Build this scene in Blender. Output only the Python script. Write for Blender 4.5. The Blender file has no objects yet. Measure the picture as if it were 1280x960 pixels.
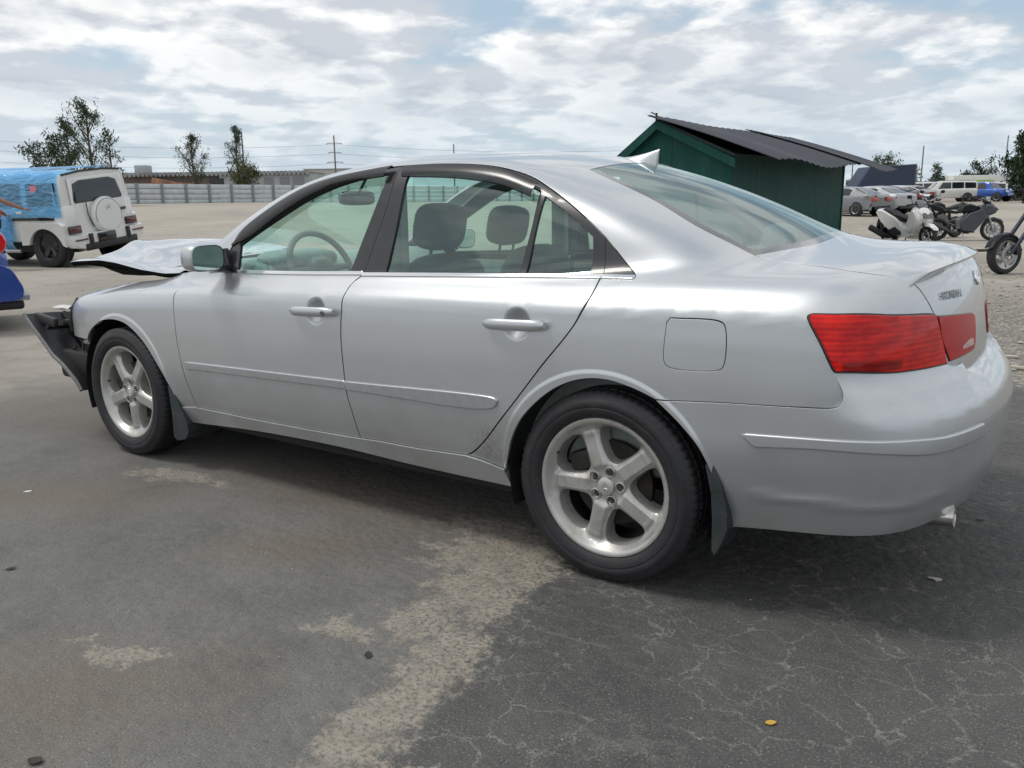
import bpy, bmesh, math, random
import numpy as np
from mathutils import Vector, Matrix
from mathutils.geometry import delaunay_2d_cdt
random.seed(7); RNG = np.random.default_rng(7)
R = math.radians
sc = bpy.context.scene
COL = sc.collection
# ------------------------------------------------------------------ camera
CAM_YAW, CAM_PITCH, CAM_ROLL = -.6049, -.2157, -.0132
cam_d = bpy.data.cameras.new('camera'); cam = bpy.data.objects.new('camera', cam_d); COL.objects.link(cam)
_f = Vector((math.sin(CAM_YAW) * math.cos(CAM_PITCH), math.cos(CAM_YAW) * math.cos(CAM_PITCH), math.sin(CAM_PITCH)))
_r = Vector((math.cos(CAM_YAW), -math.sin(CAM_YAW), 0)); _u = _r.cross(_f)
_r2 = _r * math.cos(CAM_ROLL) + _u * math.sin(CAM_ROLL); _u2 = -_r * math.sin(CAM_ROLL) + _u * math.cos(CAM_ROLL)
_m = Matrix((_r2, _u2, -_f)).transposed().to_4x4(); _m.translation = (1.2745, -3.2517, 1.2679)
cam.matrix_world = _m
cam_d.sensor_width = 36; cam_d.lens = 36 * 1064.55 / 1280; cam_d.clip_start = .05; cam_d.clip_end = 6000
sc.camera = cam
# ------------------------------------------------------------------ sky, sun, exposure
SUN_DIR = Vector((-.42, -.26, .87)).normalized()
wd = bpy.data.worlds.new('World'); sc.world = wd; wd.use_nodes = True
nt = wd.node_tree; nt.nodes.clear()
def N(t, kind, **kw):
    n = t.nodes.new(kind)
    for k, v in kw.items():
        if k == 'inp':
            for kk, vv in v.items(): n.inputs[kk].default_value = vv
        else: setattr(n, k, v)
    return n
def build_sky():
    L = nt.links.new
    sky = N(nt, 'ShaderNodeTexSky', sky_type='NISHITA', sun_disc=False, sun_elevation=math.asin(SUN_DIR.z),
            sun_rotation=math.atan2(SUN_DIR.x, SUN_DIR.y), air_density=1.0, dust_density=2.0, ozone_density=1.0)
    tc = N(nt, 'ShaderNodeTexCoord'); sep = N(nt, 'ShaderNodeSeparateXYZ'); L(tc.outputs['Generated'], sep.inputs[0])
    # a flat cloud deck seen in perspective: direction / height
    den = N(nt, 'ShaderNodeMath', operation='ADD', inp={1: .20}); L(sep.outputs['Z'], den.inputs[0])
    den2 = N(nt, 'ShaderNodeMath', operation='MAXIMUM', inp={1: .06}); L(den.outputs[0], den2.inputs[0])
    dv = N(nt, 'ShaderNodeVectorMath', operation='DIVIDE'); L(tc.outputs['Generated'], dv.inputs[0])
    cb = N(nt, 'ShaderNodeCombineXYZ', inp={2: 1.0}); L(den2.outputs[0], cb.inputs[0]); L(den2.outputs[0], cb.inputs[1]); L(cb.outputs[0], dv.inputs[1])
    mp = N(nt, 'ShaderNodeMapping', inp={'Location': (2.3, 1.7, 0), 'Rotation': (0, 0, R(28)), 'Scale': (1.0, 1.0, 0)}); L(dv.outputs[0], mp.inputs[0])
    def M(op, p, q=None, r=None):
        n = N(nt, 'ShaderNodeMath', operation=op)
        for i, v in enumerate((p, q, r)):
            if v is None: continue
            if isinstance(v, (int, float)): n.inputs[i].default_value = v
            else: L(v, n.inputs[i])
        return n.outputs[0]
    def density(shift):
        v = N(nt, 'ShaderNodeVectorMath', operation='ADD', inp={1: shift}); L(mp.outputs[0], v.inputs[0])
        n1 = N(nt, 'ShaderNodeTexNoise', noise_dimensions='2D', inp={'Scale': .62, 'Detail': 5.0, 'Roughness': .55, 'Distortion': .15}); L(v.outputs[0], n1.inputs[0])
        w = N(nt, 'ShaderNodeTexNoise', noise_dimensions='2D', inp={'Scale': 3.0, 'Detail': 5.0, 'Roughness': .6}); L(v.outputs[0], w.inputs[0])
        wc = N(nt, 'ShaderNodeVectorMath', operation='SCALE', inp={'Scale': .30}); L(w.outputs['Color'], wc.inputs[0]); wv = N(nt, 'ShaderNodeVectorMath', operation='ADD'); L(v.outputs[0], wv.inputs[0]); L(wc.outputs[0], wv.inputs[1])
        vo = N(nt, 'ShaderNodeTexVoronoi', feature='F1', voronoi_dimensions='2D', inp={'Scale': 2.0, 'Detail': 2.0, 'Roughness': .5}); L(wv.outputs[0], vo.inputs[0])
        f = N(nt, 'ShaderNodeTexNoise', noise_dimensions='2D', inp={'Scale': 7.0, 'Detail': 9.0, 'Roughness': .62}); L(v.outputs[0], f.inputs[0])
        d = M('MULTIPLY_ADD', vo.outputs['Distance'], -.30, n1.outputs[0]); return M('MULTIPLY_ADD', M('SUBTRACT', f.outputs[0], .5), .16, d)
    d0 = density((0, 0, 0)); d1 = density((-.10, -.065, 0))
    cov = N(nt, 'ShaderNodeMapRange', interpolation_type='SMOOTHSTEP', inp={1: .04, 2: .22, 3: 0.0, 4: 1.0}); L(d0, cov.inputs[0])
    # lit edges towards the sun, greyer thick undersides away from it
    lit = N(nt, 'ShaderNodeMapRange', inp={1: -.085, 2: .085, 3: 0.0, 4: 1.0}); L(M('SUBTRACT', d0, d1), lit.inputs[0])
    br = N(nt, 'ShaderNodeValToRGB'); L(lit.outputs[0], br.inputs[0]); e = br.color_ramp.elements
    e[0].position = .08; e[0].color = (5.0, 5.3, 5.75, 1); e[1].position = .86; e[1].color = (8.2, 8.25, 8.2, 1); mid = e.new(.48); mid.color = (6.5, 6.75, 7.0, 1)
    core = N(nt, 'ShaderNodeValToRGB'); L(d0, core.inputs[0]); c = core.color_ramp.elements
    c[0].position = .30; c[0].color = (1, 1, 1, 1); c[1].position = .50; c[1].color = (.78, .80, .83, 1)
    cm = N(nt, 'ShaderNodeMix', data_type='RGBA', blend_type='MULTIPLY', inp={0: 1.0}); L(br.outputs[0], cm.inputs[6]); L(core.outputs[0], cm.inputs[7])
    # pale haze towards the horizon
    hz = N(nt, 'ShaderNodeMapRange', interpolation_type='SMOOTHSTEP', inp={1: .0, 2: .20, 3: 1.0, 4: 0.0}); L(sep.outputs['Z'], hz.inputs[0])
    base = N(nt, 'ShaderNodeMix', data_type='RGBA', inp={0: .55, 7: (4.4, 5.5, 6.4, 1)}); L(sky.outputs[0], base.inputs[6])
    m1 = N(nt, 'ShaderNodeMix', data_type='RGBA'); L(cov.outputs[0], m1.inputs[0]); L(base.outputs[2], m1.inputs[6]); L(cm.outputs[2], m1.inputs[7])
    hzs = N(nt, 'ShaderNodeMath', operation='MULTIPLY', inp={1: .72}); L(hz.outputs[0], hzs.inputs[0])
    m2 = N(nt, 'ShaderNodeMix', data_type='RGBA', inp={7: (4.7, 5.6, 6.3, 1)}); L(hzs.outputs[0], m2.inputs[0]); L(m1.outputs[2], m2.inputs[6])
    bg = N(nt, 'ShaderNodeBackground', inp={1: .125}); L(m2.outputs[2], bg.inputs[0])
    out = N(nt, 'ShaderNodeOutputWorld'); L(bg.outputs[0], out.inputs[0])
build_sky()
sun_d = bpy.data.lights.new('sun', 'SUN'); sun = bpy.data.objects.new('sun', sun_d); COL.objects.link(sun)
sun_d.energy = 1.5; sun_d.angle = R(14); sun_d.color = (1, .96, .90)
sun.rotation_euler = SUN_DIR.to_track_quat('Z', 'Y').to_euler(); sun.location = (0, 0, 30)
sc.view_settings.view_transform = 'Standard'; sc.view_settings.look = 'None'; sc.view_settings.gamma = 1
sc.view_settings.use_curve_mapping = False; sc.view_settings.exposure = 0.0
sc.cycles.max_bounces = 10; sc.cycles.transparent_max_bounces = 16; sc.cycles.caustics_reflective = False; sc.cycles.caustics_refractive = False
# ------------------------------------------------------------------ site grid: lateral / depth axes of the yard
YO = Vector((1.2745, -3.2517)); YF = Vector((math.sin(CAM_YAW), math.cos(CAM_YAW))); YR = Vector((YF.y, -YF.x))
YROT = math.atan2(YR.y, YR.x)
def smooth(a, b, x):
    t = np.clip((np.asarray(x, float) - a) / (b - a), 0, 1); return t * t * (3 - 2 * t)
def ground_z(x, y):
    dx = np.asarray(x, float) - YO.x; dy = np.asarray(y, float) - YO.y
    d = dx * YF.x + dy * YF.y; lat = dx * YR.x + dy * YR.y
    s = np.clip(lat / np.maximum(d, 5), -.6, .6)
    rise = np.interp(s, [-.6, -.3, 0, .4, .6], [1.12, 1.12, .8, .34, .30])
    z = rise * smooth(24, 68, d)
    z = z - .07 * smooth(9, 18, d) * (1 - smooth(26, 36, d)) * smooth(.15, .4, s)
    return z
def yard(lat, d, dz=0.0):
    p = YO + YR * lat + YF * d
    return Vector((p.x, p.y, float(ground_z(p.x, p.y)) + dz))
def px(u, d): return (u - 637) / 1064.55 * (d * .977 + .2)      # metres to the side of the camera's axis at depth d
# ------------------------------------------------------------------ objects
def tag(o, label, cat, group=None):
    o['label'] = label; o['category'] = cat
    if group: o['group'] = group
    return o
def thing(name, label, cat, loc=(0, 0, 0), rz=0.0, group=None):
    o = bpy.data.objects.new(name, None); COL.objects.link(o); o.location = loc; o.rotation_euler = (0, 0, rz); o.empty_display_size = .2
    return tag(o, label, cat, group)
def link(name, me, mat, parent=None, loc=None):
    o = bpy.data.objects.new(name, me); COL.objects.link(o)
    if mat is not None and not me.materials: me.materials.append(mat)
    if parent is not None: o.parent = parent
    if loc is not None: o.location = loc
    return o
def copy_tree(o, parent=None):
    c = o.copy(); COL.objects.link(c)
    if parent is not None: c.parent = parent
    for ch in list(o.children): copy_tree(ch, c)
    return c
class MB:
    """collects shapes, then becomes one mesh object"""
    def __init__(s): s.v = []; s.f = []; s.sm = []
    def add(s, vs, fs, smooth=False):
        o = len(s.v); s.v += [tuple(map(float, p)) for p in vs]; s.f += [tuple(i + o for i in f) for f in fs]; s.sm += [smooth] * len(fs); return s
    def box(s, c, d, rot=None, bev=0.0):
        hx, hy, hz = d[0] / 2, d[1] / 2, d[2] / 2
        bm = bmesh.new(); bmesh.ops.create_cube(bm, size=1)
        for v in bm.verts: v.co = Vector((v.co.x * d[0], v.co.y * d[1], v.co.z * d[2]))
        if bev > 0: bmesh.ops.bevel(bm, geom=list(bm.edges), offset=min(bev, .49 * min(d)), segments=2, profile=.5, affect='EDGES')
        M = (rot.to_matrix() if hasattr(rot, 'to_matrix') else (Matrix(rot) if rot is not None else Matrix.Identity(3)))
        vs = [M @ v.co + Vector(c) for v in bm.verts]; bm.verts.index_update(); fs = [[v.index for v in f.verts] for f in bm.faces]
        bm.free(); return s.add(vs, fs, bev > 0)
    def tube(s, pts, r, n=10, caps=True, squash=None):
        pts = [Vector(p) for p in pts]; k = len(pts); rs = r if isinstance(r, (list, tuple)) else [r] * k
        vs = []; prev = None
        for i, p in enumerate(pts):
            t = (pts[min(i + 1, k - 1)] - pts[max(i - 1, 0)]).normalized()
            if prev is None:
                a = Vector((0, 0, 1)) if abs(t.z) < .9 else Vector((1, 0, 0)); x = t.cross(a).normalized()
            else: x = (prev - t * prev.dot(t)).normalized()
            prev = x; y = t.cross(x)
            for j in range(n):
                an = 2 * math.pi * j / n; q = p + (x * math.cos(an) + y * math.sin(an)) * rs[i]; vs.append(q)
        fs = [(i * n + j, i * n + (j + 1) % n, (i + 1) * n + (j + 1) % n, (i + 1) * n + j) for i in range(k - 1) for j in range(n)]
        s.add(vs, fs, True)
        if caps:
            s.add(vs[:n][::-1], [tuple(range(n))]); s.add(vs[-n:], [tuple(range(n))])
        return s
    def lathe(s, prof, n=32, axis='y', c=(0, 0, 0), closed=False, a0=0, a1=2 * math.pi, smooth=True):
        """prof: (radius, along) pairs turned about the axis"""
        vs = []; full = abs(a1 - a0 - 2 * math.pi) < 1e-6; m = n if full else n + 1
        for i in range(m):
            a = a0 + (a1 - a0) * i / n; ca, sa = math.cos(a), math.sin(a)
            for r_, h in prof:
                p = {'y': (r_ * ca, h, r_ * sa), 'x': (h, r_ * ca, r_ * sa), 'z': (r_ * ca, r_ * sa, h)}[axis]
                vs.append((p[0] + c[0], p[1] + c[1], p[2] + c[2]))
        k = len(prof); fs = []
        for i in range(n if full else n):
            i2 = (i + 1) % m
            for j in range(k if closed else k - 1):
                j2 = (j + 1) % k; fs.append((i * k + j, i2 * k + j, i2 * k + j2, i * k + j2))
        return s.add(vs, fs, smooth)
    def prism(s, outline, a, b, plane='xz', smooth=False):
        """outline in a plane, extruded from a to b along the third axis"""
        def P(q, h): return {'xz': (q[0], h, q[1]), 'xy': (q[0], q[1], h), 'yz': (h, q[0], q[1])}[plane]
        n = len(outline); vs = [P(q, a) for q in outline] + [P(q, b) for q in outline]
        fs = [tuple(range(n)), tuple(range(2 * n - 1, n - 1, -1))] + [(i, (i + 1) % n + 0, (i + 1) % n + n, i + n)[::-1] for i in range(n)]
        return s.add(vs, fs, smooth)
    def blob(s, c, d, e=1.0, n=20, rot=None, e2=None):
        """superellipsoid: e=1 ball, e<1 boxier"""
        e2 = e2 or e; vs = []; m = n // 2
        def p(v, k): return math.copysign(abs(v) ** k, v)
        M = (rot.to_matrix() if hasattr(rot, 'to_matrix') else rot) if rot is not None else Matrix.Identity(3)
        for i in range(m + 1):
            ph = -math.pi / 2 + math.pi * i / m
            for j in range(n):
                th = 2 * math.pi * j / n
                q = Vector((d[0] / 2 * p(math.cos(ph), e) * p(math.cos(th), e2), d[1] / 2 * p(math.cos(ph), e) * p(math.sin(th), e2), d[2] / 2 * p(math.sin(ph), e)))
                vs.append(M @ q + Vector(c))
        fs = [(i * n + j, i * n + (j + 1) % n, (i + 1) * n + (j + 1) % n, (i + 1) * n + j) for i in range(m) for j in range(n)]
        return s.add(vs, fs, True)
    def quad(s, a, b, c, d): return s.add([a, b, c, d], [(0, 1, 2, 3)])
    def grid(s, P, closed=False, smooth=True):
        n, m = len(P), len(P[0]); vs = [p for row in P for p in row]
        fs = [(i * m + j, (i + 1) * m + j, (i + 1) * m + (j + 1) % m, i * m + (j + 1) % m) for i in range(n - 1) for j in range(m if closed else m - 1)]
        return s.add(vs, fs, smooth)
    def mesh(s, name):
        me = bpy.data.meshes.new(name); me.from_pydata(s.v, [], s.f)
        bm = bmesh.new(); bm.from_mesh(me); bmesh.ops.remove_doubles(bm, verts=bm.verts, dist=1e-5)
        bm.to_mesh(me); bm.free()
        return me
    def build(s, name, mat, parent=None, loc=None, sharp=42, fix=True):
        me = bpy.data.meshes.new(name); me.from_pydata(s.v, [], s.f)
        me.polygons.foreach_set('use_smooth', s.sm); me.update()
        if fix:
            bm = bmesh.new(); bm.from_mesh(me); bmesh.ops.recalc_face_normals(bm, faces=bm.faces)
            for e in bm.edges:
                if len(e.link_faces) == 2 and e.calc_face_angle(0) > R(sharp): e.smooth = False
            bm.to_mesh(me); bm.free()
        return link(name, me, mat, parent, loc)
# ------------------------------------------------------------------ materials
MATS = {}
def mat(name, col, rough=.5, metal=0.0, coat=0.0, noise=0.0, nscale=8.0, bump=0.0, bscale=60.0, spec=.5, rvar=0.0, dirt=None, sheen=0.0, trans=0.0):
    if name in MATS: return MATS[name]
    m = bpy.data.materials.new(name); m.use_nodes = True; t = m.node_tree; b = t.nodes['Principled BSDF']; L = t.links.new
    b.inputs['Base Color'].default_value = (*col, 1); b.inputs['Roughness'].default_value = rough; b.inputs['Metallic'].default_value = metal
    b.inputs['Coat Weight'].default_value = coat; b.inputs['Coat Roughness'].default_value = .04; b.inputs['Specular IOR Level'].default_value = spec
    tc = N(t, 'ShaderNodeTexCoord')
    last = None
    if noise > 0:
        n = N(t, 'ShaderNodeTexNoise', inp={'Scale': nscale, 'Detail': 6.0, 'Roughness': .6}); L(tc.outputs['Object'], n.inputs[0])
        r = N(t, 'ShaderNodeMapRange', inp={1: .3, 2: .7, 3: 1 - noise, 4: 1 + noise}); L(n.outputs[0], r.inputs[0])
        x = N(t, 'ShaderNodeVectorMath', operation='SCALE', inp={0: col}); L(r.outputs[0], x.inputs['Scale']); last = x.outputs[0]
        if rvar:
            r2 = N(t, 'ShaderNodeMapRange', inp={1: .3, 2: .7, 3: rough - rvar, 4: rough + rvar}); L(n.outputs[0], r2.inputs[0]); L(r2.outputs[0], b.inputs['Roughness'])
    if dirt:
        n = N(t, 'ShaderNodeTexNoise', inp={'Scale': dirt[2], 'Detail': 8.0, 'Roughness': .7}); L(tc.outputs['Object'], n.inputs[0])
        r = N(t, 'ShaderNodeMapRange', inp={1: .5, 2: .75, 3: 0.0, 4: dirt[1]}); L(n.outputs[0], r.inputs[0])
        x = N(t, 'ShaderNodeMix', data_type='RGBA', inp={6: (*col, 1), 7: (*dirt[0], 1)}); L(r.outputs[0], x.inputs[0])
        if last: L(last, x.inputs[6])
        last = x.outputs[2]
    if last is not None: L(last, b.inputs['Base Color'])
    if bump > 0:
        n = N(t, 'ShaderNodeTexNoise', inp={'Scale': bscale, 'Detail': 4.0}); L(tc.outputs['Object'], n.inputs[0])
        bp = N(t, 'ShaderNodeBump', inp={'Strength': bump, 'Distance': .02}); L(n.outputs[0], bp.inputs['Height']); L(bp.outputs[0], b.inputs['Normal'])
    MATS[name] = m; return m
def glass_mat(name, tint, refl=1.0, rough=0.0, body=None, bodymix=0.0, ior=1.5):
    if name in MATS: return MATS[name]
    m = bpy.data.materials.new(name); m.use_nodes = True; t = m.node_tree; t.nodes.clear(); L = t.links.new
    o = N(t, 'ShaderNodeOutputMaterial'); tr = N(t, 'ShaderNodeBsdfTransparent', inp={0: (*tint, 1)})
    gl = N(t, 'ShaderNodeBsdfGlossy', inp={0: (refl[0], refl[1], refl[2], 1) if isinstance(refl, tuple) else (refl, refl, refl, 1), 1: rough}); fr = N(t, 'ShaderNodeFresnel'); ge = N(t, 'ShaderNodeNewGeometry'); ir = N(t, 'ShaderNodeMapRange', inp={1: 0.0, 2: 1.0, 3: ior, 4: 1 / ior}); L(ge.outputs['Backfacing'], ir.inputs[0]); L(ir.outputs[0], fr.inputs[0])   # a thin sheet: same reflection from both sides
    mx = N(t, 'ShaderNodeMixShader'); L(fr.outputs[0], mx.inputs[0]); L(gl.outputs[0], mx.inputs[2])
    src = tr.outputs[0]
    if body:
        df = N(t, 'ShaderNodeBsdfDiffuse', inp={0: (*body, 1)}); m2 = N(t, 'ShaderNodeMixShader', inp={0: bodymix})
        L(tr.outputs[0], m2.inputs[1]); L(df.outputs[0], m2.inputs[2]); src = m2.outputs[0]
    L(src, mx.inputs[1]); L(mx.outputs[0], o.inputs[0]); MATS[name] = m; return m
BLACK = mat('black_plastic', (.018, .018, .020), .45, noise=.2, nscale=30, bump=.05)
GLOSSB = mat('gloss_black', (.012, .012, .014), .12, coat=.5)
RUBBER = mat('tyre_rubber', (.019, .019, .022), .66, noise=.25, nscale=14, bump=.12, bscale=90, dirt=((.075, .068, .06), .35, 9))
CHROME = mat('bright_trim', (.78, .79, .80), .16, 1.0)
DARK = mat('dark_metal', (.05, .048, .045), .55, .6, noise=.3, nscale=20)
STEEL = mat('steel', (.42, .42, .42), .35, 1.0, noise=.15)
# ---------------------------------------------------------------- smooth body shape
def spline(xs, ys):
    """monotone-ish cubic (pchip) through the knots, linear outside"""
    xs = np.array(xs, float); ys = np.array(ys, float)
    h = np.diff(xs); d = np.diff(ys) / h
    m = np.zeros(len(xs)); m[0] = d[0]; m[-1] = d[-1]
    for i in range(1, len(xs) - 1):
        if d[i - 1] * d[i] > 0:
            w1 = 2 * h[i] + h[i - 1]; w2 = h[i] + 2 * h[i - 1]
            m[i] = (w1 + w2) / (w1 / d[i - 1] + w2 / d[i])
    def f(x):
        x = np.asarray(x, float)
        i = np.clip(np.searchsorted(xs, x) - 1, 0, len(xs) - 2)
        t = (x - xs[i]) / h[i]; tc = np.clip(t, 0, 1)
        y = ((1 + 2 * tc) * (1 - tc) ** 2 * ys[i] + tc * (1 - tc) ** 2 * h[i] * m[i]
             + tc * tc * (3 - 2 * tc) * ys[i + 1] + tc * tc * (tc - 1) * h[i] * m[i + 1])
        return y + np.where(t < 0, (x - xs[0]) * m[0], 0) + np.where(t > 1, (x - xs[-1]) * m[-1], 0)
    return f
def nspline(xs, ys):
    """natural cubic spline, linear outside"""
    xs = np.array(xs, float); ys = np.array(ys, float); n = len(xs); h = np.diff(xs)
    A = np.zeros((n, n)); b = np.zeros(n); A[0, 0] = A[-1, -1] = 1
    for i in range(1, n - 1):
        A[i, i - 1] = h[i - 1]; A[i, i] = 2 * (h[i - 1] + h[i]); A[i, i + 1] = h[i]
        b[i] = 6 * ((ys[i + 1] - ys[i]) / h[i] - (ys[i] - ys[i - 1]) / h[i - 1])
    M = np.linalg.solve(A, b)
    def f(x):
        x = np.asarray(x, float); xc = np.clip(x, xs[0], xs[-1])
        i = np.clip(np.searchsorted(xs, xc) - 1, 0, n - 2)
        a = xs[i + 1] - xc; c = xc - xs[i]; hh = h[i]
        y = (M[i] * a ** 3 + M[i + 1] * c ** 3) / (6 * hh) + (ys[i] / hh - M[i] * hh / 6) * a + (ys[i + 1] / hh - M[i + 1] * hh / 6) * c
        s0 = (ys[1] - ys[0]) / h[0] - h[0] * M[1] / 6; s1 = (ys[-1] - ys[-2]) / h[-1] + h[-1] * M[-2] / 6
        return y + np.where(x < xs[0], (x - xs[0]) * s0, 0) + np.where(x > xs[-1], (x - xs[-1]) * s1, 0)
    return f
def smax(a, b, k):
    h = np.maximum(k - np.abs(a - b), 0) / k
    return np.maximum(a, b) + h ** 3 * k / 6
def smin(a, b, k): return -smax(-a, -b, k)

side_s = spline([-.72, -.62, -.50, -.36, -.22, -.10, -.03, -.004, .012, .03, .08, .14, .22],
                [-.085, -.050, -.016, .000, -.001, -.007, -.0135, -.0165, -.0235, -.0345, -.070, -.115, -.19])
side_w = nspline([-3.6, -3.2, -2.73, -2.0, -1.0, 0, .4, .8, 1.15], [.76, .860, .902, .913, .917, .914, .902, .872, .825])
top_c = nspline([-3.7, -3.45, -3.1, -2.7, -2.3, -1.5, -.4, .1, .4, .7, .95, 1.2], [.75, .83, .908, .963, .985, 1.015, 1.06, 1.09, 1.10, 1.098, 1.09, 1.07])
rear_body = spline([.2, .45, .62, .70, .8, .9, 1.0, 1.1], [.93, .965, .975, .975, .965, .95, .93, .905])
rear_bump = spline([.18, .26, .36, .46, .56, .64, .715, .85], [.93, .995, 1.04, 1.062, 1.068, 1.056, 1.010, .957])
roof_c = nspline([-2.95, -2.67, -2.32, -1.92, -1.51, -1.1, -.75, -.42, -.1, .2, .48, .75], [.90, 1.01, 1.20, 1.37, 1.450, 1.468, 1.460, 1.426, 1.348, 1.241, 1.114, .98])
gh_z = nspline([.2, .6, .80, .90, 1.0, 1.2, 1.35, 1.5], [.42, .70, .80, .822, .800, .732, .668, .58])
gh_x = nspline([-2.6, -2.1, -1.6, -1.0, -.4, 0, .3, .6, .9], [-.10, -.035, -.008, 0, -.006, -.030, -.075, -.14, -.22])

def F(P, bumper=False):
    x = P[:, 0]; y = np.abs(P[:, 1]); z = P[:, 2]
    W = side_w(x) + side_s(z - .915 - .022 * x)
    top = top_c(x) - (.075 + .03 * np.clip(-1.6 - x, 0, 1)) * (y / .8) ** 2
    lower = smax(y - W, z - top, .10)
    rf = rear_body(z)
    if bumper:
        w_ = np.clip((.785 - z) / .075, 0, 1); w_ = w_ * w_ * (3 - 2 * w_); rf = rf + (rear_bump(z) - rf) * w_
    xr = rf - .17 * (y / .8) ** 2.4
    lower = smax(lower, x - xr, .20)
    if bumper:
        q_ = np.clip((y - .30) / .22, 0, 1); sh = .728 + .5 * q_ * q_ * (3 - 2 * q_) + .5 * np.clip((.78 - x) / .2, 0, 1) ** 2
        lower = smax(lower, z - sh, .09)
    xf = 3.66 - .30 * (y / .8) ** 2.2 - .35 * np.maximum(z - .70, 0) ** 1.2
    lower = smax(lower, -x - xf, .16)
    t = np.clip((x + 1.1) / .8, -1, 1)
    xe = x + np.where(t > 0, .42, .32) * y * y * t
    roof = roof_c(xe) - np.interp(x, [-1.8, -.6], [.085, .042]) * (y / .6) ** 2
    g = smax((y - gh_z(z) - gh_x(x)) * .9, (z - roof) * .85, .10)
    g = smax(g, x - .80, .05); g = smax(g, -x - 2.85, .05)
    return smin(lower, g, .09)
def grad(P, **k):
    e = 1e-4; g = np.zeros_like(P)
    for i in range(3):
        d = np.zeros(3); d[i] = e
        g[:, i] = (F(P + d, **k) - F(P - d, **k)) / (2 * e)
    return g / (np.linalg.norm(g, axis=1)[:, None] + 1e-12)
def cast(O, D, t0, t1, n=240, **k):
    """first crossing outside->inside of rays O + t D"""
    O = np.broadcast_to(O, D.shape) if np.ndim(O) == 1 else O
    ts = np.linspace(t0, t1, n); hit = np.full(len(D), np.nan); prev = F(O + D * ts[0], **k); done = np.zeros(len(D), bool)
    lo = np.full(len(D), t0); hi = np.full(len(D), np.nan)
    for a, b in zip(ts[:-1], ts[1:]):
        cur = F(O + D * b, **k); m = (~done) & (prev > 0) & (cur <= 0)
        lo[m] = a; hi[m] = b; done |= m; prev = cur
    ok = done
    for _ in range(30):
        mid = .5 * (lo + hi); v = F(O + D * np.where(np.isnan(mid), t0, mid)[:, None], **k)
        up = v > 0; lo = np.where(ok & up, mid, lo); hi = np.where(ok & ~up, mid, hi)
    t = np.where(ok, .5 * (lo + hi), np.nan)
    return O + D * t[:, None], ok
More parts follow.
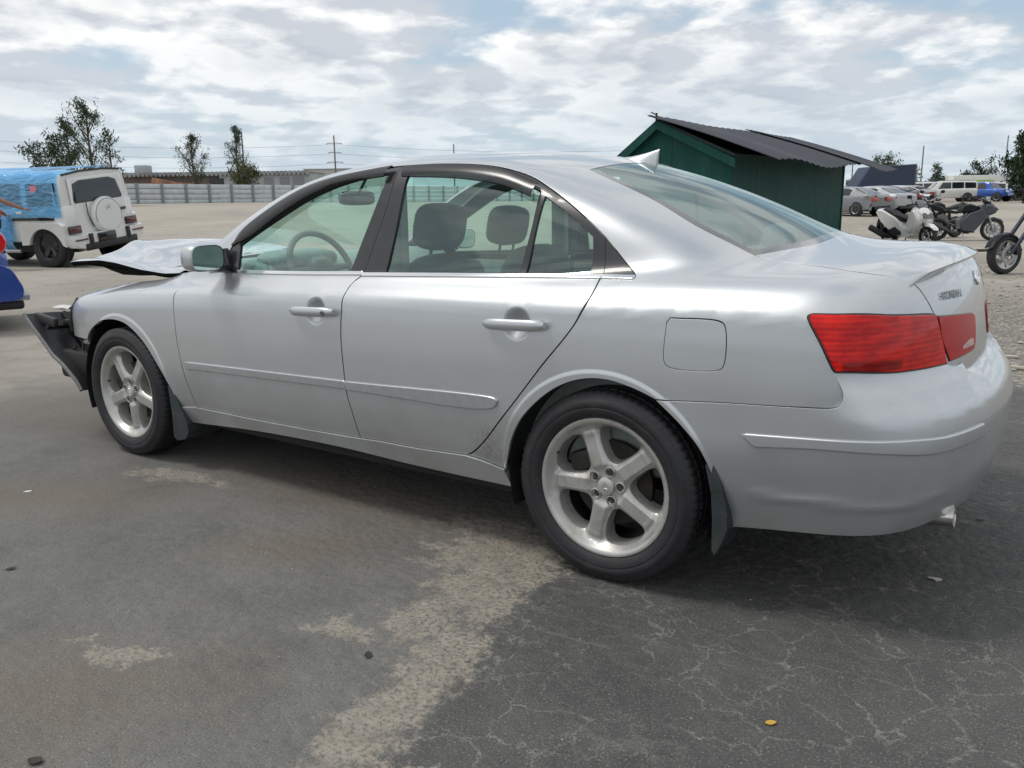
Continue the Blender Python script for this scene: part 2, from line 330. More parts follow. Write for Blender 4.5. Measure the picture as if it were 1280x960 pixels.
# seam, edge and trim lines on the body, metres from the rear axle
SEG = {
'fd': [(-2.247, -0.77, 0.936), (-2.33, -0.78, 0.903), (-2.283, -0.86, 0.867), (-2.252, -0.899, 0.813), (-2.25, -0.905, 0.75), (-2.237, -0.912, 0.602), (-2.204, -0.908, 0.452), (-2.166, -0.885, 0.321)],
'bs': [(-1.119, -0.814, 0.976), (-1.15, -0.838, 0.949), (-1.153, -0.877, 0.912), (-1.153, -0.903, 0.855), (-1.157, -0.911, 0.761), (-1.147, -0.917, 0.603), (-1.141, -0.917, 0.539), (-1.117, -0.906, 0.419), (-1.103, -0.886, 0.331)],
'rd': [(-0.064, -0.801, 1.01), (-0.062, -0.862, 0.961), (-0.096, -0.903, 0.876), (-0.227, -0.915, 0.713), (-0.35, -0.918, 0.561), (-0.473, -0.905, 0.418), (-0.529, -0.894, 0.368), (-0.563, -0.889, 0.349)],
'sill_f': [(-2.166, -0.885, 0.321), (-1.858, -0.884, 0.32), (-1.721, -0.884, 0.32), (-1.388, -0.884, 0.324), (-1.103, -0.886, 0.331)],
'sill_r': [(-1.103, -0.886, 0.331), (-0.998, -0.887, 0.336), (-0.811, -0.887, 0.338), (-0.563, -0.889, 0.349)],
'sill_q': [(-0.563, -0.889, 0.349), (-0.496, -0.886, 0.341), (-0.395, -0.879, 0.32)],
'sillbot': [(-2.248, -0.857, 0.233), (-1.748, -0.867, 0.264), (-1.244, -0.868, 0.273), (-0.835, -0.862, 0.261), (-0.38, -0.858, 0.257)],
'belt_f': [(-2.247, -0.77, 0.936), (-1.909, -0.799, 0.951), (-1.505, -0.813, 0.964), (-1.119, -0.814, 0.976)],
'belt_r': [(-1.119, -0.814, 0.976), (-0.546, -0.81, 0.995), (-0.064, -0.801, 1.01)],
'belt_q': [(-0.064, -0.801, 1.01), (-0.003, -0.8, 1.011), (0.054, -0.799, 1.012)],
'archR_q': [(-0.395, -0.879, 0.32), (-0.379, -0.891, 0.362), (-0.353, -0.907, 0.437), (-0.307, -0.916, 0.521), (-0.232, -0.918, 0.601), (-0.155, -0.916, 0.656), (-0.07, -0.914, 0.689), (0.02, -0.913, 0.697), (0.113, -0.911, 0.679), (0.19, -0.91, 0.653)],
'archR_b': [(0.19, -0.91, 0.653), (0.266, -0.908, 0.591), (0.324, -0.903, 0.528), (0.368, -0.892, 0.449), (0.406, -0.87, 0.36), (0.426, -0.838, 0.266)],
'archF': [(-3.085, -0.878, 0.556), (-3.035, -0.883, 0.611), (-2.928, -0.89, 0.666), (-2.797, -0.896, 0.692), (-2.677, -0.9, 0.685), (-2.595, -0.904, 0.656), (-2.511, -0.908, 0.604), (-2.43, -0.91, 0.526), (-2.353, -0.904, 0.423), (-2.309, -0.875, 0.288)],
'trimout_q': [(0.054, -0.799, 1.012), (0.052, -0.785, 1.021), (-0.014, -0.75, 1.071), (-0.088, -0.731, 1.138)],
'trimout_r': [(-0.088, -0.731, 1.138), (-0.171, -0.712, 1.197), (-0.254, -0.689, 1.25), (-0.342, -0.665, 1.298), (-0.432, -0.641, 1.339), (-0.545, -0.627, 1.37), (-0.678, -0.618, 1.389), (-0.854, -0.612, 1.398), (-1.069, -0.61, 1.397)],
'trimout_f': [(-1.069, -0.61, 1.397), (-1.208, -0.615, 1.389), (-1.425, -0.63, 1.362), (-1.601, -0.652, 1.319), (-1.767, -0.694, 1.236), (-1.943, -0.728, 1.131), (-1.98, -0.748, 1.078), (-2.011, -0.765, 1.024), (-2.009, -0.791, 0.95)],
'bpost': [(-1.069, -0.61, 1.397), (-1.065, -0.707, 1.264), (-1.122, -0.811, 0.982)],
'cpost': [(-0.088, -0.731, 1.138), (-0.06, -0.797, 1.012)],
'glassF': [(-1.914, -0.794, 0.961), (-1.929, -0.753, 1.075), (-1.709, -0.725, 1.188), (-1.49, -0.687, 1.291), (-1.304, -0.659, 1.346), (-1.139, -0.643, 1.371), (-1.102, -0.651, 1.364), (-1.125, -0.713, 1.249), (-1.197, -0.806, 0.989)],
'glassR': [(-1.007, -0.806, 0.994), (-0.997, -0.747, 1.158), (-1.005, -0.647, 1.37), (-0.811, -0.643, 1.374), (-0.621, -0.647, 1.363), (-0.471, -0.66, 1.331), (-0.371, -0.679, 1.29), (-0.373, -0.734, 1.177), (-0.39, -0.796, 1.014)],
'glassQ': [(-0.363, -0.797, 1.013), (-0.357, -0.738, 1.163), (-0.349, -0.688, 1.274), (-0.241, -0.711, 1.214), (-0.131, -0.735, 1.138), (-0.121, -0.752, 1.088), (-0.111, -0.788, 1.021)],
'rglass_side': [(-0.316, -0.432, 1.365), (-0.22, -0.467, 1.331), (-0.113, -0.49, 1.292), (-0.004, -0.512, 1.247), (0.162, -0.553, 1.167), (0.288, -0.554, 1.11), (0.365, -0.573, 1.079)],
'rglass_top': [(-0.316, -0.432, 1.365), (-0.306, -0.315, 1.382), (-0.286, -0.072, 1.397)],
'rglass_bot': [(0.365, -0.573, 1.079), (0.429, -0.446, 1.092), (0.482, -0.298, 1.104)],
'ditch': [(-0.541, -0.445, 1.413), (-0.48, -0.435, 1.404), (-0.387, -0.438, 1.383), (-0.316, -0.432, 1.365)],
'deckseam': [(0.365, -0.573, 1.079), (0.541, -0.607, 1.057), (0.713, -0.654, 1.043), (0.807, -0.579, 1.027)],
'trunkseam': [(0.807, -0.579, 1.027), (0.838, -0.561, 1.004), (0.863, -0.543, 0.969), (0.887, -0.516, 0.918)],
'lamp_top': [(0.887, -0.516, 0.918), (0.801, -0.729, 0.936), (0.698, -0.835, 0.943), (0.631, -0.857, 0.942)],
'lamp_side': [(0.631, -0.857, 0.942), (0.62, -0.861, 0.937), (0.621, -0.864, 0.928), (0.661, -0.869, 0.863), (0.699, -0.863, 0.79), (0.705, -0.861, 0.785)],
'lamp_bot': [(0.705, -0.861, 0.785), (0.818, -0.753, 0.777), (0.877, -0.618, 0.77), (0.909, -0.52, 0.767), (0.923, -0.468, 0.766)],
'lamp_in': [(0.923, -0.468, 0.766), (0.907, -0.491, 0.84), (0.887, -0.516, 0.918)],
'lampB_top': [(0.891, -0.502, 0.913), (0.924, -0.361, 0.903), (0.946, -0.19, 0.89)],
'lampB_in': [(0.946, -0.19, 0.89), (0.951, -0.151, 0.874), (0.963, -0.17, 0.786), (0.963, -0.192, 0.771)],
'lampB_bot': [(0.963, -0.192, 0.771), (0.949, -0.326, 0.77), (0.928, -0.444, 0.769)],
'trunkseam2': [(0.923, -0.468, 0.766), (0.932, -0.447, 0.722), (0.95, -0.361, 0.64)],
'trunkbot': [(0.95, -0.361, 0.64), (0.968, -0.217, 0.642), (0.975, -0.037, 0.644)],
'bseam': [(0.705, -0.861, 0.785), (0.727, -0.854, 0.74), (0.731, -0.853, 0.724), (0.728, -0.856, 0.701), (0.716, -0.863, 0.689), (0.699, -0.87, 0.685), (0.597, -0.89, 0.68), (0.393, -0.903, 0.669), (0.19, -0.91, 0.653)],
'fuel': [(0.224, -0.891, 0.908), (0.377, -0.886, 0.907), (0.393, -0.888, 0.895), (0.399, -0.897, 0.786), (0.388, -0.898, 0.768), (0.229, -0.905, 0.761), (0.213, -0.904, 0.776), (0.213, -0.894, 0.894)],
'mold_f': [(-2.184, -0.913, 0.539), (-1.139, -0.917, 0.565), (-1.141, -0.917, 0.539), (-2.177, -0.912, 0.513)],
'mold_r': [(-1.132, -0.917, 0.564), (-0.424, -0.919, 0.587), (-0.403, -0.919, 0.582), (-0.414, -0.918, 0.559), (-1.135, -0.917, 0.536)],
'visF_low': [(-1.948, -0.757, 1.061), (-1.822, -0.748, 1.109), (-1.682, -0.726, 1.189), (-1.485, -0.693, 1.281), (-1.325, -0.676, 1.321), (-1.103, -0.67, 1.339)],
'visF_top': [(-1.954, -0.752, 1.075), (-1.921, -0.733, 1.128), (-1.758, -0.702, 1.226), (-1.582, -0.669, 1.305), (-1.406, -0.65, 1.348), (-1.189, -0.636, 1.375), (-1.092, -0.628, 1.385)],
'visR_low': [(-1.009, -0.672, 1.337), (-0.708, -0.68, 1.322), (-0.521, -0.689, 1.295), (-0.389, -0.703, 1.255)],
'visR_top': [(-1.025, -0.633, 1.383), (-0.84, -0.631, 1.385), (-0.665, -0.636, 1.376), (-0.533, -0.645, 1.355), (-0.385, -0.667, 1.307)],
'handleF': [(-1.3, -0.906, 0.827)],
'handleR': [(-0.317, -0.908, 0.853)],
'mirror': [(-2.186, -0.75, 1)],
'blamp': [(0.707, -0.872, 0.788), (0.76, -0.779, 0.775), (0.811, -0.716, 0.77), (0.877, -0.616, 0.77), (0.894, -0.241, 0.725)],
'bts': [(0.894, -0.241, 0.725), (0.949, -0.586, 0.749), (0.974, -0.575, 0.686)],
'btb': [(0.974, -0.575, 0.686), (0.995, -0.492, 0.698), (1.007, -0.383, 0.711)],
'bseamB': [(0.707, -0.872, 0.788), (0.731, -0.871, 0.743), (0.735, -0.872, 0.728), (0.732, -0.874, 0.706), (0.719, -0.877, 0.692), (0.701, -0.881, 0.687), (0.597, -0.89, 0.68), (0.393, -0.903, 0.669), (0.19, -0.91, 0.653)],
'bmold': [(0.466, -0.899, 0.583), (0.667, -0.886, 0.594), (0.894, -0.783, 0.599), (0.964, -0.648, 0.588), (1.03, -0.423, 0.584), (1.038, -0.39, 0.552), (0.966, -0.646, 0.553), (0.92, -0.747, 0.56), (0.845, -0.834, 0.572), (0.669, -0.885, 0.571), (0.503, -0.896, 0.555)],
'bbot': [(0.426, -0.838, 0.266), (0.532, -0.84, 0.292), (0.795, -0.817, 0.344), (0.915, -0.684, 0.34), (1, -0.353, 0.316)],
'bcrease': [(0.453, -0.87, 0.373), (0.841, -0.814, 0.407)],
'exhaust': [(0.965, -0.52, 0.319)],
}
# ================================================================== the silver sedan
WHEELS = [(0.0, .328), (-2.73, .328)]
CUPS = [(-1.30, .835), (-.325, .853)]
F_smooth = F
def F(P, bumper=False):
    """smooth body plus wheel-arch lips, handle cups and small dents"""
    f = F_smooth(P, bumper=bumper); x = P[:, 0]; y = np.abs(P[:, 1]); z = P[:, 2]
    near = smooth(.55, .70, y)
    for cx, cz in WHEELS:
        r = np.hypot(x - cx, z - cz); s = smooth(.412, .398, r) if False else 1 - smooth(.388, .404, r)
        f = f - .0045 * s * near * smooth(.24, .34, z)
    for cx, cz in CUPS:
        q = ((x - cx) / .056) ** 2 + ((z - cz) / .058) ** 2
        f = f + .022 * np.clip(1 - q, 0, 1) ** 1.4 * near
    # a soft crease low on the bumper and a shallow dent in the rear door
    f = f - .005 * np.exp(-((z - .395 - .03 * (x - .45)) / .016) ** 2) * smooth(.46, .52, x) * near * (1.0 if bumper else 0.0)
    return f
def crom(pts, step=.012):
    """smooth curve through the points, resampled"""
    p = np.array(pts, float)
    if len(p) == 2:
        n = max(2, int(np.linalg.norm(p[1] - p[0]) / step) + 1); t = np.linspace(0, 1, n)[:, None]; return p[0] * (1 - t) + p[1] * t
    q = np.vstack([2 * p[0] - p[1], p, 2 * p[-1] - p[-2]]); out = []
    for i in range(1, len(q) - 2):
        a, b, c, d = q[i - 1:i + 3]; ta, tb, tc = [max(np.linalg.norm(v), 1e-4) ** .5 for v in (b - a, c - b, d - c)]
        n = max(2, int(np.linalg.norm(c - b) / step) + 1)
        for k in range(n):
            t = ta + tb * k / n; t0, t1, t2, t3 = 0, ta, ta + tb, ta + tb + tc
            A1 = (t1 - t) / (t1 - t0) * a + (t - t0) / (t1 - t0) * b; A2 = (t2 - t) / (t2 - t1) * b + (t - t1) / (t2 - t1) * c; A3 = (t3 - t) / (t3 - t2) * c + (t - t2) / (t3 - t2) * d
            B1 = (t2 - t) / (t2 - t0) * A1 + (t - t0) / (t2 - t0) * A2; B2 = (t3 - t) / (t3 - t1) * A2 + (t - t1) / (t3 - t1) * A3
            out.append((t2 - t) / (t2 - t1) * B1 + (t - t1) / (t2 - t1) * B2)
    out.append(q[-2]); return np.array(out)
def outl(*parts, step=.012):
    """closed outline made of named seams ('-name' runs backwards) and point lists; each is smooth, joints are corners"""
    segs = []
    for p in parts:
        s = SEG[p.lstrip('-')] if isinstance(p, str) else p
        segs.append([tuple(q) for q in (s[::-1] if isinstance(p, str) and p[0] == '-' else s)])
    out = []
    for i, s in enumerate(segs):
        c = crom(s, step) if len(s) > 1 else np.array(s, float)
        if out and np.linalg.norm(out[-1] - c[0]) > .02: out += list(crom([out[-1], c[0]], step)[1:-1])
        for q in c:
            if not out or np.linalg.norm(out[-1] - q) > .003: out.append(q)
    if np.linalg.norm(out[-1] - out[0]) > .02: out += list(crom([out[-1], out[0]], step)[1:-1])
    elif np.linalg.norm(out[-1] - out[0]) < .003: out.pop()
    return np.array(out)
def onto(pts, D, **k):
    P = np.array(pts, float); D = np.array(D, float) / np.linalg.norm(D)
    H, ok = cast(P - D * 1.2, np.tile(D, (len(P), 1)), 0, 2.4, 300, **k)
    H[~ok] = P[~ok]; return H
def on_top(xy): return [tuple(p) for p in onto([(x, y, 1.1) for x, y in xy], (0, 0, -1))]
def inside(poly, q):
    x, y = q[:, 0][:, None], q[:, 1][:, None]; a = poly; b = np.roll(poly, -1, 0)
    c = ((a[:, 1] > y) != (b[:, 1] > y)) & (x < (b[:, 0] - a[:, 0]) * (y - a[:, 1]) / (b[:, 1] - a[:, 1] + 1e-15) + a[:, 0])
    return c.sum(1) % 2 == 1
def dist_poly(poly, q):
    a = poly; b = np.roll(poly, -1, 0); d = b - a; L2 = (d * d).sum(1) + 1e-15; out = np.full(len(q), 9.)
    for i in range(0, len(q), 400):
        w = q[i:i + 400, None, :] - a[None]; t = np.clip((w * d).sum(2) / L2, 0, 1); out[i:i + 400] = np.linalg.norm(w - t[..., None] * d, axis=2).min(1)
    return out
def shrink(p2, g):
    a = np.roll(p2, 1, 0); b = np.roll(p2, -1, 0); t = b - a; t /= np.linalg.norm(t, axis=1)[:, None] + 1e-12
    area = (p2[:, 0] * np.roll(p2[:, 1], -1) - np.roll(p2[:, 0], -1) * p2[:, 1]).sum()
    n = np.c_[-t[:, 1], t[:, 0]] * (1 if area > 0 else -1); return p2 + n * g
def panel(name, outline, D, mt, parent, gap=.002, holes=(), off=0.0, spacing=.03, flange=.014, both=True, bumper=False, hgap=.002, sym=False, label=None, rnd=.0008, arch=False):
    """a sheet of the body inside an outline: its own surface, rounded edge and turned-in flange; both = also the mirrored one on the far side"""
    D = np.array(D, float); D /= np.linalg.norm(D)
    e1 = np.cross(D, (0, 0, 1) if abs(D[2]) < .9 else (0, 1, 0)); e1 /= np.linalg.norm(e1); e2 = np.cross(e1, D)
    def to2(P): P = np.asarray(P); return np.c_[P @ e1, P @ e2]
    outline = np.asarray(outline, float); l0 = shrink(to2(outline), gap)
    if sym: cl = np.abs(outline[:, 1]) < .002; l0[cl] = to2(outline)[cl]
    loops = [l0] + [shrink(to2(h), -hgap) for h in holes]
    lo, hi = loops[0].min(0), loops[0].max(0)
    gx = np.arange(lo[0], hi[0], spacing); gy = np.arange(lo[1], hi[1], spacing * .866); X, Y = np.meshgrid(gx, gy); X = X + (np.arange(len(gy)) % 2)[:, None] * spacing / 2
    g = np.c_[X.ravel(), Y.ravel()]; g = g[inside(loops[0], g)]
    keep = np.ones(len(g), bool)
    for l in loops: keep &= dist_poly(l, g) > spacing * .45
    for l in loops[1:]: keep &= ~inside(l, g)
    g = g[keep]
    # finer points round the handle cups
    if 'door' in name:
        for cx, cz in CUPS:
            c2 = to2(np.array([[cx, -.905, cz]]))[0]; aa, rr = np.meshgrid(np.arange(0, 2 * math.pi, .26), np.arange(.006, .072, .0055))
            f_ = np.c_[c2[0] + rr.ravel() * np.cos(aa.ravel()), c2[1] + rr.ravel() * np.sin(aa.ravel())]
            if inside(loops[0], c2[None])[0]: g = g[np.linalg.norm(g - c2, axis=1) > .08]; g = np.vstack([g, f_])
    for cx, cz in (WHEELS if arch else ()):
        q = [[cx + r * math.cos(a), -.9, cz + r * math.sin(a)] for r in (.378, .386, .392, .398, .404, .412) for a in np.arange(-.2, math.pi + .2, .022)]
        H_ = onto(q, SIDE); q2 = to2(H_); ok_ = inside(loops[0], q2) & (dist_poly(loops[0], q2) > .003)
        for l in loops[1:]: ok_ &= ~inside(l, q2)
        if ok_.any():
            Hg, _h = cast(g[:, :1] * e1 + g[:, 1:] * e2 + D * (float((np.asarray(outline) @ D).mean()) - .9), np.tile(D, (len(g), 1)), 0, 1.8, 60)
            rr_ = np.hypot(Hg[:, 0] - cx, Hg[:, 2] - cz); near_ = (rr_ > .370) & (rr_ < .418) & (Hg[:, 1] < -.6); g = np.vstack([g[~near_], q2[ok_]])
    allp = np.vstack(loops + [g]); edges = []; o = 0; rng = []
    for l in loops:
        n = len(l); edges += [(o + i, o + (i + 1) % n) for i in range(n)]; rng.append((o, n)); o += n
    vs, es, fs, ov, oe, of = delaunay_2d_cdt([Vector(p) for p in allp], edges, [], 0, 1e-6)
    v2 = np.array([tuple(v) for v in vs]); fs = [f for f in fs if len(f) == 3]
    cen = np.array([v2[list(f)].mean(0) for f in fs]); ok = inside(loops[0], cen)
    for l in loops[1:]: ok &= ~inside(l, cen)
    fs = [f for f, k in zip(fs, ok) if k]
    w0 = float((np.asarray(outline) @ D).mean()) - .9
    O = v2[:, :1] * e1 + v2[:, 1:] * e2 + D * w0
    H, hit = cast(O, np.tile(D, (len(O), 1)), 0, 1.8, 100, bumper=bumper)
    if (~hit).any():                                   # a point just off the silhouette takes its nearest hit neighbour's depth
        good = np.where(hit)[0]
        for i in np.where(~hit)[0]:
            j = good[np.argmin(((v2[good] - v2[i]) ** 2).sum(1))]; H[i] = O[i] + D * ((H[j] - O[j]) @ D)
    Nn = grad(H, bumper=bumper); H = H + Nn * off
    # orientation
    out_f = []
    for f in fs:
        a, b, c = H[list(f)]; n = np.cross(b - a, c - a)
        out_f.append(tuple(f) if n @ Nn[f[0]] > 0 else tuple(f[::-1]))
    V = list(H); NV = list(Nn); nb = {}
    for f in out_f:
        for i in range(3): nb[(f[i], f[(i + 1) % 3])] = nb.get((f[i], f[(i + 1) % 3]), 0) + 1
    rim = [e for e in nb if (e[1], e[0]) not in nb and not (sym and abs(H[e[0]][1]) < .006 and abs(H[e[1]][1]) < .006)]
    if flange > 0:
        tang = {}
        for a, b in rim:
            t = H[b] - H[a]; t = t / (np.linalg.norm(t) + 1e-12); tang.setdefault(a, np.zeros(3)); tang.setdefault(b, np.zeros(3)); tang[a] = tang[a] + t; tang[b] = tang[b] + t
        m1 = {}; m2 = {}; m3 = {}
        for i, t in tang.items():
            t = t / (np.linalg.norm(t) + 1e-12); o_ = np.cross(t, Nn[i]); o_ /= np.linalg.norm(o_) + 1e-12
            for m, dd, dn, no in ((m1, rnd * .7, -rnd * .3, Nn[i] + o_), (m2, rnd, -rnd, o_), (m3, rnd, -flange, o_)):
                m[i] = len(V); V.append(H[i] + o_ * dd + Nn[i] * dn); NV.append(no / np.linalg.norm(no))
        for a, b in rim:
            for p, q in ((lambda k: k, m1.get), (m1.get, m2.get), (m2.get, m3.get)):
                out_f.append((p(b), p(a), q(a), q(b)))
    V = np.array(V); NV = np.array(NV); res = []
    def make(V, NV, FF):
        me = bpy.data.meshes.new(name); me.from_pydata([tuple(p) for p in V], [], FF)
        me.polygons.foreach_set('use_smooth', [True] * len(me.polygons)); me.normals_split_custom_set_from_vertices([tuple(n) for n in NV]); me.update()
        o = link(name, me, mt, parent, CAR_OFF)
        if label: o['label'] = label
        return o
    if sym:                                            # one piece across the centre line
        n = len(V); mV = V * [1, -1, 1]; mN = NV * [1, -1, 1]
        V[np.abs(V[:, 1]) < .004, 1] = 0; mV[np.abs(mV[:, 1]) < .004, 1] = 0
        return [make(np.vstack([V, mV]), np.vstack([NV, mN]), out_f + [tuple(i + n for i in f[::-1]) for f in out_f])]
    res.append(make(V, NV, out_f))
    if both: res.append(make(V * [1, -1, 1], NV * [1, -1, 1], [f[::-1] for f in out_f]))
    return res
def mir(mb):
    m = MB(); m.v = [(x, -y, z) for x, y, z in mb.v]; m.f = [f[::-1] for f in mb.f]; m.sm = list(mb.sm); return m

def paint_mat(name, col, metal=.82, rough=.36, dirt=True):
    if name in MATS: return MATS[name]
    m = bpy.data.materials.new(name); m.use_nodes = True; t = m.node_tree; b = t.nodes['Principled BSDF']; L = t.links.new
    tc = N(t, 'ShaderNodeTexCoord')
    b.inputs['Metallic'].default_value = metal; b.inputs['Coat Weight'].default_value = .9; b.inputs['Coat Roughness'].default_value = .03; b.inputs['Coat IOR'].default_value = 1.45
    n = N(t, 'ShaderNodeTexNoise', inp={'Scale': 3.2, 'Detail': 7.0, 'Roughness': .62}); L(tc.outputs['Object'], n.inputs[0])
    fl = N(t, 'ShaderNodeTexNoise', inp={'Scale': 900.0, 'Detail': 1.0}); L(tc.outputs['Object'], fl.inputs[0])
    r = N(t, 'ShaderNodeMapRange', inp={1: .35, 2: .7, 3: rough - .03, 4: rough + .08}); L(n.outputs[0], r.inputs[0]); L(r.outputs[0], b.inputs['Roughness'])
    f1 = N(t, 'ShaderNodeMapRange', inp={1: .3, 2: .7, 3: .93, 4: 1.05}); L(fl.outputs[0], f1.inputs[0])
    x = N(t, 'ShaderNodeVectorMath', operation='SCALE', inp={0: col}); L(f1.outputs[0], x.inputs['Scale']); last = x.outputs[0]
    if dirt:                                           # road dust that hangs on the low panels
        sep = N(t, 'ShaderNodeSeparateXYZ'); L(tc.outputs['Object'], sep.inputs[0])
        h = N(t, 'ShaderNodeMapRange', inp={1: .22, 2: .62, 3: .38, 4: .03}); L(sep.outputs['Z'], h.inputs[0])
        d = N(t, 'ShaderNodeTexNoise', inp={'Scale': 5.0, 'Detail': 5.0, 'Roughness': .55}); L(tc.outputs['Object'], d.inputs[0])
        dr = N(t, 'ShaderNodeMapRange', inp={1: .38, 2: .72, 3: 0.0, 4: 1.0}); L(d.outputs[0], dr.inputs[0])
        mu = N(t, 'ShaderNodeMath', operation='MULTIPLY'); L(h.outputs[0], mu.inputs[0]); L(dr.outputs[0], mu.inputs[1])
        mx = N(t, 'ShaderNodeMix', data_type='RGBA', inp={7: (.27, .24, .20, 1)}); L(mu.outputs[0], mx.inputs[0]); L(last, mx.inputs[6]); last = mx.outputs[2]
    if dirt:                                           # rubbed dirt where the rear door meets the wheel arch
        sb = N(t, 'ShaderNodeVectorMath', operation='DISTANCE', inp={1: (-.455, -.90, .405)}); L(tc.outputs['Object'], sb.inputs[0])
        sn = N(t, 'ShaderNodeTexNoise', inp={'Scale': 46.0, 'Detail': 7.0, 'Roughness': .7}); L(tc.outputs['Object'], sn.inputs[0])
        sa = N(t, 'ShaderNodeMapRange', inp={1: .03, 2: .095, 3: .62, 4: .0}); L(sb.outputs['Value'], sa.inputs[0]); sc_ = N(t, 'ShaderNodeMapRange', inp={1: .42, 2: .60, 3: 0.0, 4: 1.0}); L(sn.outputs[0], sc_.inputs[0])
        sm_ = N(t, 'ShaderNodeMath', operation='MULTIPLY'); L(sa.outputs[0], sm_.inputs[0]); L(sc_.outputs[0], sm_.inputs[1])
        sx = N(t, 'ShaderNodeMix', data_type='RGBA', inp={7: (.085, .055, .038, 1)}); L(sm_.outputs[0], sx.inputs[0]); L(last, sx.inputs[6]); last = sx.outputs[2]
        mi = N(t, 'ShaderNodeMath', operation='MULTIPLY_ADD', inp={1: -metal, 2: metal}); L(sm_.outputs[0], mi.inputs[0]); L(mi.outputs[0], b.inputs['Metallic'])
    L(last, b.inputs['Base Color'])
    # orange peel
    op = N(t, 'ShaderNodeTexNoise', inp={'Scale': 55.0, 'Detail': 2.0}); L(tc.outputs['Object'], op.inputs[0])
    bp = N(t, 'ShaderNodeBump', inp={'Strength': .004, 'Distance': .004}); L(op.outputs[0], bp.inputs['Height']); L(bp.outputs[0], b.inputs['Coat Normal'])
    MATS[name] = m; return m
PAINT = paint_mat('silver_paint', (.553, .574, .590), metal=.68, rough=.365)
GLASS = glass_mat('green_tinted_glass', (.77, .95, .885), ior=2.05, refl=(.85, 1.0, .96))
FILMGLASS = glass_mat('rear_glass', (.78, .95, .91), ior=3.3, refl=(.86, .98, .97))
SMOKE = glass_mat('smoked_visor', (.10, .095, .10), ior=1.5, body=(.03, .028, .03), bodymix=.35, rough=.22)
CAR_OFF = (1.3, 0, 0)
car = thing('sedan', 'silver four-door sedan with crumpled raised hood and torn-off front bumper, on the asphalt', 'car', (-1.3, 0, 0))
def cb(mb, name, mt, parent=car, loc=CAR_OFF, **k): return mb.build(name, mt, parent, loc, **k)
def sub(mb, name, mt, parent, **k):                    # a piece of a part, same coordinates
    return mb.build(name, mt, parent, None, **k)
SIDE = (0, 1, 0)
FD = [(-2.16, -.785, .955), (-2.225, -.835, .925), (-2.262, -.872, .87), (-2.255, -.90, .81), (-2.25, -.91, .75), (-2.235, -.913, .60), (-2.20, -.905, .45), (-2.165, -.89, .32)]
BELTF = [(-2.16, -.785, .955), (-1.91, -.80, .957), (-1.50, -.81, .966), (-1.12, -.81, .98)]
# --- doors, wings, quarter panels
front_door = panel('front_door', outl(FD[::-1], BELTF, 'bs', '-sill_f'), (0, .97, -.2), PAINT, car, gap=.0035)
rear_door = panel('rear_door', outl('-bs', 'belt_r', 'rd', '-sill_r'), (0, .97, -.2), PAINT, car, gap=.0035)
panel('door_seam_backing', outl([(-2.36, -.86, .905), (-1.2, -.88, .915), (.02, -.87, .94)], [(.02, -.87, .94), (-.14, -.91, .72), (-.45, -.90, .47), (-.56, -.89, .37)], [(-.56, -.89, .34), (-1.2, -.89, .33), (-2.26, -.88, .33)], [(-2.26, -.88, .33), (-2.37, -.9, .6), (-2.36, -.86, .905)]), (0, .97, -.2), BLACK, car, off=-.017, gap=0, flange=0, spacing=.05)  # unseen black sheet added behind the doors to keep light out of the seams
wing_top = on_top([(-3.32, -.665), (-3.15, -.705), (-2.9, -.715), (-2.6, -.715), (-2.42, -.72)])
fender = panel('front_fender', outl(FD, '-archF', [(-3.07, -.88, .565), (-3.30, -.82, .562), (-3.375, -.76, .562)], [(-3.375, -.76, .562), (-3.36, -.76, .66), (-3.33, -.72, .745), tuple(wing_top[0])], wing_top, [wing_top[-1], FD[0]]), (.25, .85, -.45), PAINT, car, arch=True, gap=.003, spacing=.026)
SILLTOP = outl
panel('sill', outl([(-2.33, -.88, .30), (-2.165, -.89, .32)], 'sill_f', 'sill_r', 'sill_q', [(-.40, -.88, .32), (-.38, -.86, .26)], '-sillbot', [(-2.25, -.86, .23), (-2.33, -.88, .30)]), SIDE, PAINT, car, off=.007, gap=.0, flange=.03)
apil = on_top([(-2.30, -.735), (-2.05, -.685), (-1.8, -.625), (-1.58, -.575), (-1.42, -.545)])
rail = [(-1.42, -.53), (-1.1, -.515), (-.8, -.505)]
quarter_outline = outl('-rd', [(-.06, -.80, 1.01), (-.0, -.80, 1.015), (.05, -.80, 1.013)], 'trimout_q', 'trimout_r', 'trimout_f', [(-2.01, -.79, .95), (-2.16, -.785, .955), (-2.30, -.742, .965)],
    apil, on_top(rail) + SEG['ditch'][1:], 'rglass_side', SEG['deckseam'][:3] + [(.81, -.60, 1.035)], [(.81, -.60, 1.035)] + SEG['trunkseam'][1:], 'lamp_top', 'lamp_side', 'bseam', '-archR_q', '-sill_q')
quarter = panel('quarter_panel', quarter_outline, (-.40, .80, -.45), PAINT, car, holes=[outl(SEG['fuel'], [SEG['fuel'][-1], SEG['fuel'][0]], step=.006)], hgap=.0018, spacing=.026, arch=True, gap=.003)
panel('fuel_door', outl(SEG['fuel'], [SEG['fuel'][-1], SEG['fuel'][0]], step=.006), SIDE, PAINT, car, gap=.0018, both=False, spacing=.02)
panel('fuel_gap_backing', outl(SEG['fuel'], [SEG['fuel'][-1], SEG['fuel'][0]], step=.006), SIDE, mat('unlit_black', (.006, .006, .006), .9, spec=.1), car, gap=-.012, off=-.010, flange=0, both=False, spacing=.03)  # black backing added behind the fuel door so its gap reads dark
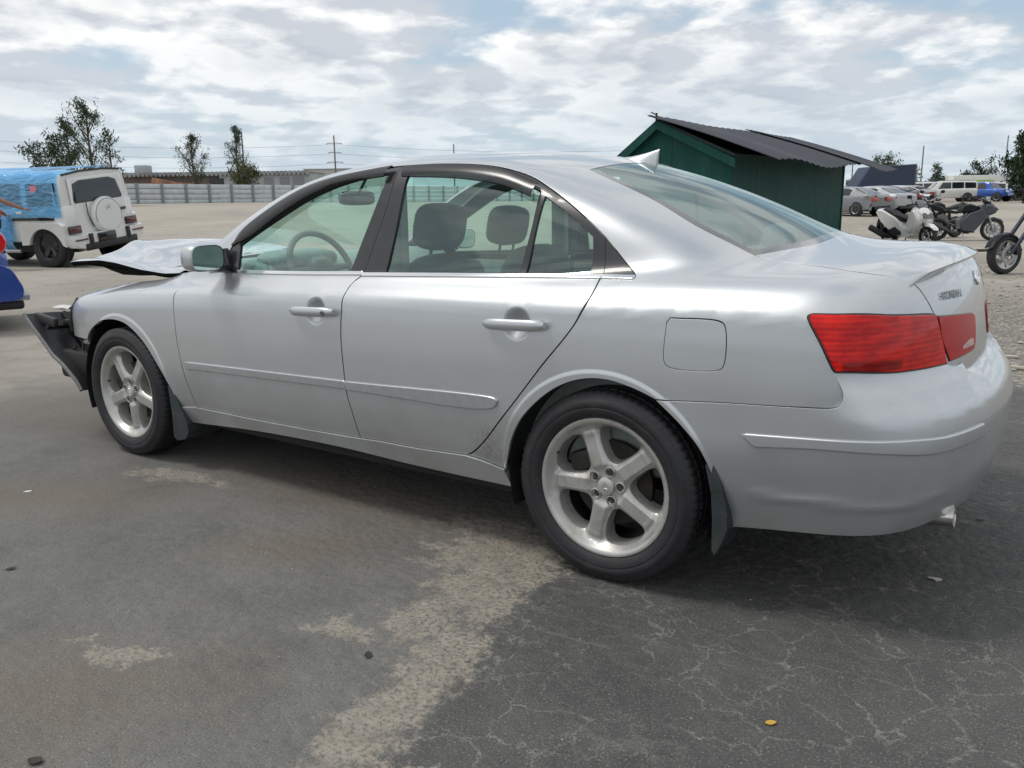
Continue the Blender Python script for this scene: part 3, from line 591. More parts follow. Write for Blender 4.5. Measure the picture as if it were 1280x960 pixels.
# --- roof, glass, trunk lid
roof_half = outl([(-1.42, 0, 1.4)] + on_top([(-1.43, -.2), (-1.42, -.4), (-1.40, -.53)]), on_top([(-1.40, -.53), (-1.1, -.515), (-.8, -.505)]) + SEG['ditch'][1:], 'rglass_top', [SEG['rglass_top'][-1], (-.285, 0, 1.40)])
panel('roof', roof_half, (0, 0, -1), PAINT, car, sym=True, gap=.001, off=-.001, spacing=.04)
ws = outl([(-1.44, 0, 1.4)] + on_top([(-1.45, -.2), (-1.44, -.4), (-1.42, -.53)]), [apil[-1], apil[-2], apil[-3], apil[-4], (-2.28, -.735, .97)], on_top([(-2.36, -.70), (-2.52, -.45), (-2.60, -.2), (-2.62, 0)]))
panel('windshield', ws, (.35, 0, -.94), GLASS, car, sym=True, off=-.006, flange=0, spacing=.05)
rg = outl('rglass_top', [SEG['rglass_top'][-1], (-.285, 0, 1.40)], [(-.285, 0, 1.4), (.49, 0, 1.10)], [(.49, 0, 1.10)] + SEG['rglass_bot'][::-1], '-rglass_side')
rear_glass = panel('rear_window', rg, (-.45, 0, -.89), FILMGLASS, car, sym=True, off=-.003, flange=0, gap=.001, spacing=.04)
path = [np.array(p) for p in SEG['rglass_side'] + SEG['rglass_bot'][1:] + [(.493, 0, 1.105)]]; c0 = np.array([.06, 0, 1.24])
ins = [tuple(p + (c0 - p) / np.linalg.norm(c0 - p) * (.030 if i < 6 else .045)) for i, p in enumerate(path[:-1])] + [(.45, 0, 1.12)]
panel('glass_border', outl([tuple(p) for p in path[:7]], [tuple(p) for p in path[6:]], ins[6:][::-1], ins[:7][::-1]), (-.45, 0, -.89), mat('frit_grey', (.06, .065, .068), .12, coat=.8), car, off=-.0015, gap=0, flange=0, spacing=.03)
c0 = np.array([.06, 0, 1.24]); inner = c0 + (np.array(rg) - c0) * [.93, .94, .95]
inner[np.abs(np.array(rg)[:, 1]) < 1e-4, 1] = .02
frit_hole = outl([tuple(p) for p in inner[::6]], [tuple(inner[::6][-1]), tuple(inner[0])])
def spine(x0, z0, x1, z1, n=26, **k):                   # points on the surface along the centre line, turning from the deck down the tail
    c = np.array([.55, 0, .55]); a0 = math.atan2(z0 - c[2], x0 - c[0]); a1 = math.atan2(z1 - c[2], x1 - c[0]); an = np.linspace(a0, a1, n); D = -np.c_[np.cos(an), 0 * an, np.sin(an)]
    H_, ok = cast(c - D * 1.0, D, 0, 1.0, 300, **k); return [tuple(p) for p in H_]
sp_t = spine(.49, 1.11, .975, .655)
trunk_o = outl([sp_t[0]] + SEG['rglass_bot'][::-1], SEG['deckseam'][:3] + [(.81, -.60, 1.035)], [(.81, -.60, 1.035)] + SEG['trunkseam'][1:], '-lamp_in', [SEG['lamp_in'][0], (.935, -.45, .70), (.95, -.40, .66)], [(.95, -.40, .66), (.97, -.2, .655), sp_t[-1]], sp_t[::-1])
panel('trunk_lid', trunk_o, (-.62, .25, -.74), PAINT, car, sym=True, gap=.0018)
# --- bumper, lamps, trim
sp_b = spine(.90, .74, 1.01, .318, bumper=True)
bump_o = outl([SEG['bseamB'][i] for i in (8, 7, 6, 5, 4, 3, 2, 1, 0)], SEG['lamp_bot'], [SEG['lamp_bot'][-1], (.925, -.42, .752), (.915, -.3, .742), sp_b[0]], sp_b, [sp_b[-1], (1.01, -.35, .315), (.92, -.68, .315), (.80, -.82, .31), (.53, -.86, .285), (.43, -.85, .27)], '-archR_b')
panel('rear_bumper', bump_o, (-.66, .72, -.2), PAINT, car, sym=True, bumper=True, gap=.0012, spacing=.022, arch=True)
def lamp_mat():
    m = bpy.data.materials.new('red_lamp_lens'); m.use_nodes = True; t = m.node_tree; b = t.nodes['Principled BSDF']; L = t.links.new
    tc = N(t, 'ShaderNodeTexCoord'); sep = N(t, 'ShaderNodeSeparateXYZ'); L(tc.outputs['Object'], sep.inputs[0])
    # moulded horizontal ribs, three reflector bowls and a darker lower band inside the lens
    w = N(t, 'ShaderNodeMath', operation='MULTIPLY', inp={1: 430.0}); L(sep.outputs['Z'], w.inputs[0]); s = N(t, 'ShaderNodeMath', operation='SINE'); L(w.outputs[0], s.inputs[0])
    n = N(t, 'ShaderNodeTexNoise', inp={'Scale': 16.0, 'Detail': 3.0}); mp = N(t, 'ShaderNodeMapping', inp={'Scale': (1.0, 1.0, 3.0)}); L(tc.outputs['Object'], mp.inputs[0]); L(mp.outputs[0], n.inputs[0])
    a = N(t, 'ShaderNodeMath', operation='MULTIPLY_ADD', inp={1: .004}); L(s.outputs[0], a.inputs[0]); L(n.outputs[0], a.inputs[2])
    cr = N(t, 'ShaderNodeValToRGB'); L(a.outputs[0], cr.inputs[0]); e = cr.color_ramp.elements
    e[0].position = .33; e[0].color = (.50, .007, .005, 1); e[1].position = .62; e[1].color = (.78, .014, .006, 1); k = e.new(.45); k.color = (.58, .005, .004, 1)
    vb = N(t, 'ShaderNodeVectorMath', operation='DISTANCE'); 
    band = N(t, 'ShaderNodeMapRange', inp={1: .795, 2: .815, 3: .55, 4: 1.0}); L(sep.outputs['Z'], band.inputs[0])
    def rng(src, a, c, lo, hi):
        r = N(t, 'ShaderNodeMapRange', interpolation_type='SMOOTHSTEP', inp={1: a, 2: c, 3: lo, 4: hi}); L(sep.outputs[src], r.inputs[0]); return r.outputs[0]
    def mul(p, q):
        r = N(t, 'ShaderNodeMath', operation='MULTIPLY'); L(p, r.inputs[0]); L(q, r.inputs[1]); return r.outputs[0]
    cell = mul(mul(rng('X', .715, .725, 0, 1), rng('X', .842, .850, 1, 0)), mul(rng('Z', .783, .790, 0, 1), rng('Z', .812, .818, 1, 0)))   # dark bulb chamber low in the middle
    inv = N(t, 'ShaderNodeMath', operation='MULTIPLY_ADD', inp={1: -.55, 2: 1.0}); L(cell, inv.inputs[0])
    ribs = N(t, 'ShaderNodeMath', operation='MULTIPLY_ADD', inp={1: .10, 2: .94}); rm = mul(s.outputs[0], rng('X', .70, .74, 1.0, .12)); L(rm, ribs.inputs[0])
    lens_tone = mul(rng('X', .69, .73, 1.12, .92), ribs.outputs[0]); sc_ = mul(inv.outputs[0], lens_tone)  # lens colour brighter at its low-X end, ribs multiplied in
    x = N(t, 'ShaderNodeVectorMath', operation='SCALE'); L(cr.outputs[0], x.inputs[0]); L(sc_, x.inputs['Scale']); L(x.outputs[0], b.inputs['Base Color'])
    b.inputs['Roughness'].default_value = .4; b.inputs['Specular IOR Level'].default_value = .08; b.inputs['Coat Weight'].default_value = .5; b.inputs['Coat Roughness'].default_value = .015; b.inputs['Subsurface Weight'].default_value = 0
    bp = N(t, 'ShaderNodeBump', inp={'Strength': .10, 'Distance': .003}); L(s.outputs[0], bp.inputs['Height']); L(bp.outputs[0], b.inputs['Normal'])
    return m
LENS = lamp_mat()
LENSF = mat('plain_red_lens', (.46, .005, .007), .35, spec=.1, coat=.35, noise=.12, nscale=20)
LENSD = mat('lamp_gasket', (.035, .006, .008), .3, coat=.6)
lampA = outl('lamp_top', 'lamp_side', 'lamp_bot', 'lamp_in'); lampB = outl('lampB_top', 'lampB_in', 'lampB_bot', [SEG['lampB_bot'][-1], (.91, -.49, .84), SEG['lampB_top'][0]])
DQ = (-.40, .80, -.30)
bez = panel('lamp_bezel', lampA, DQ, LENSD, car, gap=.0005, off=.005, flange=.026)
tl = panel('tail_light', lampA, DQ, LENS, car, gap=.0065, off=.009, flange=.02, spacing=.02, rnd=.003)
bez2 = panel('lamp_bezel', lampB, (-.8, .55, -.1), LENSD, car, gap=.0005, off=.0015, flange=.006)
panel('trunk_light', lampB, (-.8, .55, -.1), LENSF, car, gap=.004, off=.004, flange=.006, spacing=.02)
wl = outl([(.945, -.33, .793), (.955, -.21, .790)], [(.955, -.21, .790), (.955, -.205, .805), (.955, -.25, .811), (.945, -.33, .800)])
panel('reversing_lens', wl, (-.8, .55, -.1), mat('clear_lens', (.60, .36, .35), .12, coat=1, noise=.4, nscale=60), car, gap=0, off=.0065, flange=.004, spacing=.012)
MOLD = mat('silver_molding', (.56, .585, .61), .28, .8, coat=.6, noise=.06, nscale=40, dirt=((.30, .29, .28), .35, 60))
panel('side_molding', outl(SEG['mold_f'][:2], SEG['mold_f'][1:3], SEG['mold_f'][2:4], [SEG['mold_f'][3], SEG['mold_f'][0]]), SIDE, MOLD, front_door[0], gap=.0, off=.009, flange=.012, both=False, rnd=.005, spacing=.02)[0].location = (0, 0, 0)
panel('side_molding', outl(SEG['mold_r'][:3], SEG['mold_r'][2:5], [SEG['mold_r'][4], SEG['mold_r'][0]]), SIDE, MOLD, rear_door[0], gap=.0, off=.009, flange=.012, both=False, rnd=.005, spacing=.02)[0].location = (0, 0, 0)
bm_ = SEG['bmold']
panel('bumper_molding', outl(bm_[:5], [bm_[4], bm_[5]], bm_[5:], [bm_[-1], bm_[0]]), (-.55, .83, -.1), PAINT, car, gap=0, off=.009, flange=.011, bumper=True, rnd=.005, spacing=.02)
def belt_strip(seg, lo, hi): 
    s = [np.array(p) for p in seg]; return outl([tuple(p + [0, 0, hi]) for p in s], [tuple(p + [0, 0, lo]) for p in s[::-1]])
for seg, par in ((BELTF[1:], front_door), (SEG['belt_r'], rear_door), (SEG['belt_q'], None)):
    o = panel('belt_trim', belt_strip(seg, -.004, .011), (0, .93, -.35), CHROME, car if par is None else par[0], gap=.001, off=.005, flange=.010, both=False, rnd=.003, spacing=.02)[0]
    if par is not None: o.location = (0, 0, 0)
# --- window frames and side glass
FRAME = mat('window_frame_black', (.022, .022, .025), .32, coat=.35, noise=.15, nscale=30)
def sg(n): return outl(SEG[n][:1] + SEG[n][1:], step=.012)
gF = outl(SEG['glassF'][:2], SEG['glassF'][1:6], SEG['glassF'][5:7], SEG['glassF'][6:], [SEG['glassF'][-1], SEG['glassF'][0]])
gR = outl(SEG['glassR'][:3], SEG['glassR'][2:7], SEG['glassR'][6:], [SEG['glassR'][-1], SEG['glassR'][0]])
gQ = outl(SEG['glassQ'][:3], SEG['glassQ'][2:5], SEG['glassQ'][4:], [SEG['glassQ'][-1], SEG['glassQ'][0]])
def z_(p, dz): return [(q[0], q[1], q[2] + dz) for q in p]
DW = (0, .86, -.5)
fb = [(-2.01, -.79, .95), (-1.5, -.81, .966), (-1.12, -.81, .98)]
frF = panel('window_frame', outl('trimout_f', fb, '-bpost'), DW, FRAME, front_door[0], holes=[gF], off=-.004, gap=.0015, hgap=0, flange=.012, spacing=.02, both=False)[0]
frR = panel('window_frame', outl('bpost', 'belt_r', '-cpost', 'trimout_r'), DW, FRAME, rear_door[0], holes=[gR, gQ], off=-.004, gap=.0015, hgap=0, flange=.012, spacing=.02, both=False)[0]
frF2 = panel('window_frame', outl('trimout_f', fb, '-bpost'), DW, FRAME, front_door[1], holes=[gF], off=-.004, gap=.0015, hgap=0, flange=.012, spacing=.03, both=True); bpy.data.objects.remove(frF2[0])
frR2 = panel('window_frame', outl('bpost', 'belt_r', '-cpost', 'trimout_r'), DW, FRAME, rear_door[1], holes=[gR, gQ], off=-.004, gap=.0015, hgap=0, flange=.012, spacing=.03, both=True); bpy.data.objects.remove(frR2[0])
for o in (frF, frR, frF2[1], frR2[1]): o.location = (0, 0, 0)
panel('corner_trim', outl('trimout_q', 'cpost', [(-.06, -.80, 1.01), (.05, -.80, 1.013)]), DW, FRAME, car, off=-.003, gap=.0015, both=True)
for g_, pr in ((gF, front_door), (gR, rear_door), (gQ, rear_door)):
    a, b = panel('window_glass', g_, DW, GLASS, pr[0], off=-.012, gap=-.006, flange=0, spacing=.03)
    a.location = (0, 0, 0); b.parent = pr[1]; b.location = (0, 0, 0)
# smoked rain visors standing off the glass
for top, low, pr in (('visF_top', 'visF_low', front_door), ('visR_top', 'visR_low', rear_door)):
    t = crom(SEG[top], .03); l = crom(SEG[low], .03); n = 40
    ti = np.linspace(0, 1, n); rs = lambda c: np.array([[np.interp(ti, np.linspace(0, 1, len(c)), c[:, k])] for k in range(3)]).reshape(3, n).T
    t, l = rs(t), rs(l); Nn = grad(onto(t, SIDE)); rows = []
    for k, (w, o) in enumerate(((0, .004), (.08, .022), (.5, .030), (.92, .028), (1.0, .024), (1.0, .018))):
        rows.append([tuple(p) for p in (t * (1 - w) + l * w + Nn * o)])
    mbv = MB().grid(rows); ob = mbv.build('rain_visor', SMOKE, pr[0])
# --- door handles
def handle(cx, cz, lock):
    mb = MB(); L_ = .122; rows = []
    for i in range(15):
        u = -1 + 2 * i / 14; x = cx + u * L_; h = .0195 * (1 - abs(u) ** 8 * .45); yb = -.914 - .027 * (1 - abs(u) ** 5 * .6); d = .011
        rows.append([(x, yb + d * math.sin(a) * 1.0, cz + .004 * u + h * math.cos(a)) for a in np.linspace(0, 2 * math.pi, 13)[:-1]])
    mb.grid(rows, closed=True); mb.add(rows[0], [tuple(range(12))]); mb.add(rows[-1], [tuple(range(12))[::-1]])
    return mb
for (cx, cz), dr, lk in ((CUPS[0], front_door, True), (CUPS[1], rear_door, False)):
    h = sub(handle(cx, cz, lk), 'door_handle', PAINT, dr[0]); sub(mir(handle(cx, cz, lk)), 'door_handle', PAINT, dr[1])
    if lk: sub(MB().lathe([(.0, -.953), (.009, -.953), (.010, -.948)], 16, 'y', (cx + .085, 0, cz)), 'door_lock', mat('lock_dark', (.2, .2, .2), .3, .9), dr[0])
# --- wing mirror
def mirror_mb():
    mb = MB(); rows = []
    for i, (x, s) in enumerate(((-2.065, .25), (-2.055, .55), (-2.035, .82), (-2.00, .97), (-1.96, 1.0), (-1.935, .98), (-1.930, .93))):
        rows.append([(x + .03 * (y_ < 0) * 0, -.925 + .088 * s * math.copysign(abs(math.cos(a)) ** .55, math.cos(a)) + (1 - s) * .03, 1.027 + .060 * s * math.copysign(abs(math.sin(a)) ** .6, math.sin(a))) for a in np.linspace(0, 2 * math.pi, 29)[:-1] for y_ in (1,)])
    mb.grid(rows, closed=True); mb.add(rows[0], [tuple(range(28))]); return mb
def mirror_face():
    return MB().add([(-1.932, -.925 + .080 * math.copysign(abs(math.cos(a)) ** .55, math.cos(a)), 1.027 + .053 * math.copysign(abs(math.sin(a)) ** .6, math.sin(a))) for a in np.linspace(0, 2 * math.pi, 29)[:-1]], [tuple(range(28))])
MG = mat('mirror_glass', (.55, .68, .66), .02, 1.0)
base = MB().prism([(-2.14, .952), (-1.96, .952), (-1.975, 1.02), (-2.0, 1.06)], -.79, -.765).box((-2.0, -.82, .975), (.09, .10, .03), bev=.01)
for k, dr in ((0, front_door), (1, front_door)):
    f_ = mir if k else (lambda m: m)
    o = cb(f_(mirror_mb()), 'wing_mirror', PAINT); sub(f_(mirror_face()), 'mirror_glass', MG, o); sub(f_(base), 'mirror_base', FRAME, o)
# --- spoiler, aerial fin, badge, exhaust
def spoiler():
    ys = np.concatenate([np.linspace(-.605, -.50, 14)[:-1], np.linspace(-.50, .50, 31), np.linspace(.50, .605, 14)[1:]]); rows = []
    for y in ys:
        q = abs(y) / .605; A = float(smooth(1.0, .88, q)); xt = .905 - .052 * q ** 2.2; xf = .70 + .03 * q ** 4; zt = 1.060 - .020 * q ** 3
        base = [np.array(p) for p in on_top([(xf + (xt - .035 - xf) * k, y) for k in (0, .25, .6, .85, 1.0)])]
        tipb = base[4] + np.array([.004, 0, -.012]); low = onto([(base[4][0] + .02, y, zt - .045)], (-1, 0, 0))[0]
        if abs(low[0] - xt) > .12: low = base[4] + np.array([-.01, 0, -.03])
        def bl(p, b_): return tuple(np.array(p) * A + b_ * (1 - A))
        rows.append([tuple(base[0] + [0, 0, -.004]), tuple(base[1] + [0, 0, .0025 * A - .002 * (1 - A)]), bl((base[2][0], y, max(base[2][2] + .004, zt + .002)), base[2] - [0, 0, .002]), bl((xt - .028, y, max(zt + .002, base[3][2])), base[3] - [0, 0, .002]), bl((xt - .008, y, zt), base[4] - [0, 0, .002]),
            bl((xt, y, zt - .006), tipb), bl((xt - .002, y, zt - .013), tipb), bl((xt - .012, y, zt - .019), tipb - [0, 0, .004]), tuple(low - [.012, 0, 0])])
    return MB().grid(rows)
cb(spoiler(), 'spoiler', PAINT, sharp=60)
fin = MB(); rows = []
for i, u in enumerate(np.linspace(0, 1, 12)):
    x = -.405 + .155 * u; z0 = float(on_top([(x, 0)])[0][2]) - .004; h = .060 * u ** 1.35 + .004; w = .022 * math.sin(math.pi * min(u * .75 + .12, 1)) + .003; sw = .012 * u
    rows.append([(x + sw * (1 - abs(c)), w * c, z0 + h * (1 - abs(c) ** 1.6)) for c in np.linspace(-1, 1, 13)])
fin.grid(rows); fin.add(rows[-1], [tuple(range(13))]); cb(fin, 'aerial_fin', PAINT)
def text_obj(txt, size, mt, name, parent, M, depth=.0015, font_shear=0.0):
    c = bpy.data.curves.new(name, 'FONT'); c.body = txt; c.size = size; c.extrude = depth; c.align_x = 'CENTER'; c.align_y = 'CENTER'; c.shear = font_shear
    o = bpy.data.objects.new(name, c); COL.objects.link(o); dg = bpy.context.evaluated_depsgraph_get()
    me = bpy.data.meshes.new_from_object(o.evaluated_get(dg)); bpy.data.objects.remove(o); me.transform(M)
    me.materials.clear(); return link(name, me, mt, parent)
def frame_at(p, n, right):
    n = Vector(n).normalized(); r = Vector(right); r = (r - n * r.dot(n)).normalized(); u = n.cross(r); M = Matrix((r, u, n)).transposed().to_4x4(); M.translation = Vector(p) + n * .003; return M
pb = onto([(.9, -.375, .962)], (-1, 0, 0))[0]; nb_ = grad(np.array([pb]))[0]
badge = text_obj('HYUNDAI', .036, mat('worn_chrome', (.30, .31, .32), .3, .9), 'badge_lettering', car, frame_at(pb, nb_, (.25, 1, 0)), .0007); badge.location = CAR_OFF; badge.scale = (1, 1, 1)
pe = onto([(.9, 0, .985)], (-1, 0, 0))[0]; ne_ = grad(np.array([pe]))[0]
def emblem(size):
    """oval ring with a slanted, curved H"""
    mb = MB(); mb.tube([(size * math.cos(a), .55 * size * math.sin(a), 0) for a in np.linspace(0, 2 * math.pi, 33)], size * .07, 6, False)
    for s in (-1, 1): mb.tube([(s * .45 * size - .16 * size + .05 * s * size, -.44 * size, 0), (s * .45 * size, 0, 0), (s * .45 * size + .16 * size - .05 * s * size * 0, .44 * size, 0)], size * .075, 6)
    mb.tube([(-.45 * size, -.08 * size, 0), (0, .0, 0), (.45 * size, .08 * size, 0)], size * .07, 6); return mb
def xf(mb, M): mb.v = [tuple(M @ Vector(p)) for p in mb.v]; return mb
cb(xf(emblem(.042), frame_at(pe, ne_, (0, 1, 0))), 'emblem', CHROME)
ex = MB().tube([(.72, -.47, .285), (.88, -.47, .292), (.988, -.47, .297)], [.026, .033, .034], 16, False).tube([(.988, -.47, .297), (.93, -.47, .292)], [.034, .028], 16, False)
cb(ex, 'exhaust_tip', mat('sooty_chrome', (.62, .60, .57), .22, 1.0, noise=.25, nscale=40))
cb(MB().tube([(.35, -.25, .26), (.85, -.25, .26)], .10, 14).tube([(-2.2, -.1, .2), (-.6, -.1, .22), (.3, -.3, .27), (.75, -.47, .275)], .028, 10), 'exhaust_pipe', DARK)
# --- hood, pushed up and buckled
def hood(dz=0.0, inset=0.0):
    rows = []; nu, nv = 34, 44
    for i in range(nu + 1):
        u = i / nu; row = []
        for j in range(nv + 1):
            v = -1 + 2 * j / nv; y = v * (.725 - inset); xr_ = -2.44 - .12 * (1 - v * v); xfr = -3.60 + .16 * abs(v) ** 2.2 + inset
            x = xr_ + (xfr - xr_) * u
            zr = .985 - .055 * v * v; zf = 1.050 - .105 * abs(v) ** 2.4
            z = zr + (zf - zr) * smooth(0, 1, u) - .020 * math.sin(math.pi * u) 
            # sharp buckle running from the near rear corner to the front, and a rolled front lip
            dline = (v + 1) - (.02 + .62 * u ** .9); z += .022 * math.exp(-(dline / .10) ** 2) * u ** .6 - .018 * math.exp(-((dline + .22) / .16) ** 2) * u ** .7
            z += .018 * math.exp(-((u - .62 - .12 * v) / .09) ** 2) * (1 - .5 * v) - .05 * smooth(.90, 1.0, u) * (1 - .4 * abs(v))
            e_ = np.interp(u, [0, .13, .335, .55, .70, .95, 1], [.937, .930, .943, .970, .979, .965, .958]); k_ = smooth(.62, 1.0, -v); z = z * (1 - k_) + e_ * k_
            z -= .010 * smooth(.95, 1.0, abs(v))
            row.append((x, y, z + dz))
        rows.append(row)
    return rows
ho = cb(MB().grid(hood()), 'hood', PAINT, sharp=70); ho['label'] = 'buckled hood raised at its front edge'
hl = MB().grid(hood(-.022, .012)); top = hood(); bot = hood(-.022, .012)
for A, B in ((top[-1], bot[-1]), ([r[0] for r in top], [r[0] for r in bot]), ([r[-1] for r in top], [r[-1] for r in bot])):
    hl.grid([A, B], smooth=False)
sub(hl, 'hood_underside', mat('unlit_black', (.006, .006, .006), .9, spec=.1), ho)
# --- torn bumper cover, engine bay, lamps' empty sockets
def cover(off):
    E = [(-3.66, .655), (-3.575, .585), (-3.49, .520), (-3.40, .450), (-3.30, .405), (-3.19, .335), (-3.15, .29)]; rows = []
    for k, t in enumerate(np.linspace(0, 1, 26)):
        y = -.90 + 1.75 * t; row = []
        w = smooth(0, .5, t)
        for (x, z), (xc, zc) in zip(E, [(-3.70, .63), (-3.72, .57), (-3.73, .50), (-3.72, .43), (-3.70, .36), (-3.66, .28), (-3.60, .22)]):
            row.append((x * (1 - w) + xc * w + off + .22 * max(0, t - .6) ** 1.5, y, z * (1 - w) + zc * w + .012 * math.sin(9 * t + 3 * x)))
        rows.append(row)
    return rows
A, B = cover(0.0), cover(.020)
bc = cb(MB().grid(A), 'front_bumper', PAINT, sharp=70); bc['label'] = 'front bumper cover torn loose and hanging forward'
mbi = MB().grid(B); rb = MB()
for k in (3, 6, 9, 13, 17): rb.tube([(B[k][i][0] + .012, B[k][i][1], B[k][i][2]) for i in range(7)], .012, 6)
for i in (1, 3, 5): rb.tube([(B[k][i][0] + .010, B[k][i][1], B[k][i][2]) for k in range(1, 25)], .008, 5)
rb.box((B[1][0][0] + .10, -.84, .635), (.20, .03, .05), Matrix.Rotation(.12, 3, 'Y'), bev=.008).box((-3.40, -.70, .62), (.30, .10, .03), Matrix.Rotation(-.08, 3, 'Y'), bev=.006)
rb.tube([(-3.58, -.80, .60), (-3.50, -.78, .50), (-3.42, -.80, .46), (-3.30, -.82, .50)], .007, 6).tube([(-3.45, -.72, .66), (-3.36, -.74, .54), (-3.28, -.80, .46)], .006, 6)
sub(mbi, 'cover_inside', BLACK, bc); cb(rb, 'cover_ribs', mat('rib_black', (.028, .028, .03), .5, noise=.3, nscale=20))
sub(MB().grid([A[0], B[0]], smooth=False).grid([[r[0] for r in A], [r[0] for r in B]], smooth=False).grid([[r[-1] for r in A], [r[-1] for r in B]], smooth=False).tube([(p[0] + .006, p[1] - .004, p[2]) for p in A[0]], .011, 8), 'cover_edge', mat('scuffed_grey', (.15, .15, .15), .5, .2, noise=.3, nscale=50), bc)
GAP_BLACK = mat('unlit_black', (.006, .006, .006), .9, spec=.1)
cb(MB().prism([(-3.38, .942), (-3.14, .952), (-2.99, .943), (-2.775, .920), (-2.55, .912), (-2.50, .912), (-2.62, .908), (-2.78, .900), (-2.95, .898), (-3.05, .915), (-3.143, .936), (-3.28, .948)], -.712, -.68), 'hood_gap_sheet', GAP_BLACK)  # black sheet added for the dark gap between hood edge and fender
bay = MB().box((-2.85, 0, .42), (.98, 1.34, .62)).box((-3.32, -.02, .46), (.06, 1.25, .34)).box((-3.42, .05, .50), (.08, 1.2, .11), bev=.02).box((-2.9, .2, .72), (.55, .5, .2), bev=.04).box((-2.6, -.45, .74), (.22, .2, .16), bev=.03)
bay.box((-3.30, -.62, .60), (.10, .22, .26), bev=.02).box((-3.1, -.74, .40), (.16, .10, .26), bev=.02).box((-3.12, -.80, .50), (.05, .05, .12)).box((-3.28, -.80, .40), (.34, .10, .16), bev=.03)
cb(bay, 'engine_bay', mat('bay_black', (.012, .012, .013), .6, noise=.3, nscale=12))
cb(MB().tube([(-3.345, -.752, .755), (-3.375, -.775, .70), (-3.392, -.785, .62), (-3.390, -.78, .575)], .012, 8).tube([(-3.38, -.76, .60), (-3.34, -.70, .58), (-3.31, -.60, .58)], .012, 8), 'lamp_bracket', BLACK)
cb(MB().box((-3.13, -.83, .545), (.06, .05, .02), bev=.005).tube([(-3.10, -.84, .54), (-3.12, -.80, .50), (-3.18, -.76, .52)], .006, 6), 'bracket', mat('bracket_grey', (.35, .35, .34), .5, .4))
# --- floor, liners, mud flaps
cb(MB().box((-1.15, 0, .27), (1.9, 1.66, .10)).box((.55, 0, .40), (.62, 1.55, .24), bev=.06).box((-1.3, 0, .30), (3.6, 1.1, .14)), 'underbody', mat('underbody_black', (.014, .014, .014), .8, noise=.3, nscale=10))
for cx, cz in WHEELS:
    for s in (-1, 1):
        m = MB().lathe([(.372, .46), (.372, .893)], 40, 'y', (cx, 0, cz), a0=-.35, a1=math.pi + .35); m.lathe([(.05, .46), (.372, .46)], 40, 'y', (cx, 0, cz), a0=-.35, a1=math.pi + .35)
        cb(m if s > 0 else mir(m), 'wheel_arch_liner', BLACK)
FLAP = mat('mud_flap_rubber', (.024, .034, .036), .55, noise=.25, nscale=16, dirt=((.12, .11, .1), .5, 10))
def flap(pts, y0, y1): return MB().prism(pts, y0, y1)
fr_ = [(.352, .47), (.378, .475), (.405, .415), (.425, .33), (.428, .275), (.415, .235), (.392, .185), (.382, .20), (.380, .30), (.374, .38)]
ff_ = [(-2.372, .40), (-2.345, .42), (-2.30, .33), (-2.245, .235), (-2.24, .19), (-2.27, .15), (-2.335, .135), (-2.362, .15), (-2.36, .28)]
for pts in (fr_, ff_):
    m = flap(pts, -.895, -.70); cb(m, 'mud_flap', FLAP); cb(mir(m), 'mud_flap', FLAP)
# --- wheels
RIMP = mat('alloy_silver', (.50, .492, .468), .40, .5, coat=.3, noise=.10, nscale=9, dirt=((.20, .17, .13), .55, 14))
RIMF = mat('alloy_face', (.58, .56, .52), .36, .5, coat=.4, noise=.06, nscale=9)
def tyre_mb(n=360):
    prof = [(.205, .045), (.2365, .090), (.243, .104), (.262, .1115), (.270, .1122), (.2712, .1110), (.2745, .1110), (.2757, .1122), (.290, .1115), (.2985, .1090), (.2995, .1078), (.306, .106), (.318, .097), (.3245, .093), (.3270, .078), (.327, .060), (.319, .058), (.319, .053), (.328, .051), (.328, .022), (.320, .020), (.320, .014), (.328, .012)]
    full = prof + [(r, -h) for r, h in prof[::-1]]; mb = MB(); vs = []; k = len(full)
    for i in range(n):
        a = 2 * math.pi * i / n; sipe = (i % 5 == 0)
        for j, (r, h) in enumerate(full):
            jj = min(j, k - 1 - j); rr = r
            if sipe and jj in (13, 14, 15): rr -= .0045
            if (i + 3) % 6 == 0 and jj in (18, 19): rr -= .005
            rr += .0012 * (jj == 3) * (1 if (i // 3) % 2 else 0)
            vs.append((rr * math.cos(a), h, rr * math.sin(a)))
    mb.add(vs, [(i * k + j, ((i + 1) % n) * k + j, ((i + 1) % n) * k + j + 1, i * k + j + 1) for i in range(n) for j in range(k - 1)], True)
    return mb
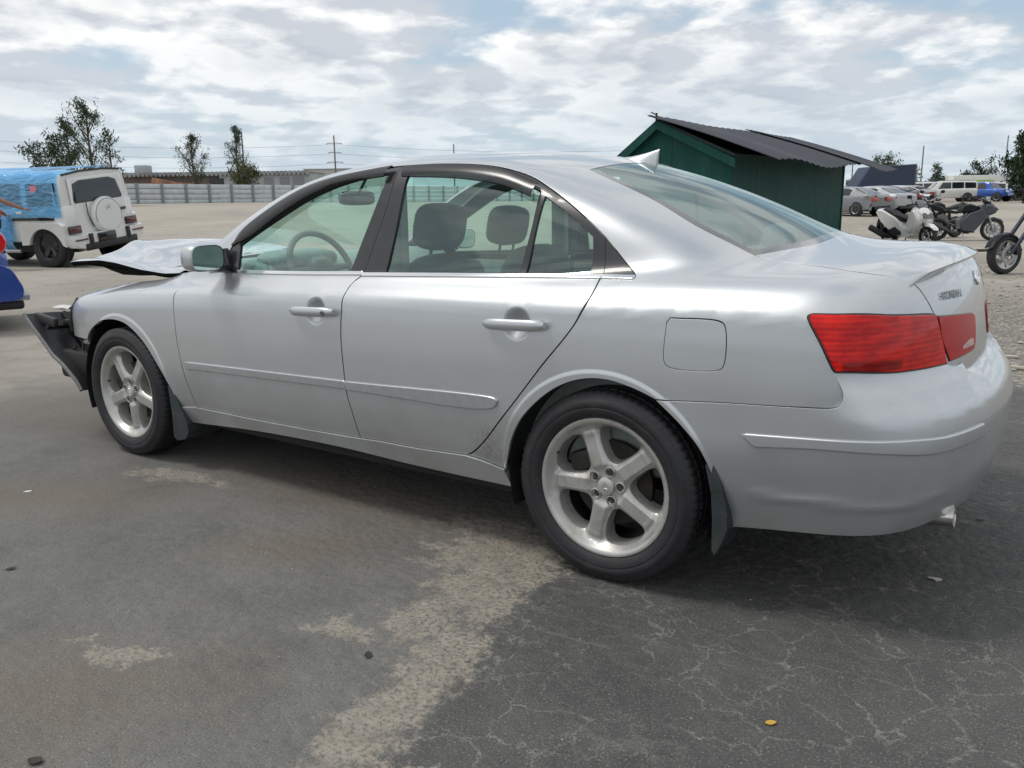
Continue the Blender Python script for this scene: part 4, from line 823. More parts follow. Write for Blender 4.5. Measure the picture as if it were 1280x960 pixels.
def rim_face(rot):
    """five-spoke dish: rounded openings cut through a domed face; outside looks to -y"""
    R0 = .213; ang = [rot + 2 * math.pi * i / 5 for i in range(5)]
    def opening(a):                                    # between two spokes
        pts = []
        half_o, half_i = .60, .30
        ctr = [(.196, -.30), (.1995, -.15), (.2005, 0), (.1995, .15), (.196, .30), (.186, .405), (.162, .428), (.128, .385), (.103, .305), (.085, .17), (.080, 0), (.085, -.17), (.103, -.305), (.128, -.385), (.162, -.428), (.186, -.405)]
        p = [np.array([r * math.cos(a + t), r * math.sin(a + t), 0]) for r, t in ctr]; return crom(p + [p[0]], .006)[:-1, :2]
    outer = np.array([[R0 * math.cos(t), R0 * math.sin(t)] for t in np.linspace(0, 2 * math.pi, 121)[:-1]])
    holes = [opening(a + math.pi / 5) for a in ang]
    gx = np.arange(-R0, R0, .0055); X, Y = np.meshgrid(gx, gy_ := gx); g = np.c_[X.ravel(), Y.ravel()]; rr = np.linalg.norm(g, axis=1); g = g[rr < R0 - .003]
    keep = np.ones(len(g), bool)
    for h in holes: keep &= ~inside(h, g) & (dist_poly(h, g) > .0028)
    g = g[keep]; extra = []
    for a in ang:                                      # crisp edges of the spoke facets
        for r in np.arange(.070, .196, .005):
            for s in (-1, 1): extra.append((r * math.cos(a) - s * .0190 * math.sin(a), r * math.sin(a) + s * .0190 * math.cos(a)))
    loops = [outer] + holes; allp = np.vstack(loops + [g, np.array(extra)]); edges = []; o = 0
    for l in loops: edges += [(o + i, o + (i + 1) % len(l)) for i in range(len(l))]; o += len(l)
    vs, es, fs, *_ = delaunay_2d_cdt([Vector(p) for p in allp], edges, [], 0, 1e-6)
    v2 = np.array([tuple(v) for v in vs]); fs = [f for f in fs if len(f) == 3]; cen = np.array([v2[list(f)].mean(0) for f in fs]); ok = inside(outer, cen)
    for h in holes: ok &= ~inside(h, cen)
    fs = [f for f, k in zip(fs, ok) if k]
    r = np.linalg.norm(v2, axis=1); th = np.arctan2(v2[:, 1], v2[:, 0])
    y = np.interp(r, [0, .03, .045, .07, .12, .165, .188, .202, .209, .213], [-.066, -.066, -.065, -.066, -.064, -.060, -.062, -.075, -.086, -.092])     # dish, outward is -y
    da = np.min([np.abs((th - a + math.pi) % (2 * math.pi) - math.pi) for a in ang], axis=0); lat = r * np.sin(np.minimum(da, 1.2))
    ridge = np.clip((.0190 - lat) / .003, 0, 1); slope = np.clip((.036 - lat) / .017, 0, 1) * smooth(.05, .075, r) * (1 - smooth(.178, .203, r))
    y -= .012 * slope * (1 - .0 * ridge); 
    hd = np.min([dist_poly(h, v2) for h in holes], axis=0); y += .004 * (1 - np.clip(hd / .005, 0, 1)) ** 2
    vv = [(p[0], yy, p[1]) for p, yy in zip(v2, y)]; mb = MB(); mb.add(vv, fs, True)
    for h in holes:
        yi = [vv[int(np.argmin(((v2 - q) ** 2).sum(1)))] for q in h]; c = h.mean(0)
        back = [(c[0] + (q[0] - c[0]) * .90, yy[1] + .055, c[1] + (q[1] - c[1]) * .90) for q, yy in zip(h, yi)]; m = len(h)
        mb.add(yi + back, [(i, (i + 1) % m, (i + 1) % m + m, i + m) for i in range(m)], True)
    return mb
def make_wheel(rot=0.0):
    w = bpy.data.objects.new('wheel', None); COL.objects.link(w); w.parent = car
    tyre_mb().build('tyre', RUBBER, w, sharp=50)
    r = rim_face(rot); r.lathe([(.213, -.092), (.2165, -.0955), (.2210, -.0975), (.2250, -.0985), (.2290, -.098), (.2315, -.094), (.230, -.085)], 96, 'y')
    r.v = [(x * 1.03, y, z * 1.03) for x, y, z in r.v]
    o = r.build('rim', RIMP, w, sharp=28)
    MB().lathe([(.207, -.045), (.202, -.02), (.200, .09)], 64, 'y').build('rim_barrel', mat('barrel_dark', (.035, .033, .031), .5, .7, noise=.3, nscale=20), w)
    cap = MB().lathe([(0, -.0795), (.026, -.079), (.0295, -.077), (.031, -.070), (.031, -.055)], 40, 'y'); c = cap.build('hub_cap', RIMF, o)
    xf_ = emblem(.0165); Mx = Matrix(((1, 0, 0), (0, 0, -1), (0, 1, 0))).to_4x4(); Mx.translation = (0, -.0798, 0)
    sub(xf(xf_, Mx), 'cap_emblem', CHROME, c)
    for i in range(5):
        a = rot + math.pi / 5 + 2 * math.pi * i / 5; lx, lz = .0525 * math.cos(a), .0525 * math.sin(a)
        MB().lathe([(.0145, -.068), (.0165, -.074), (.0185, -.073), (.0195, -.062), (.019, -.04)], 24, 'y', (lx, 0, lz)).build('lug_boss', RIMP, o)
        MB().lathe([(0, -.0715), (.0068, -.0715), (.0098, -.067), (.010, -.050)], 6, 'y', (lx, 0, lz), smooth=False).lathe([(.0143, -.066), (.0098, -.0655)], 18, 'y', (lx, 0, lz)).build('lug_nut', mat('lug_steel', (.12, .115, .11), .4, .9), o)
    MB().lathe([(.03, -.022), (.145, -.022), (.145, -.002), (.03, -.002)], 48, 'y').lathe([(.03, -.03), (.075, -.03), (.078, -.02)], 32, 'y').build('brake_disc', mat('brake_dark', (.045, .040, .036), .5, .8, noise=.35, nscale=14), w)
    MB().box((.10, -.02, .05), (.07, .06, .15), bev=.015).build('brake_caliper', DARK, w)
    MB().tube([(.1515, -.052, .145), (.150, -.076, .140)], .004, 8).build('valve_stem', BLACK, w)
    return w
w0 = make_wheel()
for i, (cx, y, rot, rz) in enumerate(((0.0, -.795, R(112), 0), (-2.73, -.80, R(128), R(-1)), (0, .795, .2, math.pi), (-2.73, .80, .3, math.pi))):
    w = w0 if i == 0 else copy_tree(w0, car)
    w.location = (cx + 1.3, y, .328); w.rotation_mode = 'XYZ'; w.rotation_euler = (0, -rot, rz)
# --- interior
SEATM = mat('grey_seat_cloth', (.085, .110, .112), .85, noise=.2, nscale=12, bump=.2, bscale=260)
TRIM = mat('grey_interior_plastic', (.28, .32, .30), .6, noise=.15, nscale=20)
HEADL = mat('headliner_cloth', (.60, .60, .56), .9, noise=.08)
tub = MB().box((-.85, 0, .36), (2.6, 1.44, .05))
for s in (-1, 1): tub.box((-.95, s * .765, .64), (2.3, .03, .56), bev=.01).box((-.95, s * .735, .70), (1.9, .04, .10), bev=.02).box((-1.09, s * .63, 1.16), (.09, .05, .40), bev=.02)
tub.box((.22, 0, .80), (.06, 1.36, .52), bev=.02).box((-1.35, 0, .50), (1.0, .22, .24), bev=.04)
cb(tub, 'cabin_trim', TRIM)
hd_ = outl([(-1.38, 0, 1.4)] + on_top([(-1.38, -.2), (-1.37, -.4), (-1.36, -.48)]), on_top([(-1.36, -.48), (-1.1, -.49), (-.8, -.485), (-.42, -.42)]), on_top([(-.42, -.42), (-.36, -.2), (-.35, 0)]))
panel('headliner', hd_, (0, 0, -1), HEADL, car, sym=True, off=-.035, flange=0, spacing=.08)
cb(MB().prism([(-.12, 1.0), (.42, 1.045), (.44, 1.0), (.2, .92), (-.12, .95)], -.60, .60), 'parcel_shelf', mat('shelf_cloth', (.22, .22, .21), .9))
dash = MB().grid([[(-2.48, y, .955), (-2.30, y, .985), (-2.08, y, .990), (-1.96, y, .968), (-1.90, y, .90), (-1.93, y, .80), (-2.0, y, .60)] for y in np.linspace(-.73, .73, 21)])
dash.blob((-2.0, -.36, .985), (.26, .42, .10), .7); cb(dash, 'dashboard', mat('dash_grey', (.36, .40, .385), .55, noise=.1, nscale=30))
st = MB(); cS = Vector((-1.83, -.36, .945)); ax = Vector((.90, 0, .44)).normalized(); ux = Vector((0, 1, 0)); vx = ax.cross(ux)
st.tube([cS + (ux * math.cos(a) + vx * math.sin(a)) * .185 for a in np.linspace(0, 2 * math.pi, 41)], .0155, 10, False); st.blob(cS - ax * .02, (.10, .15, .13), .7)
for a in (0, math.pi, -math.pi / 2): st.tube([cS - ax * .015, cS + (ux * math.cos(a) + vx * math.sin(a)) * .18], [.022, .014], 8)
st.tube([cS, cS - ax * .25], .035, 10); cb(st, 'steering_wheel', mat('wheel_grey', (.22, .225, .22), .5, noise=.1))
for sy in (-.37, .37):
    rt = Matrix.Rotation(R(-20), 3, 'Y') if False else None
    s = MB().blob((-1.34, sy, .52), (.58, .50, .20), .45, 24).blob((-1.12, sy, .74), (.18, .50, .60), .5, 24, Matrix.Rotation(R(16), 3, 'Y'))
    o = cb(s, 'front_seat', SEATM)
    hx, hz = (-1.08, 1.150) if sy < 0 else (-1.24, 1.130)
    hrm = MB().blob((hx, sy, hz), (.115, .285, .195), .55, 24, Matrix.Rotation(R(12), 3, 'Y'))
    for k in (-.06, .06): hrm.tube([(hx - .02, sy + k, .98), (hx, sy + k, 1.08)], .007, 8)
    sub(hrm, 'headrest', SEATM, o)
o = cb(MB().blob((-.35, 0, .52), (.56, 1.30, .20), .4, 24).blob((.06, 0, .79), (.19, 1.30, .56), .45, 24, Matrix.Rotation(R(20), 3, 'Y')), 'rear_seat', SEATM)
for sy in (-.38, .38): sub(MB().blob((.14, sy, 1.075), (.10, .27, .14), .55, 20, Matrix.Rotation(R(14), 3, 'Y')), 'headrest', SEATM, o)
cb(MB().blob((-1.93, 0, 1.275), (.04, .25, .075), .5, 20).tube([(-1.93, 0, 1.28), (-1.86, 0, 1.37)], .008, 8), 'rear_view_mirror', GLOSSB)
cb(MB().blob((-2.18, -.71, .955), (.20, .05, .05), .8), 'door_speaker_trim', TRIM)
cb(MB().tube([(-1.03, .70, 1.20), (-1.06, .70, .90), (-1.09, .68, .55)], .014, 6), 'seat_belt', mat('belt_web', (.07, .07, .07), .8))
# ================================================================== the ground
def ground_mat():
    m = bpy.data.materials.new('yard_ground'); m.use_nodes = True; t = m.node_tree; b = t.nodes['Principled BSDF']; L = t.links.new
    tc = N(t, 'ShaderNodeTexCoord'); P = tc.outputs['Object']
    def noise(s, d=6, r=.6, dist=0.0, vec=None):
        n = N(t, 'ShaderNodeTexNoise', inp={'Scale': s, 'Detail': d, 'Roughness': r, 'Distortion': dist}); L(vec or P, n.inputs[0]); return n.outputs[0]
    def M(op, a, b_=None, c=None, clamp=False):
        n = N(t, 'ShaderNodeMath', operation=op, use_clamp=clamp)
        for i, v in enumerate((a, b_, c)):
            if v is None: continue
            if isinstance(v, (int, float)): n.inputs[i].default_value = v
            else: L(v, n.inputs[i])
        return n.outputs[0]
    def step(v, a, b_, lo=0.0, hi=1.0):
        n = N(t, 'ShaderNodeMapRange', interpolation_type='SMOOTHSTEP', inp={1: a, 2: b_, 3: lo, 4: hi}); L(v, n.inputs[0]); return n.outputs[0]
    def mix(f, a, b_):
        n = N(t, 'ShaderNodeMix', data_type='RGBA')
        if isinstance(f, (int, float)): n.inputs[0].default_value = f
        else: L(f, n.inputs[0])
        for k, v in ((6, a), (7, b_)):
            if isinstance(v, tuple): n.inputs[k].default_value = (*v, 1)
            else: L(v, n.inputs[k])
        return n.outputs[2]
    sep = N(t, 'ShaderNodeSeparateXYZ'); L(P, sep.inputs[0]); X, Y = sep.outputs['X'], sep.outputs['Y']
    def warp(scale, amt):
        n = N(t, 'ShaderNodeTexNoise', inp={'Scale': scale, 'Detail': 5.0, 'Roughness': .65}); L(P, n.inputs[0])
        a = N(t, 'ShaderNodeVectorMath', operation='SUBTRACT', inp={1: (.5, .5, .5)}); L(n.outputs['Color'], a.inputs[0])
        s = N(t, 'ShaderNodeVectorMath', operation='SCALE', inp={'Scale': amt}); L(a.outputs[0], s.inputs[0])
        o = N(t, 'ShaderNodeVectorMath', operation='ADD'); L(P, o.inputs[0]); L(s.outputs[0], o.inputs[1]); return o.outputs[0]
    wP = warp(3.0, .42); wC = warp(7.0, .16)
    def blob(cx, cy, rx, ry, rot=0.0):
        mp = N(t, 'ShaderNodeMapping', vector_type='TEXTURE', inp={'Location': (cx, cy, 0), 'Rotation': (0, 0, R(rot)), 'Scale': (rx, ry, 1e3)}); L(wP, mp.inputs[0])
        ln = N(t, 'ShaderNodeVectorMath', operation='LENGTH'); L(mp.outputs[0], ln.inputs[0]); return M('SUBTRACT', 1.0, ln.outputs['Value'])
    def union(bl):
        o = bl[0]
        for x in bl[1:]: o = M('MAXIMUM', o, x)
        return o
    nL = noise(.35, 5); nM = noise(2.2, 7, .65); nF = noise(14, 8, .7); nG = noise(160, 3, .6); nS = noise(420, 2)
    # --- grey tarmac
    grey = mix(step(nM, .3, .7), (.108, .107, .101), (.172, .168, .158)); grey = mix(step(noise(.8, 6, .7), .42, .66, 0, .34), grey, (.150, .138, .118))
    grey = mix(step(nF, .40, .75, 0, .5), grey, (.185, .178, .162)); grey = mix(step(noise(34, 6, .75), .52, .72, 0, .6), grey, (.060, .058, .054))
    brown = union([blob(-1.3, -.70, 1.3, .42), blob(-3.6, -.35, 1.5, .75, 20), blob(-2.5, -1.5, .9, .35, 30), blob(-.9, -2.3, .7, .4, 40), blob(-1.1, -1.25, .5, .25, 30)])
    grey = mix(step(M('MULTIPLY_ADD', M('SUBTRACT', nF, .5), 1.6, brown), -.05, .8, 0, .62), grey, (.155, .128, .098))
    # --- darker, crazed tarmac towards the rear of the car
    edge = M('ADD', X, M('MULTIPLY_ADD', Y, .30, .62)); wn = M('MULTIPLY', M('SUBTRACT', nM, .5), .7)
    dk = step(M('ADD', edge, wn), -.05, .16)
    dark = mix(step(nM, .3, .72), (.056, .056, .055), (.092, .091, .087)); dark = mix(step(nF, .4, .8, 0, .5), dark, (.115, .113, .107))
    def cracks(scale, w0, w1):
        v = N(t, 'ShaderNodeTexVoronoi', feature='DISTANCE_TO_EDGE', inp={'Scale': scale, 'Randomness': 1.0}); L(wC, v.inputs[0])
        return step(v.outputs['Distance'], w0, w1, 1, 0)
    ck = M('MAXIMUM', M('MULTIPLY', cracks(5.6, .003, .028), step(nM, .38, .58)), M('MULTIPLY', cracks(17.0, .004, .050), step(noise(5.0, 4), .50, .68)))
    ckm = M('MULTIPLY', ck, step(noise(22, 5, .7), .34, .60))
    asph = mix(dk, grey, dark); asph = mix(M('MULTIPLY', ckm, M('MULTIPLY_ADD', dk, .52, .10)), asph, (.30, .285, .255))
    # scuffs and pale mineral specks
    spk = step(nG, .56, .70, 0, .62); asph = mix(spk, asph, (.33, .32, .29)); asph = mix(step(nG, .44, .30, 0, .7), asph, (.028, .028, .028)); asph = mix(step(noise(90, 5, .8), .55, .75, 0, .5), asph, (.24, .232, .212)); asph = mix(step(nS, .58, .72, 0, .35), asph, (.42, .41, .38))
    streak = N(t, 'ShaderNodeMapping', inp={'Rotation': (0, 0, R(-35)), 'Scale': (1.2, 14, 1)}); L(wC, streak.inputs[0])
    asph = mix(M('MULTIPLY', step(noise(1.3, 6, .7, 0, streak.outputs[0]), .56, .74, 0, .45), step(nL, .35, .6)), asph, (.235, .225, .205))
    # --- washed sand lying on the tarmac
    sf = union([blob(-.40, -.92, .34, .24, 5), blob(-.52, -.76, .36, .15, 0), blob(-.30, -1.18, .22, .30, 10), blob(-.36, -1.42, .17, .15), blob(-.13, -1.58, .15, .28, 14), blob(-.07, -1.88, .11, .42, 6), blob(-.50, -1.62, .14, .07, 20), blob(.10, -2.05, .10, .05, 30), blob(-1.75, -2.35, .28, .10, 35), blob(-.95, -2.05, .20, .06, 30), blob(-2.2, -1.0, .35, .08, 10)])
    sm = step(M('ADD', M('MULTIPLY_ADD', M('SUBTRACT', nF, .5), 1.9, sf), M('MULTIPLY', M('SUBTRACT', noise(45, 6, .75), .5), 1.2)), .02, .50, 0, .92)
    sand = mix(step(nF, .3, .7), (.245, .216, .175), (.355, .320, .265)); sand = mix(step(nG, .45, .7, 0, .4), sand, (.32, .29, .24))
    asph = mix(M('MULTIPLY', sm, step(noise(70, 6, .75), .40, .52)), asph, sand)
    # --- open yard: pale crushed rock, browner dirt near the tarmac's edge
    dirt = mix(step(nM, .3, .7), (.235, .215, .185), (.345, .318, .275)); dirt = mix(step(nL, .35, .65, 0, .6), dirt, (.42, .39, .335))
    gv = N(t, 'ShaderNodeTexVoronoi', inp={'Scale': 26.0, 'Randomness': 1.0}); L(P, gv.inputs[0]); gcol = N(t, 'ShaderNodeSeparateColor'); L(gv.outputs['Color'], gcol.inputs[0])
    gravel = mix(gcol.outputs[0], (.15, .14, .125), (.47, .435, .375)); gravel = mix(step(gv.outputs['Distance'], .25, .6, 0, .75), gravel, (.10, .092, .08))
    gm = M('MULTIPLY', step(X, -3.2, -.6), step(M('MULTIPLY_ADD', nM, 3.0, Y), 13.5, 8.0)); dirt = mix(M('MULTIPLY', gm, .85), dirt, gravel)
    dirt = mix(step(nF, .55, .8, 0, .5), dirt, (.17, .15, .125))
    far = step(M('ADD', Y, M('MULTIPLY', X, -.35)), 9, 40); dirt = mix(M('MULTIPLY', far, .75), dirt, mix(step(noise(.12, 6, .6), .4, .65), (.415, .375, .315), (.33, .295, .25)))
    tr = N(t, 'ShaderNodeMapping', inp={'Rotation': (0, 0, R(-22)), 'Scale': (.10, 1.0, 1)}); L(P, tr.inputs[0])
    dirt = mix(step(noise(.9, 5, .65, 0, tr.outputs[0]), .52, .70, 0, .45), dirt, (.205, .185, .155))
    e1 = M('SUBTRACT', 3.22, Y); e2 = M('MULTIPLY', M('ADD', X, 5.1), .6)
    am = step(M('ADD', M('MINIMUM', M('MULTIPLY', e1, 2.0), e2), M('MULTIPLY', M('SUBTRACT', nM, .5), 1.6)), -.15, .55)
    lb = M('MULTIPLY', step(X, -3.0, -6.5), step(X, -16.0, -7.0)); dirt = mix(M('MULTIPLY', lb, step(nM, .35, .7, 0, .55)), dirt, (.17, .145, .115))
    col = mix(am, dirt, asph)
    L(col, b.inputs['Base Color']); b.inputs['Specular IOR Level'].default_value = .35
    L(M('MULTIPLY_ADD', am, -.14, .92), b.inputs['Roughness'])
    h = M('ADD', M('MULTIPLY', nG, .35), M('ADD', M('MULTIPLY', noise(60, 4, .6), .14), M('MULTIPLY', ckm, -.6))); h = M('ADD', h, M('MULTIPLY', M('MULTIPLY', gv.outputs['Distance'], gm), -1.6)); h = M('ADD', h, M('MULTIPLY', nS, .22))
    bp = N(t, 'ShaderNodeBump', inp={'Strength': .5, 'Distance': .008}); L(h, bp.inputs['Height']); L(bp.outputs[0], b.inputs['Normal'])
    return m
ds = np.concatenate([[-400, -120, -40, -15], np.arange(-6, 30, 1.5), np.arange(30, 140, 4), [150, 180, 240, 340, 500, 800, 1400, 2600]])
ls = np.concatenate([[-2600, -1200, -600, -300], np.arange(-160, 161, 4), [300, 600, 1200, 2600]])
rows = []
for d in ds:
    row = []
    for l in ls:
        p = YO + YR * float(l) + YF * float(d); row.append((p.x, p.y, float(ground_z(p.x, p.y))))
    rows.append(row)
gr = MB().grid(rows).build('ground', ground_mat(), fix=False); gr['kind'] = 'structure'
if gr.data.polygons[0].normal.z < 0: gr.data.flip_normals()
# loose stones: crushed rock right of the tarmac and a sprinkle of chippings on it
def stones(n, place, s0, s1, name, mt):
    mb = MB(); base = [(1, 0, 0), (-1, 0, 0), (0, 1, 0), (0, -1, 0), (0, 0, 1), (0, 0, -.6)]; F_ = [(0, 2, 4), (2, 1, 4), (1, 3, 4), (3, 0, 4), (2, 0, 5), (1, 2, 5), (3, 1, 5), (0, 3, 5)]
    for _ in range(n):
        x, y = place(); s = s0 * (s1 / s0) ** (random.random() ** 2.2); a = random.random() * 6.28; k = (random.uniform(.7, 1.3), random.uniform(.6, 1.1), random.uniform(.35, .8)); z = float(ground_z(x, y))
        vs = []
        for p in base:
            j = [p[i] * k[i] * random.uniform(.75, 1.2) for i in range(3)]; vs.append((x + s * (j[0] * math.cos(a) - j[1] * math.sin(a)), y + s * (j[0] * math.sin(a) + j[1] * math.cos(a)), z + s * (j[2] + .25)))
        mb.add(vs, F_)
    o = mb.build(name, mt, fix=False); o['kind'] = 'stuff'; return o
GRAV = mat('crushed_rock', (.33, .31, .27), .9, noise=.45, nscale=3.0)
stones(5200, lambda: (random.uniform(-2.6, 7.5) + 0, 3.45 + 11 * random.random() ** 1.3), .008, .040, 'gravel', GRAV)
stones(420, lambda: (random.uniform(-5, 1.6), random.uniform(-2.6, 2.6)), .0018, .0065, 'chippings', mat('chippings_grey', (.30, .29, .27), .9, noise=.5, nscale=5))
stones(420, lambda: (random.uniform(-14, -3.5), random.uniform(-.8, 6.5)), .004, .020, 'rubble', mat('rubble_tan', (.36, .34, .30), .9, noise=.4, nscale=3))
# ================================================================== the shed
GREEN = mat('green_board', (.008, .066, .054), .62, spec=.2, noise=.12, nscale=2.5, rvar=.06, dirt=((.022, .078, .064), .3, 1.6))
def board_paint():
    m = GREEN; t = m.node_tree; b = t.nodes['Principled BSDF']; L = t.links.new; tc = N(t, 'ShaderNodeTexCoord'); sep = N(t, 'ShaderNodeSeparateXYZ'); L(tc.outputs['Object'], sep.inputs[0])
    s_ = N(t, 'ShaderNodeMath', operation='ADD'); L(sep.outputs['X'], s_.inputs[0]); L(sep.outputs['Y'], s_.inputs[1]); md = N(t, 'ShaderNodeMath', operation='PINGPONG', inp={1: .61}); L(s_.outputs[0], md.inputs[0])
    jt = N(t, 'ShaderNodeMapRange', inp={1: .0, 2: .012, 3: 1.0, 4: 0.0}); L(md.outputs[0], jt.inputs[0])           # joints between the boards
    mp = N(t, 'ShaderNodeMapping', inp={'Scale': (3.2, 3.2, .35)}); L(tc.outputs['Object'], mp.inputs[0]); n = N(t, 'ShaderNodeTexNoise', inp={'Scale': 2.0, 'Detail': 8.0, 'Roughness': .7}); L(mp.outputs[0], n.inputs[0])
    st = N(t, 'ShaderNodeMapRange', inp={1: .48, 2: .75, 3: 0.0, 4: .55}); L(n.outputs[0], st.inputs[0]); old = b.inputs['Base Color'].links[0].from_socket
    a = N(t, 'ShaderNodeMix', data_type='RGBA', inp={7: (.045, .115, .095, 1)}); L(st.outputs[0], a.inputs[0]); L(old, a.inputs[6])
    c = N(t, 'ShaderNodeMix', data_type='RGBA', inp={7: (.004, .018, .015, 1)}); L(jt.outputs[0], c.inputs[0]); L(a.outputs[2], c.inputs[6]); L(c.outputs[2], b.inputs['Base Color'])
board_paint()
SHEET = mat('black_corrugated_sheet', (.016, .020, .031), .5, spec=.28, noise=.2, nscale=6, dirt=((.03, .032, .036), .3, 4))
shed = thing('shed', 'dark green gabled shed under loose black corrugated roof sheets, behind the silver sedan', 'shed', yard(4.06, 15.9), YROT + math.atan2(.805, .593))
LU, LV, HE, HP, PK = 7.05, 2.34, 1.98, 2.63, 1.48
MB().prism([(0, -.1), (LV, -.1), (LV, HE), (PK, HP), (0, HE)], 0, LU, 'yz').build('wall', GREEN, shed)
rf = MB()
for s in (0, 1):
    y0, y1 = (-.06, PK) if s == 0 else (PK, LV + .06); z0, z1 = (HE - .03, HP) if s == 0 else (HP, HE - .03)
    rf.add([(-.12, y0, z0 + .006), (LU + .1, y0, z0 + .006), (LU + .1, y1, z1 + .006), (-.12, y1, z1 + .006), (-.12, y0, z0 + .06), (LU + .1, y0, z0 + .06), (LU + .1, y1, z1 + .06), (-.12, y1, z1 + .06)], [(0, 1, 2, 3), (4, 7, 6, 5), (0, 4, 5, 1), (1, 5, 6, 2), (2, 6, 7, 3), (3, 7, 4, 0)])
rf.build('roof', mat('dark_roof_felt', (.010, .03, .026), .6), shed)
for s in (0, 1):
    a, b = ((-.09, HE - .06), (PK, HP + .04)) if s == 0 else ((PK, HP + .04), (LV + .09, HE - .06))
    MB().prism([a, b, (b[0], b[1] - .16), (a[0], a[1] - .16)], -.16, -.123, 'yz').build('bargeboard', GREEN, shed)
def corr(x0, x1, v1, lift, name):
    """ribbed sheet lying over the right-hand slope and hanging past the eave"""
    nx, ny = int((x1 - x0) * 30), 14; T = []
    for i in range(nx + 1):
        x = x0 + (x1 - x0) * i / nx; row = []
        for j in range(ny + 1):
            v = v1 * j / ny; y = PK + .12 + (-.95 - PK - .12) * v; z = 2.745 + (1.84 - 2.745) * v + .03 * math.sin(math.pi * v) + .045 * math.sin(1.5 * x + .9) * (.25 + v) - .008 * x * (1 - v) + lift
            z += .020 * abs(math.sin(math.pi * x / .34)) ** 2; row.append((x, y, z))
        T.append(row)
    Bt = [[(x, y, z - .012) for x, y, z in r] for r in T]; mb = MB().grid(T).grid(Bt)
    for A, B_ in ((T[0], Bt[0]), (T[-1], Bt[-1]), ([r[0] for r in T], [r[0] for r in Bt]), ([r[-1] for r in T], [r[-1] for r in Bt])): mb.grid([A, B_], smooth=False)
    mb.build(name, SHEET, shed, sharp=80)
corr(-.30, 4.9, 1.0, 0.0, 'roof_sheet')
corr(4.6, 7.85, 1.04, .035, 'roof_sheet')
MB().box((-.16, PK, 2.72), (.03, .03, .16)).box((-.16, PK + .05, 2.79), (.02, .14, .02), Matrix.Rotation(R(24), 3, 'X')).build('ridge_bracket', DARK, shed)
MB().box((LU - .03, -.012, 1.0), (.06, .02, 2.0)).build('batten', GREEN, shed)
# ================================================================== fences, buildings, poles
FW = mat('galvanised_board', (.50, .54, .55), .5, .1, noise=.15, nscale=2.0); FP = mat('galvanised_post', (.20, .24, .245), .6, noise=.15)
def fence(name, label, a, b, n, h, boards, dz=0.0):
    """horizontal metal boards on posts from a to b (lateral, depth)"""
    A, B_ = yard(*a, dz), yard(*b, dz); t = thing(name, label, 'fence', A, math.atan2(B_.y - A.y, B_.x - A.x)); Ln = math.hypot(B_.x - A.x, B_.y - A.y); slope = (B_.z - A.z) / Ln; bh = h / boards
    for k in range(boards):
        z = bh * (k + .5); m = MB(); vs = []
        for x in (0, Ln):
            for (yy, zz) in ((.02, -bh * .44), (.05, -bh * .1), (.05, bh * .1), (.02, bh * .44), (-.01, bh * .44), (-.01, -bh * .44)): vs.append((x, -yy, z + zz + slope * x))
        m.add(vs, [(i, (i + 1) % 6, (i + 1) % 6 + 6, i + 6) for i in range(6)] + [(0, 1, 2, 3, 4, 5), (11, 10, 9, 8, 7, 6)]); m.build('board', FW, t)
    for i in range(n + 1):
        x = Ln * i / n; MB().box((x, -.11, h / 2 - .03 + slope * x), (.20, .12, h + .12)).build('post', FP, t)
    return t
fa, fb_ = (px(205, 75), 75.0), (px(343, 82.7), 82.7); dl, dd = (fb_[0] - fa[0]) / 5, (fb_[1] - fa[1]) / 5
fence('board_fence', 'long low fence of pale metal boards on grey posts before the warehouse', (fa[0] - 4 * dl, fa[1] - 4 * dd), (fa[0] + 30 * dl, fa[1] + 30 * dd), 34, 1.74, 4)
fence('board_fence', 'short pale metal board fence below the large dark tree', (px(1215, 92), 92), (px(1420, 90), 90), 6, 1.95, 4)
CONC = mat('grey_render', (.36, .38, .385), .8, noise=.15, nscale=.4); BEIGE = mat('beige_render', (.47, .45, .42), .8, noise=.1, nscale=.3); DKO = mat('dark_opening', (.035, .036, .038), .5); BRK = mat('brown_store_wall', (.15, .115, .10), .8, noise=.3, nscale=.5)
def block(o, c, d, name, mt, bev=0): return MB().box(c, d, bev=bev).build(name, mt, o)
d0 = 128.0; wx0, wx1 = px(140, d0), px(388, d0); wb = thing('warehouse', 'long low grey warehouse with a toothed roof edge, seen over the board fence', 'warehouse', yard((wx0 + wx1) / 2, d0 + 6), YROT)
Wd = wx1 - wx0; block(wb, (Wd * .27, 0, 2.1), (Wd * .46, 10, 4.2), 'wall', CONC); block(wb, (-Wd * .235, 0, 1.9), (Wd * .53, 9.6, 3.8), 'store_wall', BRK)
rt = MB().box((0, -.1, 4.15), (Wd, 10.6, .3))
for i in range(46): rt.box((-Wd / 2 + Wd * (i + .5) / 46, -5.2, 4.10), (Wd / 46 * .62, .5, .6))
rt.build('roof_edge', mat('roof_edge_grey', (.27, .28, .285), .7, noise=.3, nscale=.6), wb)
for u0, u1 in ((262, 280), (330, 342), (350, 362), (366, 380)):
    x0, x1 = px(u0, d0) - (wx0 + wx1) / 2, px(u1, d0) - (wx0 + wx1) / 2; block(wb, ((x0 + x1) / 2, -5.02, 2.85), (x1 - x0, .1, 1.2), 'window', DKO if u0 < 300 else mat('grey_shutter', (.20, .22, .23), .5))
MB().box((-Wd * .28, -6.0, 2.6), (Wd * .42, .6, .5)).box((-Wd * .22, -6.2, 2.8), (3.5, .8, .9), Matrix.Rotation(R(12), 3, 'Y')).build('stored_timber', mat('stored_orange', (.33, .17, .10), .8, noise=.5, nscale=.8), wb)
block(wb, (px(170, d0) - (wx0 + wx1) / 2, -2, 4.9), (1.8, 2.2, 1.3), 'roof_unit', CONC, .1)
